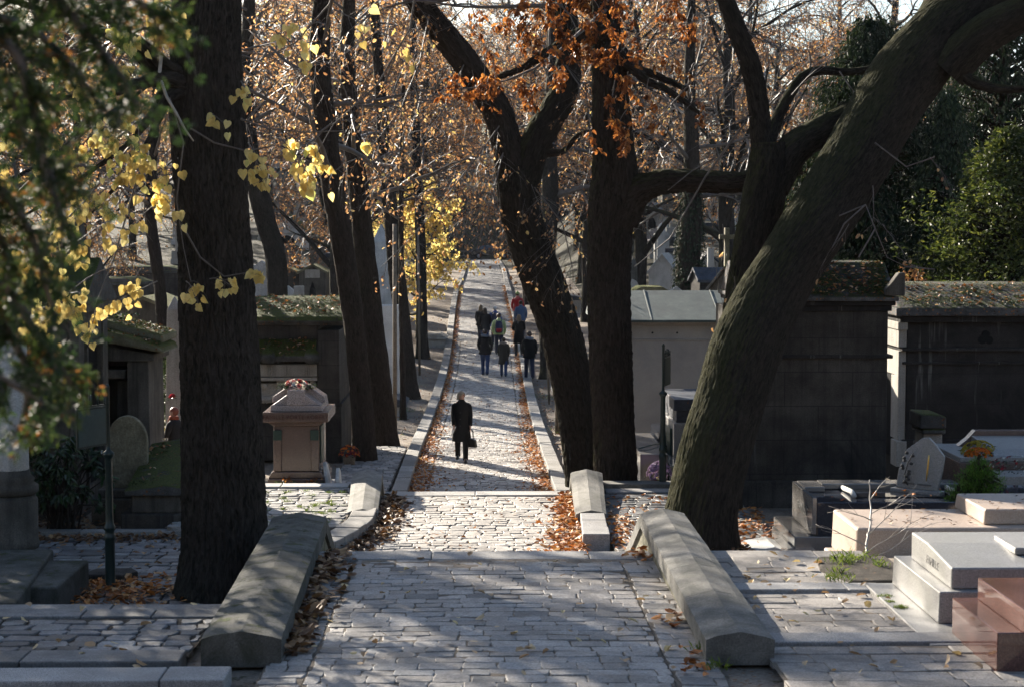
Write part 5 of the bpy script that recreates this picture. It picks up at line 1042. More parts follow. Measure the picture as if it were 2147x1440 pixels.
# flower-covered red-brown tomb behind
t = thing('flower_tomb', 'red-brown tomb with a curved head and a flower trough at the picture edge', 'tomb', (at(2010, 1000, 25.2).x, 25.2, .95))
mb = MB(); box(mb, .0, 3, .0, 1.7, 0, 1.0); mb.build('base', M['redmatte'], t, .015)
mb = MB(); box(mb, .02, 3, .02, 1.68, 1.002, 1.07); mb.build('rim', M['granite'], t, .01)
mb = MB(); prism(mb, [(.35, 1.07), (.5, 1.19), (.62, 1.32), (2.5, 1.32), (2.5, 1.07)], 'y', 1.3, 1.5); mb.build('head', M['redmatte'], t, .01)
mb = MB(); prism(mb, [(.1, 1.072), (1.3, 1.072), (1.3, 1.24), (.3, 1.16)], 'x', .55, 3); mb.build('ledger', M['granite'], t, .01)
lettering('', .1, (0, 0, 0), (0, 0, 0), M['greyink'], t) if False else None
def flowers(name, label, cat, x, y, z, rx, ry, rz, n, size, cols, seed, leafn=0, pot=None):
    t = thing(name, label, cat, (x, y, z)); rg = random.Random(seed); fm = {c: MB() for c in cols}; g = MB()
    for i in range(n):
        a = rg.uniform(0, 6.28); e = math.asin(rg.uniform(.0, 1)); p = Vector((rx * cos(a) * cos(e), ry * sin(a) * cos(e), rz * sin(e) + .02)); c = rg.choice(cols); nn = Vector((p.x / rx, p.y / ry, p.z / rz + .1)).normalized(); u, w = frame(nn)
        for k in range(8):
            b = 2 * pi * k / 8; d = (u * cos(b) + w * sin(b) + nn * .45); leaf(fm[c], p, d, nn, size * rg.uniform(.8, 1.1), size * .55, 0, rg.random(), .2, .2)
        ball(fm[c], p + nn * size * .1, size * .3, size * .3, size * .3, 0, .3, 6, 4)
    for i in range(leafn):
        a = rg.uniform(0, 6.28); p = Vector((rx * 1.05 * cos(a) * rg.uniform(.3, 1), ry * 1.05 * sin(a) * rg.uniform(.3, 1), rg.uniform(-.03, rz * .8))); leaf(g, p, Vector((cos(a), sin(a), rg.uniform(-.4, .5))), Vector((0, 0, 1)), size * 1.8, size * .8, 0, rg.random(), .2, .2)
    for c in cols: fm[c].build('blossoms', M[c], t)
    if leafn: g.build('foliage', M['leaf_laurel'], t)
    if pot: mb = MB(); lathe(mb, [(rx * .5, -pot), (rx * .62, -pot * .1), (rx * .68, 0.0), (rx * .6, .01)], 16); mb.build('pot', M['wood'], t)
    return t
flowers('chrysanthemum', 'dull yellow chrysanthemum cushion on the red-brown tomb', 'flowers', at(2052, 940, 25.6).x, 25.6, 2.0, .26, .22, .2, 120, .035, ['flower_yellow'], 1, 60)
flowers('marigold', 'bright orange flowers just below the yellow cushion', 'flowers', at(2050, 950, 25.35).x, 25.32, 2.0, .2, .1, .13, 60, .035, ['flower_orange'], 2, 30)
flowers('flower_trough', 'mixed white, red and green bedding flowers in the trough of the red-brown tomb', 'flowers', at(2128, 985, 24.9).x, 24.75, 1.86, .5, .22, .22, 70, .03, ['flower_red', 'flower_white', 'flower_maroon'], 3, 170)
mb = MB(); box(mb, -.45, 1.5, -.3, .3, -.7, -.01); mb.build('trough', M['granite'], bpy.data.objects['flower_trough'], .012)

# copper-roofed plain chapel
t = thing('copper_chapel', 'plain pale rendered tomb chapel with a green copper roof, between the two trunks', 'mausoleum', (2.55, 36, .0))
mb = MB(); box(mb, 0, 3.3, 0, 3.2, -.2, 3.38); mb.build('wall', M['render'], t, .01)
mb = MB(); box(mb, -.03, 3.33, -.03, 3.23, 3.06, 3.09); box(mb, -.05, 3.35, -.05, 3.25, 3.382, 3.45); mb.build('cornice', M['render'], t, .01)
mb = MB(); prism(mb, [(-.25, 3.5), (1.6, 4.05), (3.45, 3.5), (3.45, 3.452), (-.25, 3.452)], 'x', -.2, 3.5)
for sx in (.95, 2.4): prism(mb, [(-.255, 3.505), (1.6, 4.068), (1.6, 4.05), (-.255, 3.49)], 'x', sx, sx + .03)
mb.build('roof', M['copper'], t, .006)
mb = MB()
for hx in (.55, 1.0, 1.52, 2.6): prism(mb, [(hx + .022 * cos(a * pi / 4), 3.22 + .022 * sin(a * pi / 4)) for a in range(8)], 'y', -.005, .01)
mb.build('fixing_holes', M['dark'], t)
# polished low graves in front of the chapel
t = thing('low_grave', 'low grey polished grave with stepped sides at the foot of the straight trunk', 'tomb', (at(1338, 1000, 31).x, 30.6, .75))
mb = MB(); box(mb, 0, .5, 0, 3.2, -.4, .62); mb.build('side_block', M['greypol'], t, .01)
mb = MB(); box(mb, .51, 1.05, -.3, 3.2, -.4, .45); mb.build('slab', M['greypol'], t, .01)
mb = MB(); box(mb, -.3, 1.6, -1.1, 3.4, -.5, .02); mb.build('footing', M['flag'], t, .01)
mb = MB(); tube(mb, [(.02, .6, .64), (.25, .9, .66), (.48, 1.3, .65)], .012, 6); mb.build('bronze_branch', M['bronze'], t)
t = thing('black_tomb', 'small boxy black tomb behind the green signpost', 'tomb', (at(1368, 960, 32.5).x + .1, 32.2, .6))
mb = MB(); box(mb, 0, .8, 0, 1.9, -.2, .72); mb.build('base', M['black'], t, .01)
mb = MB(); box(mb, .02, .82, .3, 1.9, .722, .92); mb.build('top_slab', M['bluegran'], t, .01)
t = thing('stepped_tomb', 'stepped grey tomb with a dark cap, half hidden by the leaning trunk', 'tomb', (at(1412, 1000, 31.5).x, 31.5, .6))
mb = MB(); box(mb, 0, 1.6, 0, 2.2, -.2, 1.22); mb.build('body', M['granite'], t, .012)
mb = MB(); box(mb, .06, 1.5, .1, 2.1, 1.222, 1.45); box(mb, .0, 1.6, .02, 2.2, 1.452, 1.66); mb.build('cap', M['slate'], t, .012)
mb = MB(); box(mb, -.05, -.005, .2, 1.0, .0, 1.1); mb.build('bronze_relief', M['bronze'], t, .01)
flowers('chrysanthemum', 'purple chrysanthemum ball at the foot of the signpost', 'flowers', at(1383, 975, 29.7).x, 29.75, 1.05, .22, .2, .28, 150, .036, ['flower_purple'], 5, 20, .3)
flowers('bedding_flowers', 'yellow and maroon flowers in front of the purple ball', 'flowers', at(1386, 1000, 29.4).x, 29.42, .95, .14, .12, .16, 50, .036, ['flower_yellow', 'flower_maroon'], 6, 20, .2)
mb = MB(); prism(mb, [(-.25, 0), (.2, 0), (.26, .1), (.1, .16), (-.25, .1)], 'y', -.4, .4); o = mb.build('marble_block', M['marble'], None, .01, (at(1618, 1085, 22.6).x, 23.3, .96)); tag(o, 'loose white marble block in the leaves beside the black tomb', 'stone')
# ------------------------------------------------------------------ tombs on the left
# big shaded mausoleum, doorway towards the path
t = thing('mausoleum', 'tall shaded mausoleum with a framed doorway at the left edge, behind the laurel', 'mausoleum', (-6.25, 26.4, .9))
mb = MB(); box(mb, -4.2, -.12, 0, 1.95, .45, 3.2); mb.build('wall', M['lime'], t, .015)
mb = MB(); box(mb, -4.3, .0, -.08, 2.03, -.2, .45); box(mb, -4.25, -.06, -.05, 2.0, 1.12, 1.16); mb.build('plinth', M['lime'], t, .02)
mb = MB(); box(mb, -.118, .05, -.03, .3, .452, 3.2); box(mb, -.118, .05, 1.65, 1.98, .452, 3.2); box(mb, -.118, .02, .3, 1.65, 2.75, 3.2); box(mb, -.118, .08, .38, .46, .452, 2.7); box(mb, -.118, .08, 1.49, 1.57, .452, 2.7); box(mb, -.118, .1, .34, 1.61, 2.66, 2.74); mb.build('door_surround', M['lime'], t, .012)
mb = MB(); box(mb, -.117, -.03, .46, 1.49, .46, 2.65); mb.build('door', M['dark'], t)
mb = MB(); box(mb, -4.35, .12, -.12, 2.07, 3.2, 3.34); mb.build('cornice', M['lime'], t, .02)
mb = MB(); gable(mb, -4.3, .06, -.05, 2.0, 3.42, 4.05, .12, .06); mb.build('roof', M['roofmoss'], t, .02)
mb = MB(); lathe(mb, [(.16, 0), (.16, .25), (.2, .27), (.2, .33), (.09, .36), (.07, .7), (.1, .74), (.04, .8)], 12, (-.15, .98, 3.95)); mb.build('finial', M['lime'], t)
# open-fronted chapel with the sloping moss roof
t = thing('open_chapel', 'open-fronted tomb chapel with a bright moss roof, behind the disc-topped stone', 'mausoleum', (-7.7, 28.7, .9))
mb = MB(); box(mb, -.2, .0, .1, 1.3, 0, 2.3); box(mb, 1.72, 2.12, .0, 1.3, -.2, 2.3, 0, .5, .02, .0); box(mb, 0, 1.72, .9, 1.3, 0, 2.3); box(mb, 1.5, 1.72, .3, .9, 0, 1.95); mb.build('wall', M['lime'], t, .02)
mb = MB(); prism(mb, [(-.2, 2.0), (1.7, 2.0), (1.7, 2.15), (-.2, 2.15)], 'y', .05, .9); prism(mb, [(-.4, 2.3), (2.2, 2.3), (2.2, 2.42), (.6, 2.7), (-.4, 2.6)], 'y', -.06, 1.36); mb.build('lintel', M['lime'], t, .02)
mb = MB(); box(mb, .3, 1.45, .84, .899, .9, 1.0); box(mb, .25, 1.45, .82, .899, .4, .88); mb.build('inner_panel', M['soot'], t, .01)
mb = MB(); prism(mb, [(-.5, 2.78), (.55, 2.78), (2.4, 2.44), (2.34, 2.56), (1.6, 2.78), (.6, 3.0), (-.5, 3.0)], 'y', -.2, 1.2); prism(mb, [(-.5, 3.0), (.6, 3.0), (2.3, 2.58), (2.3, 2.72), (.6, 3.17), (-.5, 3.17)], 'y', .25, 1.6); mb.build('roof', M['rooflit'], t, .04)
rg = random.Random(5); lf = MB()
for i in range(260):
    x = rg.uniform(.2, 1.7); p = Vector((x, rg.uniform(.6, 1.5), 3.17 - max(0, x - .6) * .26 + rg.uniform(0, .14))); leaf(lf, p, rvec(rg) + Vector((0, 0, .3)), Vector((0, 0, 1)), rg.uniform(.05, .09), .05, 0, rg.random(), .2)
lf.build('creeper', M['leaf_laurel'], t)
# disc-topped stone
t = thing('disc_stone', 'round-topped lichen-covered stone lit in front of the open chapel', 'gravestone', (at(268, 1000, 26.2).x, 26.2, .9))
mb = MB(); pr = [(-.31, .55), (-.31, .98)] + [(-.31 * cos(a * pi / 16), 1.24 + .42 * sin(a * pi / 16)) for a in range(0, 17)] + [(.31, .55)]; prism(mb, [(x, z) for x, z in pr], 'y', -.05, .09); mb.build('disc', M['lichen'], t, .015)
mb = MB(); box(mb, -.42, .42, -.22, .3, .42, .55); box(mb, -.5, .5, -.3, .5, -.2, .42); mb.build('base', M['lime'], t, .02)
# mossy sloping ledger tomb
t = thing('ledger_tomb', 'low tomb with a sloping mossy ridged slab beside the upright trunk', 'tomb', (-4.75, 25.1, .95))
mb = MB(); box(mb, -.58, .7, -.05, 2.2, -.1, .28); mb.build('plinth', M['soot'], t, .02)
mb = MB(); v = []
mb = MB(); box(mb, -.44, .56, .05, 2.0, .28, .62); mb.build('body', M['lime'], t, .02)
mb = MB(); P = [(-.53, -.02, .62), (.06, -.02, .70), (.64, -.02, .62), (.64, -.02, .54), (-.53, -.02, .54)]; Q = [(-.53, 2.1, 1.06), (.06, 2.1, 1.16), (.64, 2.1, 1.06), (.64, 2.1, .96), (-.53, 2.1, .96)]
mb.add(P + Q, [(4, 3, 2, 1, 0), (5, 6, 7, 8, 9)] + [(i, (i + 1) % 5, 5 + (i + 1) % 5, 5 + i) for i in range(5)], 0); mb.build('slab', M['roofmoss'], t, .02)
# brown granite tomb with the wreath
t = thing('granite_tomb', 'brown granite tomb with a house-shaped lid and a wreath, left of the path', 'tomb', (at(621, 1045, 30).x, 30.0, .68))
mb = MB(); box(mb, -.56, .56, 0, 1.5, -.1, .12); mb.build('footing', M['granite'], t, .012)
mb = MB(); box(mb, -.5, .5, .03, 1.45, .12, .34); prism(mb, [(-.5, .342), (.5, .342), (.43, .46), (-.43, .46)], 'y', .06, 1.42); mb.build('base', M['redmatte'], t, .015)
mb = MB(); box(mb, -.40, .40, .1, 1.38, .462, 1.27); box(mb, -.40, -.26, .06, .099, .47, 1.2); box(mb, .26, .40, .06, .099, .47, 1.2); mb.build('body', M['redmatte'], t, .012)
mb = MB(); prism(mb, [(-.40, 1.272), (.40, 1.272), (.5, 1.34), (-.5, 1.34)], 'y', .06, 1.42); box(mb, -.57, .57, .0, 1.48, 1.342, 1.52); mb.build('frieze', M['redmatte'], t, .01)
mb = MB(); gr = [(-.57, 1.525), (-.50, 1.60), (.50, 1.60), (.57, 1.525)]
prism(mb, [(-.46, 1.522), (.46, 1.522), (.44, 1.63), (-.44, 1.63)], 'y', .1, 1.38)
prism(mb, [(-.42, 1.632), (.42, 1.632), (.1, 1.86), (-.1, 1.86)], 'y', .14, 1.34)
prism(mb, [(-.17, 1.635), (.17, 1.635), (.15, 1.90), (-.15, 1.90)], 'y', .09, 1.4)
prism(mb, [(-.48, 1.635), (.48, 1.635), (.46, 1.74), (.18, 1.93), (-.18, 1.93), (-.46, 1.74)], 'y', .55, 1.0); mb.build('lid', M['lid_glare'], t, .01)
mb = MB(); box(mb, -.40, -.25, .048, .059, 1.02, 1.2); mb.build('bronze_panel', M['bronze'], t, .004); mb = MB(); box(mb, .25, .40, .048, .059, 1.02, 1.2); mb.build('bronze_panel', M['bronze'], t, .004); mb = MB(); box(mb, .402, .43, .2, .75, .6, 1.25); mb.build('bronze_wreath', M['bronze'], t, .01)
lettering('FAMILLE PORTE-ROBERT', .098, (0, -.003, 1.43), (pi / 2, 0, 0), M['redink'], t, .004)
w = flowers('wreath', 'red and pink flower wreath lying on the lid of the brown granite tomb', 'flowers', at(621, 805, 30.4).x, 30.45, 2.60, .2, .2, .11, 34, .055, ['flower_red', 'flower_pink', 'flower_white'], 11, 0)
mb = MB(); rg = random.Random(6)
for i in range(190): a = rg.uniform(0, 6.28); p = Vector((.26 * cos(a) * rg.uniform(.5, 1.25), .2 * sin(a) * rg.uniform(.5, 1.2), rg.uniform(-.03, .07))); leaf(mb, p, Vector((cos(a), sin(a), rg.uniform(-.5, .3))), Vector((0, 0, 1)), .07, .035, 0, rg.random() * .6, .2)
mb.build('foliage', M['leaf_green'], w)
t = thing('flower_pots', 'dark withered chrysanthemums in front of the brown granite tomb', 'plant', (at(625, 1040, 29.6).x, 29.7, .8)); mb = MB(); rg = random.Random(7)
for i in range(420): a = rg.uniform(-.4, .42); p = Vector((a, rg.uniform(-.12, .1), rg.uniform(0, .2))); leaf(mb, p, rvec(rg) + Vector((0, 0, .3)), rvec(rg), .07, .04, 0, rg.random(), .2)
mb.build('foliage', M['leaf_green'], t); mb = MB()
for i in range(50): p = Vector((rg.choice((-.2, .22)) + rg.gauss(0, .07), rg.uniform(-.1, .1), rg.uniform(.18, .27))); leaf(mb, p, rvec(rg), rvec(rg), .05, .04, 0, rg.random(), .3)
mb.build('blossoms', M['leaf_curl'], t)
for (dx, y, h, lean, lab) in ((.56, 30.15, .52, -10, 'fan-shaped marble plaque leaning on the right side of the granite tomb'), (.74, 30.05, .42, -4, 'plain marble plaque in front of the fan-shaped one')):
    mb = MB(); prism(mb, [(-.2, 0), (.25, 0), (.26, h * .6), (.2, h * .85), (.05, h), (-.1, h * .9), (-.2, h * .6)], 'x', -.03, .03); o = mb.build('marble_plaque', M['marble'], None, .008, (at(621, 1045, 30).x + dx, y + .2, .76)); o.rotation_euler = (0, radians(lean), 0); tag(o, lab, 'plaque')
# carved mausoleum behind it
t = thing('mausoleum', 'dark mausoleum carved with swags under two mossy roofs, behind the brown granite tomb', 'mausoleum', (-5.25, 39, .1))
mb = MB(); box(mb, -1.0, 1.45, .3, 3, 0, 3.1); mb.build('wall', M['soot'], t, .015)
mb = MB(); box(mb, 1.46, 1.96, .1, 3.0, -.1, 3.0); box(mb, 1.42, 2.0, .06, 3.04, -.2, 1.25); box(mb, 1.4, 2.02, .04, 3.06, 1.25, 1.33); mb.build('pillar', M['soot'], t, .02)
mb = MB(); box(mb, -1.1, 1.45, .1, .299, 1.95, 2.22)
for i in range(6):
    for k in range(3): box(mb, -.95 + i * .42 + k * .05, -.92 + i * .42 + k * .05, .07, .099, 1.97, 2.2)
box(mb, -1.1, 1.45, .08, .299, 1.85, 1.93); mb.build('frieze', M['lime_pale'], t, .008)
mb = MB()
for cx in (-.62, .25, 1.02):
    for k in range(9):
        a = pi + pi * k / 8; b = pi + pi * (k + 1) / 8; tube(mb, [(cx + .34 * cos(a), .22, 1.72 + .32 * sin(a)), (cx + .34 * cos(b), .22, 1.72 + .32 * sin(b))], .06 + .03 * sin(pi * k / 8), 8)
    prism(mb, [(cx - .3, 1.78), (cx + .3, 1.78), (cx + .26, 1.55), (cx, 1.42), (cx - .26, 1.55)], 'y', .24, .299); ball(mb, (cx, .2, 1.72), .07, .05, .07)
box(mb, -.22, -.1, .2, .299, .4, 1.84); box(mb, .62, .72, .2, .299, .4, 1.84); mb.build('swag_carving', M['lime_pale'], t, .006)
mb = MB(); prism(mb, [(-.05, 2.3), (-.12, 2.42), (.25, 2.78), (.45, 2.78), (.45, 2.3)], 'x', -1.2, 1.44); mb.build('lower_roof', M['roofmoss'], t, .03)
for cx in (.35, 1.35): mb = MB(); lathe(mb, [(.13, 0), (.2, .12), (.15, .25), (.05, .34)], 10, (cx, -.05, 2.26)); mb.build('shell_ornament', M['roofmoss'], t)
mb = MB(); prism(mb, [(.2, 3.1), (.1, 3.2), (.2, 3.3), (1.65, 3.72), (3.1, 3.3), (3.1, 3.1)], 'x', -1.4, 2.05); mb.build('upper_roof', M['roofmoss'], t, .03)
# stair wall and column at the left edge
t = thing('stair_wall', 'mossy stepped stone stair wall at the lower left edge', 'wall', (-5.2, 18, .9))
mb = MB(); prism(mb, [(-2.2, .2), (.2, .2), (-.17, 3.3), (-2.2, 3.3)], 'z', -.1, .52); mb.build('upper_block', M['coping_mossy'], t, .025)
mb = MB(); box(mb, -.3, .36, 1.3, 2.9, -.1, .46); mb.build('lower_block', M['coping_mossy'], t, .025)
mb = MB(); box(mb, -1.2, .02, -1.2, .15, .4, 1.35); mb.build('end_block', M['coping_mossy'], t, .04)
t = thing('column', 'worn fluted stone column on a round base at the left edge', 'column', (at(30, 1150, 21.6).x, 21.6, 1.38))
mb = MB(); lathe(mb, [(.30, 0), (.32, .05), (.30, .12), (.3, .62), (.27, .68)], 24); mb.build('pedestal', M['lime'], t)
mb = MB(); lathe(mb, [(.27, .68), (.31, .72), (.31, .8), (.25, .84), (.27, .88), (.22, .93), (.205, 1.0)], 24); mb.build('base_moulding', M['lime'], t)
mb = MB(); n = 40; v = []; 
for z in (1.0, 2.6):
    for i in range(n): a = 2 * pi * i / n; r = .2 - (.018 if i % 4 == 0 else 0); v.append((r * cos(a), r * sin(a), z))
mb.add(v, [(i, (i + 1) % n, n + (i + 1) % n, n + i) for i in range(n)] + [tuple(range(n, 2 * n))], 0, .5, True); mb.build('shaft', M['white'], t)
mb = MB(); prism(mb, [(-.1, 0), (.46, -.05), (.62, .2), (.5, .42), (.05, .4)], 'z', 0, .12); o = mb.build('kerb_block', M['soot'], None, .02, (-4.98, 21.3, .98)); tag(o, 'loose dark stone block at the foot of the signpost in the leaves', 'stone')

# ------------------------------------------------------------------ farther tombs
def base_of(px, py, Y): p = at(px, py, Y); return (p.x, Y, gz(p.x, Y) - .15)
def gable_tomb(label, px, pyt, Y, w, d, rz, wall, roof, ratio=.45, cross=True, door=True, name='gable_tomb', ov=.1):
    x, y, z = base_of(px, pyt, Y); top = at(px, pyt, Y).z; H = top - z; t = thing(name, label, 'tomb', (x, y, z), rz); hw = w / 2; e = H - w * ratio
    mb = MB(); prism(mb, [(-hw, 0), (hw, 0), (hw, e), (0, H - .08), (-hw, e)], 'y', 0, d); box(mb, -hw - .05, hw + .05, -.05, d + .05, -.3, min(.35, H * .2)); mb.build('wall', M[wall], t, .012)
    mb = MB(); k = w * ratio / hw
    for s in (-1, 1): prism(mb, [(0, H + .02), (s * (hw + ov), H - (hw + ov) * k + .02), (s * (hw + ov), H - (hw + ov) * k - .08), (0, H - .08)], 'y', -.1, d + .1)
    mb.build('roof', M[roof], t, .01)
    if door:
        mb = MB(); pr = [(-hw * .35, .3), (hw * .35, .3), (hw * .35, e * .6), (hw * .2, e * .78), (0, e * .88), (-hw * .2, e * .78), (-hw * .35, e * .6)]; prism(mb, pr, 'y', -.03, .01); mb.build('door', M['dark'], t)
        mb = MB(); prism(mb, [(-hw * .55, e * .92), (hw * .55, e * .92), (hw * .55, e * 1.02), (-hw * .55, e * 1.02)], 'y', -.04, .01); mb.build('name_panel', M['lime_pale'], t)
    if cross:
        mb = MB(); box(mb, -.05, .05, -.02, .08, H, H + .55); box(mb, -.17, -.051, -.02, .08, H + .3, H + .4); box(mb, .051, .17, -.02, .08, H + .3, H + .4); mb.build('cross', M['lime'], t, .01)
    return t
def slab_tomb(label, px, pyt, Y, w, d, h, rz, mat, top=None, name='box_tomb'):
    x, y, z = base_of(px, pyt, Y); H = h or at(px, pyt, Y).z - z; t = thing(name, label, 'tomb', (x, y, z), rz); hw = w / 2
    mb = MB(); box(mb, -hw, hw, 0, d, -.2, H - .14); box(mb, -hw - .06, hw + .06, -.06, d + .06, -.25, H * .22); mb.build('body', M[mat], t, .012)
    mb = MB(); box(mb, -hw - .09, hw + .09, -.09, d + .09, H - .14, H - .05); prism(mb, [(-hw - .06, H - .048), (hw + .06, H - .048), (hw * .6, H + .1), (-hw * .6, H + .1)], 'y', -.06, d + .06); mb.build('lid', M[top or mat], t, .015); return t
def stele(label, px, pyt, Y, w, mat, rz=0, shape='round', th=.16, name='gravestone'):
    x, y, z = base_of(px, pyt, Y); H = at(px, pyt, Y).z - z; t = thing(name, label, 'gravestone', (x, y, z), rz); hw = w / 2
    mb = MB()
    if shape == 'round': pr = [(-hw, 0), (hw, 0)] + [(hw * cos(a * pi / 10), H - hw + hw * sin(a * pi / 10)) for a in range(11)]
    elif shape == 'flat': pr = [(-hw, 0), (hw, 0), (hw, H), (-hw, H)]
    else: pr = [(-hw, 0), (hw, 0), (hw, H - hw * .8), (0, H), (-hw, H - hw * .8)]
    if shape == 'obelisk': box(mb, -hw, hw, -hw, hw, .7, H - w * .7, 0, .5, hw * .3, hw * .3); box(mb, -hw * .7, hw * .7, -hw * .7, hw * .7, H - w * .7 + .002, H, 0, .5, hw * .65, hw * .65)
    elif shape == 'cross': box(mb, -hw * .3, hw * .3, -.1, .1, .5, H); box(mb, -hw, -hw * .3 - .001, -.09, .09, H - hw * 1.5, H - hw * .9); box(mb, hw * .3 + .001, hw, -.09, .09, H - hw * 1.5, H - hw * .9)
    else: prism(mb, pr, 'y', -th / 2, th / 2)
    mb.build('stone', M[mat], t, .012); mb = MB(); box(mb, -hw * 1.4, hw * 1.4, -max(.3, th), max(.3, th), -.3, .3); 
    if shape in ('obelisk', 'cross'): box(mb, -hw * 1.15, hw * 1.15, -max(.22, hw * 1.15), max(.22, hw * 1.15), .3, .72)
    mb.build('base', M[mat], t, .015); return t
# left
gable_tomb('blue-shaded gabled mausoleum with a round-arched front, far behind on the left rise', 601, 450, 116, 3.0, 4, 0, 'white', 'roofmoss', .42, False, True, 'gable_tomb')
gable_tomb('small tomb chapel with a bright moss roof, cross and pointed door above the carved mausoleum', 655, 555, 74, 1.15, 1.8, 0, 'lime', 'rooflit', .25, True)
gable_tomb('low mossy-roofed tomb left of the small cross-topped chapel', 603, 562, 78, 1.5, 2, 0, 'soot', 'rooflit', .18, False, False)
gable_tomb('mossy gabled tomb chapel peeping over the open chapel roof', 300, 622, 47, 1.55, 2.4, radians(-4), 'lime', 'rooflit', .2, False, False)
slab_tomb('long dark flat-roofed tomb below the blue-shaded gable', 560, 560, 96, 4.4, 2, None, 0, 'soot', 'slate')
slab_tomb('dark box mausoleum with a moss roof right of the blue-shaded gable', 682, 500, 100, 1.9, 2.4, None, 0, 'soot', 'roofmoss', 'box_mausoleum')
slab_tomb('grey pale-fronted vault right behind the small cross-topped chapel', 712, 535, 90, 2.4, 2.4, None, 0, 'lime', 'slate', 'box_mausoleum')
slab_tomb('dark vault on the far left behind the big trunk', 300, 565, 66, 3.2, 2.4, None, 0, 'soot', 'roofmoss', 'box_mausoleum')
slab_tomb('sooty vault at the left, seen above the open chapel', 235, 590, 58, 1.6, 2.4, None, 0, 'soot', 'roofmoss', 'box_mausoleum')
stele('white rounded little stone above the carved mausoleum roof', 603, 598, 62, .42, 'white', 0, 'point', .3)
stele('pale low square stone next to the white rounded one', 627, 600, 64, .36, 'lime_pale', 0, 'flat', .3)
stele('slender bright obelisk seen between the first two slim trunks', 758, 480, 70, .62, 'white', 0, 'obelisk')
stele('tall pale monument column behind the second slim trunk', 800, 470, 66, 1.0, 'white', 0, 'obelisk')
stele('bright white pedestal stone right of the second slim trunk', 816, 640, 54, .62, 'marble', 0, 'flat', .5)
stele('small sunlit cream stone between the granite tomb and the first slim trunk', 735, 792, 44.5, .38, 'pink', 0, 'flat', .5)
stele('tall pale tomb pillar with a small spire beside the upright trunk', 366, 622, 38, .42, 'lime_pale', 0, 'obelisk')
stele('white round-headed cross stone behind the red-haired visitor', 346, 785, 41, .26, 'white', radians(20), 'round')
stele('grey stone post with an iron fence beyond the first slim trunk', 722, 690, 50, .3, 'lime', 0, 'flat', .3)
slab_tomb('low pale blue-grey slab tomb beyond the second slim trunk', 818, 770, 52, .8, 2, .55, 0, 'white', 'slate')
slab_tomb('low slab tomb in the sun left of the yellow tree', 905, 690, 76, 1.2, 2, .6, 0, 'lime_pale')
slab_tomb('low dark slab tomb on the verge under the yellow tree', 770, 745, 57, 1.0, 2, .9, 0, 'granite', 'slate')
flowers('chrysanthemum', 'dark orange chrysanthemum pot behind the brown granite tomb', 'flowers', at(732, 920, 37.6).x, 37.6, .42, .22, .22, .22, 90, .04, ['flower_orange', 'flower_maroon'], 21, 80, .3)
flowers('hydrangea', 'pale green and white flowers behind the red-haired visitor', 'flowers', at(342, 895, 38).x, 38, .75, .3, .3, .4, 60, .05, ['flower_white', 'flower_yellow'], 22, 120, .3)
flowers('red_roses', 'red blooms just above the red-haired visitor', 'flowers', at(361, 822, 37.5).x, 37.5, 1.72, .07, .06, .06, 8, .05, ['flower_red'], 23, 8)
# right
gable_tomb('white gabled tomb chapel with a tiny arched window beyond the copper roof', 1388, 532, 80, 1.25, 2.2, radians(-14), 'white', 'white', .62, False, False)
t = bpy.data.objects['gable_tomb.004']; mb = MB(); prism(mb, [(-.12, 1.7), (.12, 1.7), (.12, 2.0), (0, 2.2), (-.12, 2.0)], 'y', -.03, .0); mb.build('window', M['dark'], t)
stele('slim lantern-topped monument just behind the white gable chapel', 1386, 465, 92, .5, 'white', 0, 'obelisk')
gable_tomb('dark slate-roofed tomb right of the ivy trunk', 1458, 562, 60, 1.2, 1.0, radians(-82), 'soot', 'slate', .3, False, False)
gable_tomb('mossy stone chapel with a bright gable edge beside the forked stem', 1522, 560, 47, 1.3, 2.4, radians(-48), 'lime', 'roofmoss', .5, False, False)
stele('tall stone cross on a pedestal above the forked stem chapel', 1524, 478, 47.5, .42, 'lichen', 0, 'cross')
stele('round pale stone disc left of the white gable chapel', 1322, 585, 58, .55, 'lime_pale', 0, 'round')
stele('grey draped urn pillar above the round disc', 1328, 540, 66, .4, 'lime', 0, 'obelisk')
stele('narrow pale stone slab by the straight trunk', 1310, 508, 78, .3, 'white', 0, 'flat', .3)
stele('slim white pillar right of the ivy trunk', 1490, 520, 84, .3, 'white', 0, 'flat', .3)
stele('pale urn stone at the foot of the ivy trunk', 1418, 600, 57, .4, 'lime_pale', 0, 'point', .3)
slab_tomb('blue-shaded long vault behind the lantern monument', 1370, 500, 118, 5, 3, None, 0, 'lime', 'slate', 'box_mausoleum')
slab_tomb('blue-shaded vault at the back right, level with the stone cross', 1500, 470, 128, 4.5, 3, None, 0, 'lime', 'slate', 'box_mausoleum')
slab_tomb('small grey vault between chapel and ivy trunk', 1415, 525, 100, 1.8, 2, None, 0, 'white', 'slate', 'box_mausoleum')
gable_tomb('dim gabled vault high on the right rise', 1430, 440, 150, 3.0, 3, 0, 'lime', 'slate', .4, True, True)
gable_tomb('dim gabled vault high on the left rise beside the pale building', 720, 455, 135, 2.4, 3, 0, 'lime', 'slate', .45, True, True)
slab_tomb('dim vault high on the left rise', 640, 500, 128, 3.4, 3, None, 0, 'lime', 'roofmoss', 'box_mausoleum')
slab_tomb('low mossy-roofed mound tomb directly behind the copper roof', 1366, 610, 44, .95, 1.2, None, 0, 'soot', 'rooflit')
slab_tomb('low blue slab tomb beyond the bowed trunk', 1210, 630, 60, 1.6, 2, .8, 0, 'granite', 'slate')
slab_tomb('pale low tomb on the verge beyond the walking group', 1180, 610, 90, 2, 2, 1.0, 0, 'lime_pale', 'slate')

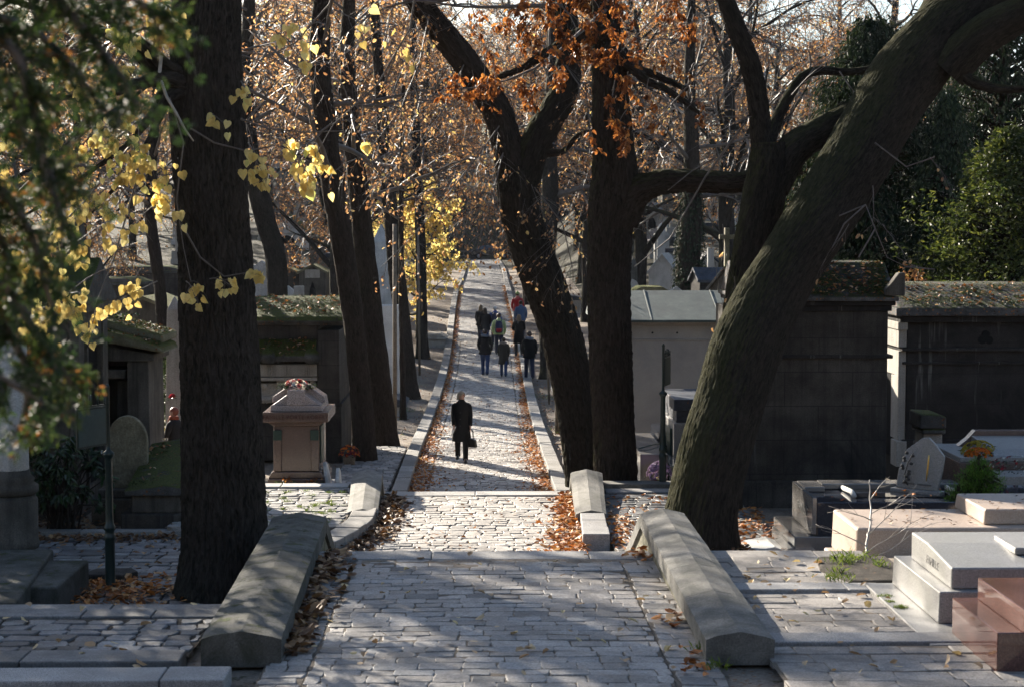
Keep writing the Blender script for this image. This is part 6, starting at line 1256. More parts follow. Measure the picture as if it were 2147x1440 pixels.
# small far tombs crowding both slopes: three grown kinds, copied
def copy_thing(t, loc, rz, s):
    c = t.copy(); COL.objects.link(c); c.location = loc; c.rotation_euler = (0, 0, rz); c.scale = s
    for o in [q for q in bpy.data.objects if q.parent == t]:
        d = o.copy(); COL.objects.link(d); d.parent = c
    return c
SLOPE = [gable_tomb('small', 590, 500, 105, 1.3, 1.8, 0, 'lime_pale', 'slate', .5, False, True, 'slope_chapel'), slab_tomb('small', 560, 520, 100, 1.3, 1.6, 1.6, 0, 'lime', 'roofmoss', 'slope_tomb'), stele('small', 640, 520, 102, .6, 'white', 0, 'point', .25, 'slope_stone'), stele('small', 700, 510, 108, .5, 'lime_pale', 0, 'cross', .2, 'slope_cross')]
LAB = {'slope_chapel': 'small grey gabled chapel among those crowding the far %s slope', 'slope_tomb': 'small mossy-lidded box tomb among those crowding the far %s slope', 'slope_stone': 'small pale pointed headstone among those crowding the far %s slope', 'slope_cross': 'small grey stone cross among those crowding the far %s slope'}
rg = random.Random(8)
for side in (-1, 1):
    for i in range(26):
        src = SLOPE[i % 4]; y = 82 + i * 3.6 + rg.uniform(-1, 1); x = side * rg.uniform(.055, .17) * y + side * 1.5
        loc = (x, y, gz(x, y) - .1); rz = rg.uniform(-.3, .3); k = rg.uniform(.85, 1.5); s3 = (k, k, k * rg.uniform(.9, 1.25))
        if side < 0 and i < 4: t = src; t.location = loc; t.rotation_euler = (0, 0, rz); t.scale = s3
        else: t = copy_thing(src, loc, rz, s3)
        nm = 'left' if side < 0 else 'right'; t['label'] = LAB[t.name.split('.')[0]] % nm; t['group'] = 'small tombs crowding the far %s slope' % nm

# ------------------------------------------------------------------ pale building beyond the rise
t = thing('pale_building', 'long pale stone building with rows of windows far behind the trees', 'building', (-47, 232, 4))
mb = MB(); box(mb, 0, 46, 0, 12, 0, 17); box(mb, -.2, 46.2, -.25, 12.2, 5.4, 5.9); box(mb, -.2, 46.2, -.25, 12.2, 11, 11.4); box(mb, -.5, 46.5, -.5, 12.5, 16.6, 17.3); mb.build('wall', M['pink'], t)
mb = MB(); prism(mb, [(-.6, 17.3), (3, 21), (9, 21), (12.6, 17.3)], 'x', -.6, 46.6); mb.build('roof', M['slate'], t)
for fl in range(3):
    for k in range(13):
        wz = 1.6 + fl * 5.4; wx = 2 + k * 3.4; mb = MB(); box(mb, wx, wx + 1.4, -.06, .02, wz, wz + 2.6); w = mb.build('window', M['dark'], t)
        mb = MB()
        for q in (0, .68, 1.36): box(mb, wx + q - .04, wx + q + .08, -.12, -.062, wz, wz + 2.6)
        for q in (0, .85, 1.7, 2.52): box(mb, wx + .09, wx + 1.31, -.11, -.063, wz + q, wz + q + .08)
        mb.build('frame', M['offwhite'], w)
# ------------------------------------------------------------------ dark car across the far end of the path
cx, cy = at(1030, 550, 186).x, 186; t = thing('parked_car', 'dark car standing crosswise at the far end of the path', 'car', (cx, cy, gz(0, 186)))
mb = MB(); pr = [(-2.15, .35), (2.15, .35), (2.2, .7), (2.05, .95), (1.1, 1.02), (-1.3, 1.0), (-2.0, .9), (-2.2, .6)]; prism(mb, pr, 'y', -.85, .85); mb.build('body', M['car_paint'], t, .06)
mb = MB(); v = []
for (x, z, yy) in ((1.15, 1.0, .8), (.5, 1.46, .66), (-.9, 1.48, .66), (-1.75, 1.0, .8)): v += [(x, -yy, z), (x, yy, z)]
mb.add(v, [(0, 1, 3, 2), (2, 3, 5, 4), (4, 5, 7, 6), (0, 2, 4, 6), (7, 5, 3, 1), (6, 7, 1, 0)], 0); mb.build('cabin', M['car_glass'], t, .05)
mb = MB(); box(mb, -.95, .55, -.67, .67, 1.47, 1.52); mb.build('roof_panel', M['car_paint'], t, .02)
for wx in (-1.35, 1.35):
    for wy in (-.86, .86):
        mb = MB(); tube(mb, [(wx, wy - .1, .32), (wx, wy + .1, .32)], .32, 18); w = mb.build('wheel', M['rubber'], t); mb = MB(); tube(mb, [(wx, wy - .11, .32), (wx, wy + .11, .32)], .2, 12); mb.build('rim', M['alloy'], w)
mb = MB(); box(mb, 2.05, 2.2, -.7, -.4, .62, .78); mb.build('headlight', M['offwhite'], t, .02); mb = MB(); box(mb, 2.05, 2.2, .4, .7, .62, .78); mb.build('headlight', M['offwhite'], t, .02)
# low bank wall behind the car
mb = MB(); prism(mb, [(189.5, 1.6), (190.2, 1.6), (190.2, 3.0), (189.5, 2.9)], 'x', -14, 16); tag(mb.build('bank_wall', M['lime'], None, .02), 'low grey retaining wall behind the dark car', 'wall')
# ------------------------------------------------------------------ people
def skin_body(name, verts, edges, radii, mat, parent, root=0, lv=2):
    me = bpy.data.meshes.new(name); me.from_pydata([tuple(v) for v in verts], edges, []); me.materials.append(mat)
    o = bpy.data.objects.new(name, me); COL.objects.link(o); o.parent = parent
    md = o.modifiers.new('skin', 'SKIN'); md.use_smooth_shade = True; md.branch_smoothing = .4
    lay = me.skin_vertices[0].data if me.skin_vertices else None
    if lay is None:
        # add the layer through bmesh
        bm = bmesh.new(); bm.from_mesh(me); bm.verts.layers.skin.verify(); bm.to_mesh(me); bm.free(); lay = me.skin_vertices[0].data
    for i, r in enumerate(radii): lay[i].radius = (r, r) if not isinstance(r, tuple) else r; lay[i].use_root = (i == root)
    sb = o.modifiers.new('subd', 'SUBSURF'); sb.levels = lv; sb.render_levels = lv
    return o
def bake(o):
    dg = bpy.context.evaluated_depsgraph_get(); dg.update(); ev = o.evaluated_get(dg); me = bpy.data.meshes.new_from_object(ev, preserve_all_data_layers=False, depsgraph=dg); me.name = o.data.name
    o.modifiers.clear(); o.data = me
    return o
def person(label, px, py, Y, H=1.7, face=0, phase=.25, coat='wool_black', hem=.5, pants='denim', hair='hair_brown', hairlen=0, hood=None, cap=None, w=1.0, arms=((.0, .0, 0), (.0, .0, 0)), head_turn=0, group=None, scarf=None, skirt=None, shoes='leather', cuff=False, z=None):
    # local frame: +Y is where the person faces, +X their right; phase swings the legs; arms: (forward, outward, elbow bend)
    p = at(px, py, Y); t = thing('person', label, 'person', (p.x, Y, gz(0, Y) + (.02 if z is None else z)), face, group)
    k = H / 1.7; V, E, R = [], [], []
    def a(v, r, frm=None):
        V.append(Vector(v) * k); R.append(r * k if not isinstance(r, tuple) else (r[0] * k, r[1] * k)); i = len(V) - 1
        if frm is not None: E.append((frm, i))
        return i
    sw = sin(phase * 2 * pi) * .34
    pel = a((0, 0, .92), .12); sp = a((0, .0, 1.08), .125, pel); ch = a((0, .0, 1.28), .14, sp); nb = a((0, -.005, 1.42), .075, ch); nk = a((0, .005, 1.475), .05, nb); h1 = a((0, .015, 1.545), .07, nk); h2 = a((0, .01, 1.615), .078, h1); h3 = a((0, .0, 1.66), .05, h2)
    legs = []
    for s, q in ((-1, sw), (1, -sw)):
        hip = a((s * .09, 0, .86), .095, pel); kn = a((s * .095, q * .62 + .05, .48), .062, hip); an_y = q * 1.05 - (.06 if q < 0 else 0); lift = .05 if q < -.1 else 0
        an = a((s * .095, an_y, .09 + lift), .04, kn); to = a((s * .105, an_y + .13, .035 + lift * .3), .033, an); legs.append((V[hip] / k, V[kn] / k, V[an] / k, V[to] / k))
    ar = []
    for s, (fw, out, bend) in ((-1, arms[0]), (1, arms[1])):
        sh = a((s * .168 * w, 0, 1.375), .056, ch); e = Vector((s * (.2 * w + out * .06), -.02 + fw * .13, 1.12)); el = a(e, .043, sh)
        wr_v = e + Vector((s * (.0 + out * .03 - bend * .14), .06 + fw * .12 + bend * .2, -.235 + bend * .22)); wr = a(wr_v, .028, el); d = (wr_v - e).normalized()
        pm = a(wr_v + d * .06, (.034, .018), wr)
        f = Vector((0, 1, 0))
        for j in range(4):
            b = wr_v + d * .085 + Vector((0, (j - 1.5) * .017, 0)); L = (.06, .07, .065, .05)[j]; m_ = a(b + d * L * .55, .0085, pm); a(b + d * L * .9 + Vector((-s * .018, .0, 0)), .0075, m_)
        th = a(wr_v + d * .045 + Vector((0, .034, 0)), .0095, pm); a(wr_v + d * .08 + Vector((-s * .006, .052, 0)), .008, th)
        ar.append((V[sh] / k, e, wr_v, d))
    skin_body('body', V, E, R, M['skin'], t)
    def ring(mb, L, sides=18): rings(mb, [(x * k, y * k, z * k, rx * k, ry * k) for x, y, z, rx, ry in L], sides)
    def tb(mb, P, rr, sides=10): tube(mb, [Vector(q) * k for q in P], [q * k for q in rr], sides)
    # trousers
    mb = MB(); ring(mb, [(0, 0, .8, .165, .12), (0, 0, .9, .165, .125), (0, 0, 1.02, .15, .115)])
    for (hp, kn, an, to) in legs: tb(mb, [hp + Vector((0, 0, .08)), hp + Vector((0, 0, -.08)), hp.lerp(kn, .6), kn, kn.lerp(an, .5), an + Vector((0, -.005, .03)), an + Vector((0, 0, -.035))], [.095, .1, .084, .072, .066, .06, .062], 12)
    mb.build('trousers', M[pants], t, 0)
    for (hp, kn, an, to) in legs:
        mb = MB(); d = (to - an); d.z = 0; d.normalize(); n = 12; v = []; zs = an.z - .09
        for (z_, s_) in ((0, 1), (.025, 1.02), (.06, .8), (.1, .45)):
            for i in range(n): b = 2 * pi * i / n; q = an + d * (.06 + .135 * cos(b) * s_ - (.035 if z_ > .05 else 0) * (z_ / .1)) + Vector((.046 * sin(b) * s_ * d.y, 0, 0)); v.append(Vector((q.x, q.y, zs + z_)) * k)
        fs = [tuple(range(n))[::-1], tuple(range(3 * n, 4 * n))]
        for j in range(3): fs += [(j * n + i, j * n + (i + 1) % n, (j + 1) * n + (i + 1) % n, (j + 1) * n + i) for i in range(n)]
        mb.add(v, fs, 0, .5, True); mb.build('shoe', M[shoes], t)
    # coat: body, collar and sleeves
    mb = MB(); hz = hem; fl = .02 if hem > .75 else .045
    L = [(0, .0, hz, .185 * w + fl, .135 + fl), (0, 0, hz + .02, .19 * w + fl, .14 + fl)]
    if hem < .8: L += [(0, 0, lerp(hz, .95, .5), .19 * w + fl * .5, .14 + fl * .5)]
    L += [(0, 0, .97, .178 * w, .134), (0, 0, 1.1, .158 * w, .13), (0, 0, 1.22, .172 * w, .14), (0, -.005, 1.31, .19 * w, .138), (0, -.01, 1.355, .186 * w, .125), (0, -.01, 1.40, .155 * w, .108), (0, -.01, 1.44, .105, .088), (0, 0, 1.475, .072, .075), (0, .0, 1.505, .07, .074)]
    v0 = len(mb.v); ring(mb, L, 26)
    for i in range(v0, len(mb.v)):
        q = mb.v[i]; mb.v[i] = (q[0] * (1 + .05 * noise.noise(Vector((q[0] * 6, q[1] * 6, q[2] * 4 + px)))), q[1] * (1 + .08 * noise.noise(Vector((q[0] * 5 + 3, q[1] * 5, q[2] * 5 + py)))), q[2])
    for (sh, e, wr, d) in ar: tb(mb, [sh + Vector((-.07 if sh.x > 0 else .07, 0, .0)), sh + Vector((-.03 if sh.x > 0 else .03, 0, -.005)), sh + Vector((0, 0, -.03)), sh.lerp(e, .3), sh.lerp(e, .6), e, e.lerp(wr, .5), wr + d * .0, wr + d * .012], [.03, .058, .07, .07, .066, .06, .054, .049, .046], 12)
    mb.build('coat', M[coat], t)
    # head wear and hair
    hx = Vector((0, .008, 1.6))
    mb = MB(); n, kk = 18, 10; v = []; fs = []
    for j in range(kk):
        for i in range(n):
            b = 2 * pi * i / n; fr = .5 + .5 * sin(b)      # fr=1 at the face
            low = lerp(-.55, .35, fr ** 1.5) - hairlen * (1 - fr ** 2); ph = lerp(low, 1, j / (kk - 1)) ; ang = clamp(ph, -1, 1) * pi / 2; r_ = max(.02, cos(clamp(ang, -1.2, 1.6))) if ang > 0 or hairlen < .2 else 1.0 + min(.16, -ang * .12)
            zz = sin(ang) * .098 if ang > 0 or hairlen < .2 else ph * .16
            wob = 1 + .07 * noise.noise(Vector((b * 1.5, j * .6, px)))
            v.append(Vector((hx.x + cos(b) * .089 * r_ * wob, hx.y - .012 + sin(b) * .1 * r_ * wob, hx.z + .005 + zz)) * k)
    for j in range(kk - 1): fs += [(j * n + i, j * n + (i + 1) % n, (j + 1) * n + (i + 1) % n, (j + 1) * n + i) for i in range(n)]
    R_ = Matrix.Rotation(head_turn, 3, 'Z'); c0 = hx * k
    fs.append(tuple(range((kk - 1) * n, kk * n))); mb.add([R_ @ (q - c0) + c0 for q in v], fs, 0, .5, True); ho = mb.build('hair', M[hair], t)
    mb = MB()       # face: nose, eyes, mouth, ears
    def hd(x, y, z): return tuple(R_ @ (Vector((x, y, z)) * k - c0) + c0)
    tube(mb, [hd(0, .08, 1.615), hd(0, .1, 1.585), hd(0, .098, 1.572)], [.008 * k, .014 * k, .012 * k], 8)
    for s in (-1, 1): ball(mb, hd(s * .082, -.0, 1.59), .014 * k, .02 * k, .032 * k, 0, .5, 8, 5)
    fo = mb.build('face', M['skin'], t); mb = MB()
    for s in (-1, 1): ball(mb, hd(s * .031, .076, 1.606), .010 * k, .006 * k, .005 * k, 0, .5, 8, 5)
    mb.build('eyes', M['hair_brown'], fo); mb = MB(); tube(mb, [hd(-.022, .078, 1.546), hd(0, .083, 1.544), hd(.022, .078, 1.546)], .0045 * k, 6); mb.build('mouth', M['lips'], fo)
    if hood:
        mb = MB(); v = []
        for j in range(7):
            b = pi * (1.02 + .96 * j / 6); v.append(Vector((.115 * cos(b), -.02 + .12 * sin(b), 1.46 + .015 * sin(b * 2))) * k)
        tube(mb, v, [.035 * k, .045 * k, .052 * k, .056 * k, .052 * k, .045 * k, .035 * k], 10); mb.build('hood', M[hood], t)
    if cap:
        mb = MB(); ring(mb, [(0, -.002, 1.60, .094, .106), (0, -.002, 1.64, .094, .105), (0, -.005, 1.68, .075, .085), (0, -.005, 1.705, .04, .045), (0, -.005, 1.712, .01, .01)], 16); ball(mb, (0, -.005 * k, 1.725 * k), .025 * k, .025 * k, .025 * k); mb.build('knit_hat', M[cap], t)
    if scarf:
        mb = MB(); ring(mb, [(0, 0, 1.43, .1, .1), (0, .005, 1.47, .105, .11), (0, .01, 1.51, .09, .095)]); tb(mb, [(.03, .1, 1.46), (.035, .14, 1.38), (.03, .15, 1.25)], [.035, .04, .035]); mb.build('scarf', M[scarf], t)
    if skirt:
        mb = MB(); ring(mb, [(0, 0, .25, .21, .17), (0, 0, .6, .18, .145), (0, 0, .95, .16, .13)]); mb.build('skirt', M[skirt], t)
    return t, ar, k
def world_pt(t, v): return Matrix.Translation(t.location) @ Matrix.Rotation(t.rotation_euler.z, 4, 'Z') @ Vector(v)
def place(t, v, rz): t.location = v; t.rotation_euler = (0, 0, rz)

# the woman in the middle of the path, coming towards us, looking to her left
PW, ar, k = person('woman in a long black coat walking towards us, grey-blond hair, looking aside, holding paper', 968, 971, 38.9, 1.62, pi, .06, 'wool_black', .5, 'wool_black', 'hair_blonde', .22, w=1.0, arms=((.1, .12, .02), (.25, .0, .1)), head_turn=radians(58))
mb = MB()
for i in range(3): ball(mb, (.03, .15 - i * .003, (1.2 - i * .16) * k), .012, .006, .012, 0, .5, 8, 4)
mb.build('buttons', M['leather'], PW)
def hand(ar, side, k, t, off=.07): sh, e, wr, d = ar[side]; return world_pt(t, (wr + d * off) * k)
hb = hand(ar, 0, k, PW, .09); t = thing('handbag', 'black leather handbag hanging from the hand of the woman in black', 'handbag', hb - Vector((0, 0, .42)), pi + radians(62))
mb = MB(); v = []; prism(mb, [(-.17, 0), (.17, 0), (.14, .17), (.08, .2), (-.08, .2), (-.14, .17)], 'x', -.045, .045); mb.build('bag', M['leather'], t, .02)
mb = MB()
for s in (-.025, .025): tube(mb, [(s, -.09, .18), (s * .8, -.06, .36), (0, -.01, .43), (0, .01, .43), (s * .8, .06, .36), (s, .09, .18)], .008, 6)
mb.build('handle', M['leather'], t); mb = MB(); tube(mb, [(-.05, -.05, .12), (-.055, .05, .12)], .012, 8); mb.build('clasp', M['alloy'], t)
hp = hand(ar, 1, k, PW, .08); mb = MB(); mb.add([(-.03, 0, .02), (.05, .01, .03), (.0, .02, -.09), (-.09, .01, -.24), (-.05, 0, -.1)], [(0, 1, 2, 4), (4, 2, 3)], 0); o = mb.build('folded_paper', M['paper'], None, 0, hp); md = o.modifiers.new('solid', 'SOLIDIFY'); md.thickness = .004; tag(o, 'white folded paper in the hand of the woman in black', 'paper')

G = 'walkers seen from behind'
P1, _, _ = person('man in a black jacket and blue jeans walking away in the middle of the path', 1017, 789, 65.5, 1.78, radians(-4), .12, 'wool_black', .78, 'denim', 'hair_brown', 0, hood='hood_grey', w=1.1, arms=((.2, .4, .3), (.1, .45, .25)), group=G)
P2, _, _ = person('short walker in a brown knee coat with a fur-edged hood', 1056, 794, 65, 1.5, radians(-2), .2, 'coat_brown', .55, 'denim', 'hair_brown', .1, hood='fur', arms=((.15, .3, .2), (.1, .2, .1)), group=G)
P3, _, _ = person('walker in a pale lime jacket under a navy and red backpack', 1046, 725, 73, 1.75, 0, .1, 'jacket_lime', .82, 'denim_dark', 'hair_brown', 0, w=1.12, arms=((.1, .5, .15), (.1, .5, .15)), group=G)
P4, _, _ = person('walker in a royal blue jacket with white hair ahead of the lime jacket', 1038, 700, 76.5, 1.72, 0, .3, 'jacket_blue', .8, 'denim_dark', 'cap_white', 0, w=1.1, arms=((.1, .4, .15), (.1, .4, .15)), group=G)
P5, _, _ = person('long-haired woman in a dark coat at the left of the group', 1017, 697, 76, 1.7, radians(4), .12, 'wool_charcoal', .7, 'denim', 'hair_brown', .9, w=1.08, arms=((.2, .3, .3), (.2, .3, .3)), group=G)
P6, _, _ = person('woman in a dark coat half hidden behind the long-haired one', 1008, 692, 77.5, 1.68, radians(-6), .3, 'wool_charcoal', .75, 'denim_dark', 'hair_fair', .9, arms=((.1, .2, .2), (.1, .2, .2)), group=G)
P7, _, _ = person('blonde woman in a long black coat walking along the right kerb', 1088, 733, 71.5, 1.74, radians(6), .08, 'wool_black', .52, 'wool_charcoal', 'hair_fair', .9, w=1.04, arms=((.6, .5, .7), (.6, .5, .7)), group=G, z=.12)
P8, _, _ = person('walker in a blue jacket on the verge behind the red one', 1092, 700, 78, 1.72, 0, .2, 'jacket_slate', .8, 'denim_dark', 'hair_brown', 0, w=1.1, arms=((.1, .4, .2), (.1, .4, .2)), group=G, z=.12)
P9, _, _ = person('walker in a red jacket and green knitted hat at the front of the group', 1085, 672, 82, 1.74, 0, .15, 'jacket_red', .8, 'denim_dark', 'hair_brown', 0, cap='cap_green', w=1.12, arms=((.1, .5, .2), (.1, .5, .2)), group=G, z=.12)
PA, _, _ = person('man in a dark jacket with a grey hood walking on the earth verge', 1110, 790, 63.5, 1.78, radians(3), .14, 'wool_black', .76, 'denim_dark', 'hair_brown', 0, hood='hood_grey', w=1.1, arms=((.1, .35, .2), (.1, .35, .2)), group=G, z=.08)
for (pp, m1, m2, lab) in ((P3, 'pack_navy', 'jacket_red', 'navy backpack with a red lower pocket on the lime jacket'), (P4, 'pack_navy', None, 'dark backpack on the royal blue jacket')):
    t = thing('backpack', lab, 'backpack', world_pt(pp, (0, -.2, 1.0)), pp.rotation_euler.z); mb = MB(); rings(mb, [(0, 0, -.08, .13, .07), (0, 0, 0, .165, .1), (0, 0, .2, .165, .105), (0, 0.01, .36, .14, .085), (0, .02, .43, .08, .05)], 16); mb.build('sack', M[m1], t)
    mb = MB(); [tube(mb, [(s * .1, .05, .4), (s * .12, .14, .47), (s * .13, .24, .4), (s * .14, .3, .25), (s * .15, .22, .05), (s * .14, .05, .0)], .018, 6) for s in (-1, 1)]; mb.build('straps', M[m1], t)
    if m2: mb = MB(); rings(mb, [(0, -.03, -.04, .1, .07), (0, -.05, .02, .125, .08), (0, -.05, .12, .12, .075)], 14); mb.build('pocket', M[m2], t)
PR, _, _ = person('red-haired woman in a dark coat and orange scarf beside the upright trunk, looking down', 366, 955, 34.5, 1.62, radians(70), .0, 'wool_charcoal', .75, 'wool_charcoal', 'hair_red', .1, scarf='scarf', skirt='wool_charcoal', arms=((.6, .1, .9), (.6, .1, .9)))
# ------------------------------------------------------------------ fallen leaves, grass and the broken branch
def litter(name, mat, n, f, size, seed, lift=.01, flat=.25, wd=.6, zf=None, parent=None):
    rg = random.Random(seed); mb = MB(); c = 0; tries = 0
    while c < n and tries < n * 30:
        tries += 1; q = f(rg)
        if q is None: continue
        x, y, h = q; z = (zf or gz)(x, y) + h + lift; a = rg.uniform(0, 6.28); s = size * rg.uniform(.55, 1.25)
        d = Vector((cos(a), sin(a), rg.gauss(0, flat))); n_ = Vector((rg.gauss(0, flat), rg.gauss(0, flat), 1))
        leaf(mb, Vector((x, y, z)), d, n_, s, s * wd * rg.uniform(.7, 1.3), 0, rg.random(), rg.uniform(-.15, .35), rg.uniform(-.5, .5)); c += 1
    o = mb.build(name, mat); o['kind'] = 'stuff'; return o
def drift(side, y0, y1):
    def f(rg):
        y = y0 + (y1 - y0) * rg.random() ** 1.5; dens = .5 + .5 * noise.noise(Vector((side * 3, y * .35, 0)))
        wd = lerp(.5, .18, smooth(36, 60, y)) * (.6 + .8 * max(0, dens)); o = abs(rg.gauss(0, .5)) * wd
        if o > .9: return None
        x = (px0(y) + o) if side < 0 else (px1(y) - o); return x, y, max(0, .05 * (1 - o / wd)) * rg.random() + .02
    return f
litter('left_gutter_leaves', M['fallen_orange'], 4200, drift(-1, 31, 110), .085, 1, zf=lambda x, y: camber(x, y) + .03)
litter('right_gutter_leaves', M['fallen_orange'], 4400, drift(1, 31, 110), .085, 2, zf=lambda x, y: camber(x, y) + .03)
def f(rg):
    y = rg.uniform(22.2, 28.2); w = .16 + .3 * smooth(28.2, 24, y); o = abs(rg.gauss(0, .6)) * w; x = 1.40 - o; return x, y, rg.random() * .08 * max(0, 1 - o / w)
litter('right_landing_leaves', M['fallen_orange'], 1150, f, .10, 3, zf=lambda x, y: 1.0)
def f(rg):
    y = rg.uniform(22.8, 28.1); o = abs(rg.gauss(0, .55)) * .32; x = lx0(y) + .03 + o; return x, y, rg.random() * .07 * max(0, 1 - o / .3)
litter('left_landing_leaves', M['fallen_brown'], 900, f, .11, 4, zf=lambda x, y: 1.0)
litter('scattered_landing_leaves', M['fallen'], 170, lambda rg: (rg.uniform(-1.6, 1.4), rg.uniform(21.5, 28.1), .01), .075, 5, zf=lambda x, y: 1.005)
litter('scattered_path_leaves', M['fallen'], 750, lambda rg: (rg.uniform(-1.4, 1.4), 31 + 60 * rg.random() ** 1.3, .01), .07, 6, zf=lambda x, y: camber(x, y) + .03)
def f(rg): y = rg.uniform(13.8, 18.4); o = abs(rg.gauss(0, .6)) * (.13 if y < 15.8 else .24); return lerp(-1.62, -1.79, (y - 13.5) / 6) + .02 + o, y, rg.random() * (.10 if y > 16.3 else .03) * max(0, 1 - o * 2.5)
litter('left_parapet_leaves', M['fallen_brown'], 420, f, .13, 7, zf=lambda x, y: zl1(x, y) + .02)
def f(rg): y = rg.choice((rg.gauss(15.0, .14), rg.gauss(18.3, .15), rg.gauss(13.4, .2))); o = abs(rg.gauss(0, .09)); return 1.74 - o, y, rg.random() * .05
litter('right_parapet_leaves', M['fallen_orange'], 80, f, .10, 8, zf=lambda x, y: zl1(x, y) + .02)
litter('scattered_upper_leaves', M['pale_leaf'], 70, lambda rg: (rg.uniform(-1.6, 1.7), rg.uniform(13, 18.3), .01), .10, 9, zf=lambda x, y: zl1(x, y) + .02)
litter('right_terrace_leaves', M['pale_leaf'], 60, lambda rg: (rg.uniform(2.4, 3.85), rg.uniform(13, 18.3), .01), .10, 10, flat=.5, zf=lambda x, y: gz(2.5, y) + .03)
litter('left_terrace_leaves', M['pale_leaf'], 46, lambda rg: (rg.uniform(-7, -2.5), rg.uniform(13, 16), .01), .11, 11, zf=lambda x, y: gz(-3, y) + .035)
litter('left_alley_leaves', M['fallen_brown'], 900, lambda rg: (rg.uniform(-8, -3.4), rg.choice((rg.uniform(18.5, 24.4), 24.5 - abs(rg.gauss(0, .25)), 24.4 - abs(rg.gauss(0, .2)))), .01), .10, 12, zf=lambda x, y: 1.01)
def f(rg): x = rg.gauss(-4.45, .42); y = rg.gauss(20.6, .5); return (x, y, rg.random() * .05) if y < 22 else None
litter('signpost_leaves', M['fallen_orange'], 520, f, .11, 13, zf=lambda x, y: 1.01)
litter('left_plot_leaves', M['fallen_brown'], 1500, lambda rg: (rg.uniform(-9, -3.6), rg.uniform(24.8, 28.2), .0), .10, 14, zf=lambda x, y: 1.0)
def f(rg): x = rg.gauss(3.85, .4); y = rg.uniform(22.3, 26.6); return (x, y, rg.random() * .07) if x < 4.3 else None
litter('leaning_tree_leaves', M['fallen_orange'], 1100, f, .10, 15, zf=lambda x, y: .99)
def f(rg): a = rg.uniform(0, 6.28); r = .5 + abs(rg.gauss(0, .35)); x = LNb.x + cos(a) * r; y = LNb.y - .2 + sin(a) * r * .8; return x, y, max(0, .16 * (1 - (r - .5) * 2)) * rg.random()
litter('leaning_tree_foot_leaves', M['fallen_brown'], 520, f, .10, 16, zf=lambda x, y: .99)
litter('right_alley_leaves', M['fallen_orange'], 230, lambda rg: (rg.uniform(1.85, 3.1), rg.uniform(21.4, 28), .01), .09, 17, zf=lambda x, y: 1.06)
litter('verge_leaves', M['fallen'], 2600, lambda rg: (rg.choice((-1, 1)) * rg.uniform(1.85, 4.6), 38 + 50 * rg.random() ** 1.3, .0), .075, 18)
litter('tomb_top_leaves', M['fallen_brown'], 150, lambda rg: (rg.uniform(4.3, 8.2), rg.uniform(19.4, 20.6), .0), .07, 19, flat=.15, wd=.3, zf=lambda x, y: 2.005 if x < 5.74 else 2.185)
litter('black_tomb_leaves', M['fallen_orange'], 9, lambda rg: (rg.uniform(4.6, 6.4), rg.uniform(22.4, 23.7), .01), .09, 20, zf=lambda x, y: 1.85)
litter('kerb_foot_leaves', M['fallen_brown'], 260, lambda rg: (1.83 + abs(rg.gauss(0, .1)), rg.uniform(34, 60), .0), .07, 21)
def f(rg): x = rg.gauss(2.0, .12); y = rg.uniform(21.4, 26); return x, y, .0
litter('landing_kerb_leaves', M['fallen_orange'], 260, f, .09, 22, zf=lambda x, y: 1.05)
# leaves and moss crumbs lying on the roofs
ROOFS = (('sooty_roof', 340, (4.35, 6.55), (27.4, 28.2), lambda x, y: 4.33 + (y - 27.36) * .63), ('black_roof', 420, (8.1, 13.5), (32.9, 34.2), lambda x, y: 3.89 + (y - 32.88) * .318), ('carved_roof', 260, (-6.5, -3.3), (39.25, 40.6), lambda x, y: 3.42 + (y - 39.2) * .29), ('carved_lower_roof', 110, (-6.3, -3.85), (38.9, 39.24), lambda x, y: 2.54 + (y - 38.88) * .97), ('open_chapel_roof', 90, (-7.0, -5.4), (28.55, 28.95), lambda x, y: 3.9 - (x + 7.1) * .253), ('open_chapel_upper_roof', 160, (-7.0, -5.4), (28.98, 30.2), lambda x, y: 4.07 - (x + 7.1) * .265), ('ledger', 60, (-5.2, -4.2), (25.12, 27.1), lambda x, y: 1.6 + (y - 25.08) * .212))
for k, (nm, n, xr, yr, zf) in enumerate(ROOFS):
    f = lambda rg: (rg.uniform(*xr), rg.uniform(*yr), rg.random() * .02) if noise.noise(Vector((rg.random() * 3, k, 0))) > -.2 else None
    litter(nm + '_leaves', M['fallen'], n, f, .085, 40 + k, flat=.4, zf=zf)
    def f2(rg):
        x, y = rg.uniform(*xr), rg.uniform(*yr); return (x, y, rg.random() * .025) if noise.noise(Vector((x * 1.6, y * 2.2, k))) + rg.gauss(0, .15) > -.02 else None
    litter(nm + '_moss', M['moss_bits'], n * 8, f2, .034, 50 + k, flat=.5, zf=zf)
# soil patch and grass tufts beside the grey tomb, moss in the joint
mb = MB(); v = [(3.62, 16.75), (4.3, 16.8), (4.3, 18.1), (3.55, 18.05), (3.45, 17.4)]; prism(mb, v, 'z', 1.8, 1.925); struct(mb.build('soil', M['soil'], None, .03))
def tufts(name, spots, seed, n=60, L=.09, sp=.08):
    rg = random.Random(seed); mb = MB()
    for (x, y, z, k) in spots:
        for i in range(int(n * k)):
            p = Vector((x + rg.gauss(0, sp * k), y + rg.gauss(0, sp * k), z)); d = Vector((rg.gauss(0, .45), rg.gauss(0, .45), 1)).normalized(); l = L * rg.uniform(.6, 1.3); s = Vector((d.y, -d.x, 0)).normalized() * .004; mb.add([p - s, p + s, p + d * l * .6 + s * .6, p + d * l + Vector((d.x, d.y, -.3)) * l * .35], [(0, 1, 2, 3)], 0, rg.random())
    o = mb.build(name, M['grassblade']); o['kind'] = 'stuff'
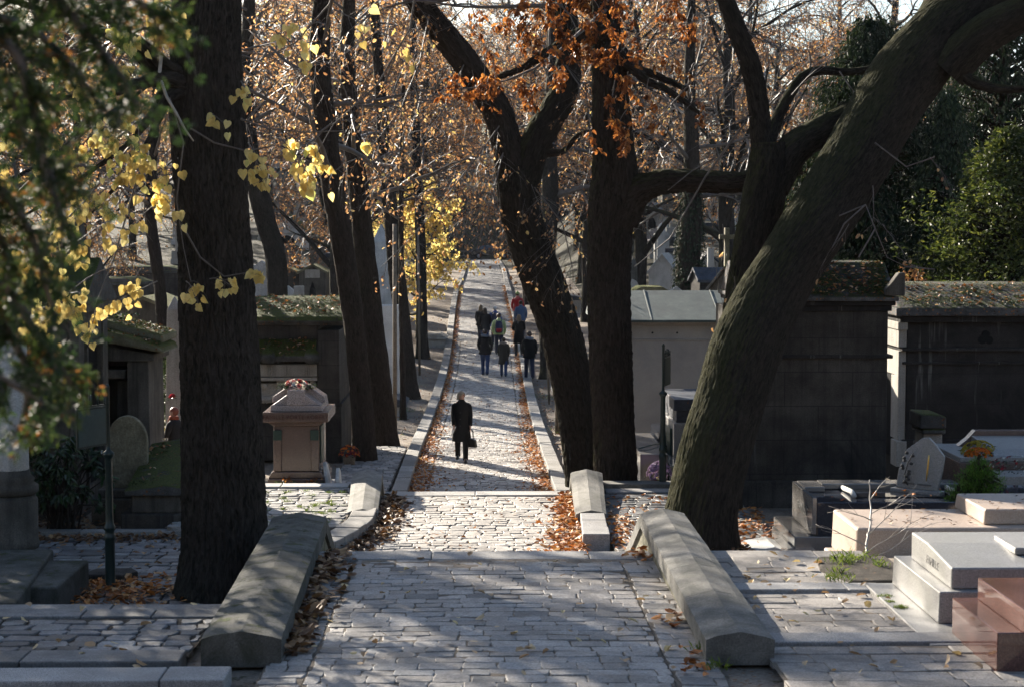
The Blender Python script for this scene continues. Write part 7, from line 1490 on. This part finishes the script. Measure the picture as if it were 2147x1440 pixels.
tufts('grass', [(3.75, 17.7, 1.92, 1.2), (3.95, 17.95, 1.92, 1.5), (3.6, 17.2, 1.92, .5), (3.5, 16.75, 1.94, .9), (4.1, 17.5, 1.92, .5), (1.83, 13.3, 1.95, .6), (1.8, 13.9, 1.95, .5)], 1)
tufts('moss_tuft_grass', [(3.78, 15.9, 1.95, .9), (3.8, 15.4, 1.96, .9), (3.76, 15.65, 1.95, .6)], 2, 160, .03, .035)
tufts('plot_grass', [(rg.uniform(-4.3, -2.3), rg.uniform(24.8, 28), 1.11, .5) for _ in range(46)], 9, 60, .06, .07)
tufts('verge_grass', [(x * s, y, gz(x, y) - .01, 2.5) for x, y, s in ((-3.0, 47, 1), (-3.4, 50, 1), (-2.6, 53.5, 1), (-3.2, 58, 1), (-2.8, 62, 1), (-4, 45, 1), (2.5, 47.5, 1), (2.3, 58, 1), (3, 50, 1), (-3.6, 66, 1))], 3, 70, .09, .16)
# broken branch propped on the terrace edge
t = thing('broken_branch', 'pale broken twiggy branch lying on the terrace edge by the cream tomb', 'branch'); rg = random.Random(31); mb = MB()
L = [(1745, 1226, 17.2), (1775, 1212, 17.5), (1800, 1195, 17.8), (1815, 1170, 18.1), (1818, 1130, 18.4), (1826, 1090, 18.7), (1824, 1040, 19.0), (1823, 1005, 19.1)]
P, R_ = catmull([at(*q) for q in L], [.014, .02, .018, .016, .013, .011, .007, .004], .05); tube(mb, [p + rvec(rg) * .006 for p in P], R_, 6)
for (i, dx, dy, dz, l) in ((.45, .5, .1, .15, 1.0), (.35, .9, -.2, .02, .9), (.55, -.5, .2, .2, .6), (.62, .7, .2, .5, .8), (.75, -.5, 0, .3, .5), (.8, .5, .2, .25, .6), (.9, .3, 0, .5, .35), (.5, .8, .3, .3, .9)):
    p = P[int(i * (len(P) - 1))]; q, d = wander(rg, p, Vector((dx, dy, dz)), l, 6, .2, -.03); tube(mb, q, [.007, .006, .005, .004, .003, .003, .002], 4)
    for _ in range(3): q2, _d = wander(rg, q[rg.randint(2, 5)], d + rvec(rg) * .8, l * .4, 4, .25, -.03); tube(mb, q2, [.003, .003, .0025, .002, .0015], 3)
mb.build('stems', M['twig_pale'], t)

# ------------------------------------------------------------------ the air: a thin even haze round the whole scene
def haze(density):
    m = bpy.data.materials.new('haze'); m.use_nodes = True; n = m.node_tree.nodes; n.remove(n['Principled BSDF'])
    v = n.new('ShaderNodeVolumePrincipled'); v.inputs['Color'].default_value = (.78, .86, 1, 1); v.inputs['Density'].default_value = density; v.inputs['Anisotropy'].default_value = .3
    m.node_tree.links.new(v.outputs[0], n['Material Output'].inputs['Volume'])
    mb = MB(); box(mb, -620, 620, -30, 960, -8, 75); o = mb.build('haze', m); o['kind'] = 'stuff'
HAZE = 0.00007
if HAZE: haze(HAZE)
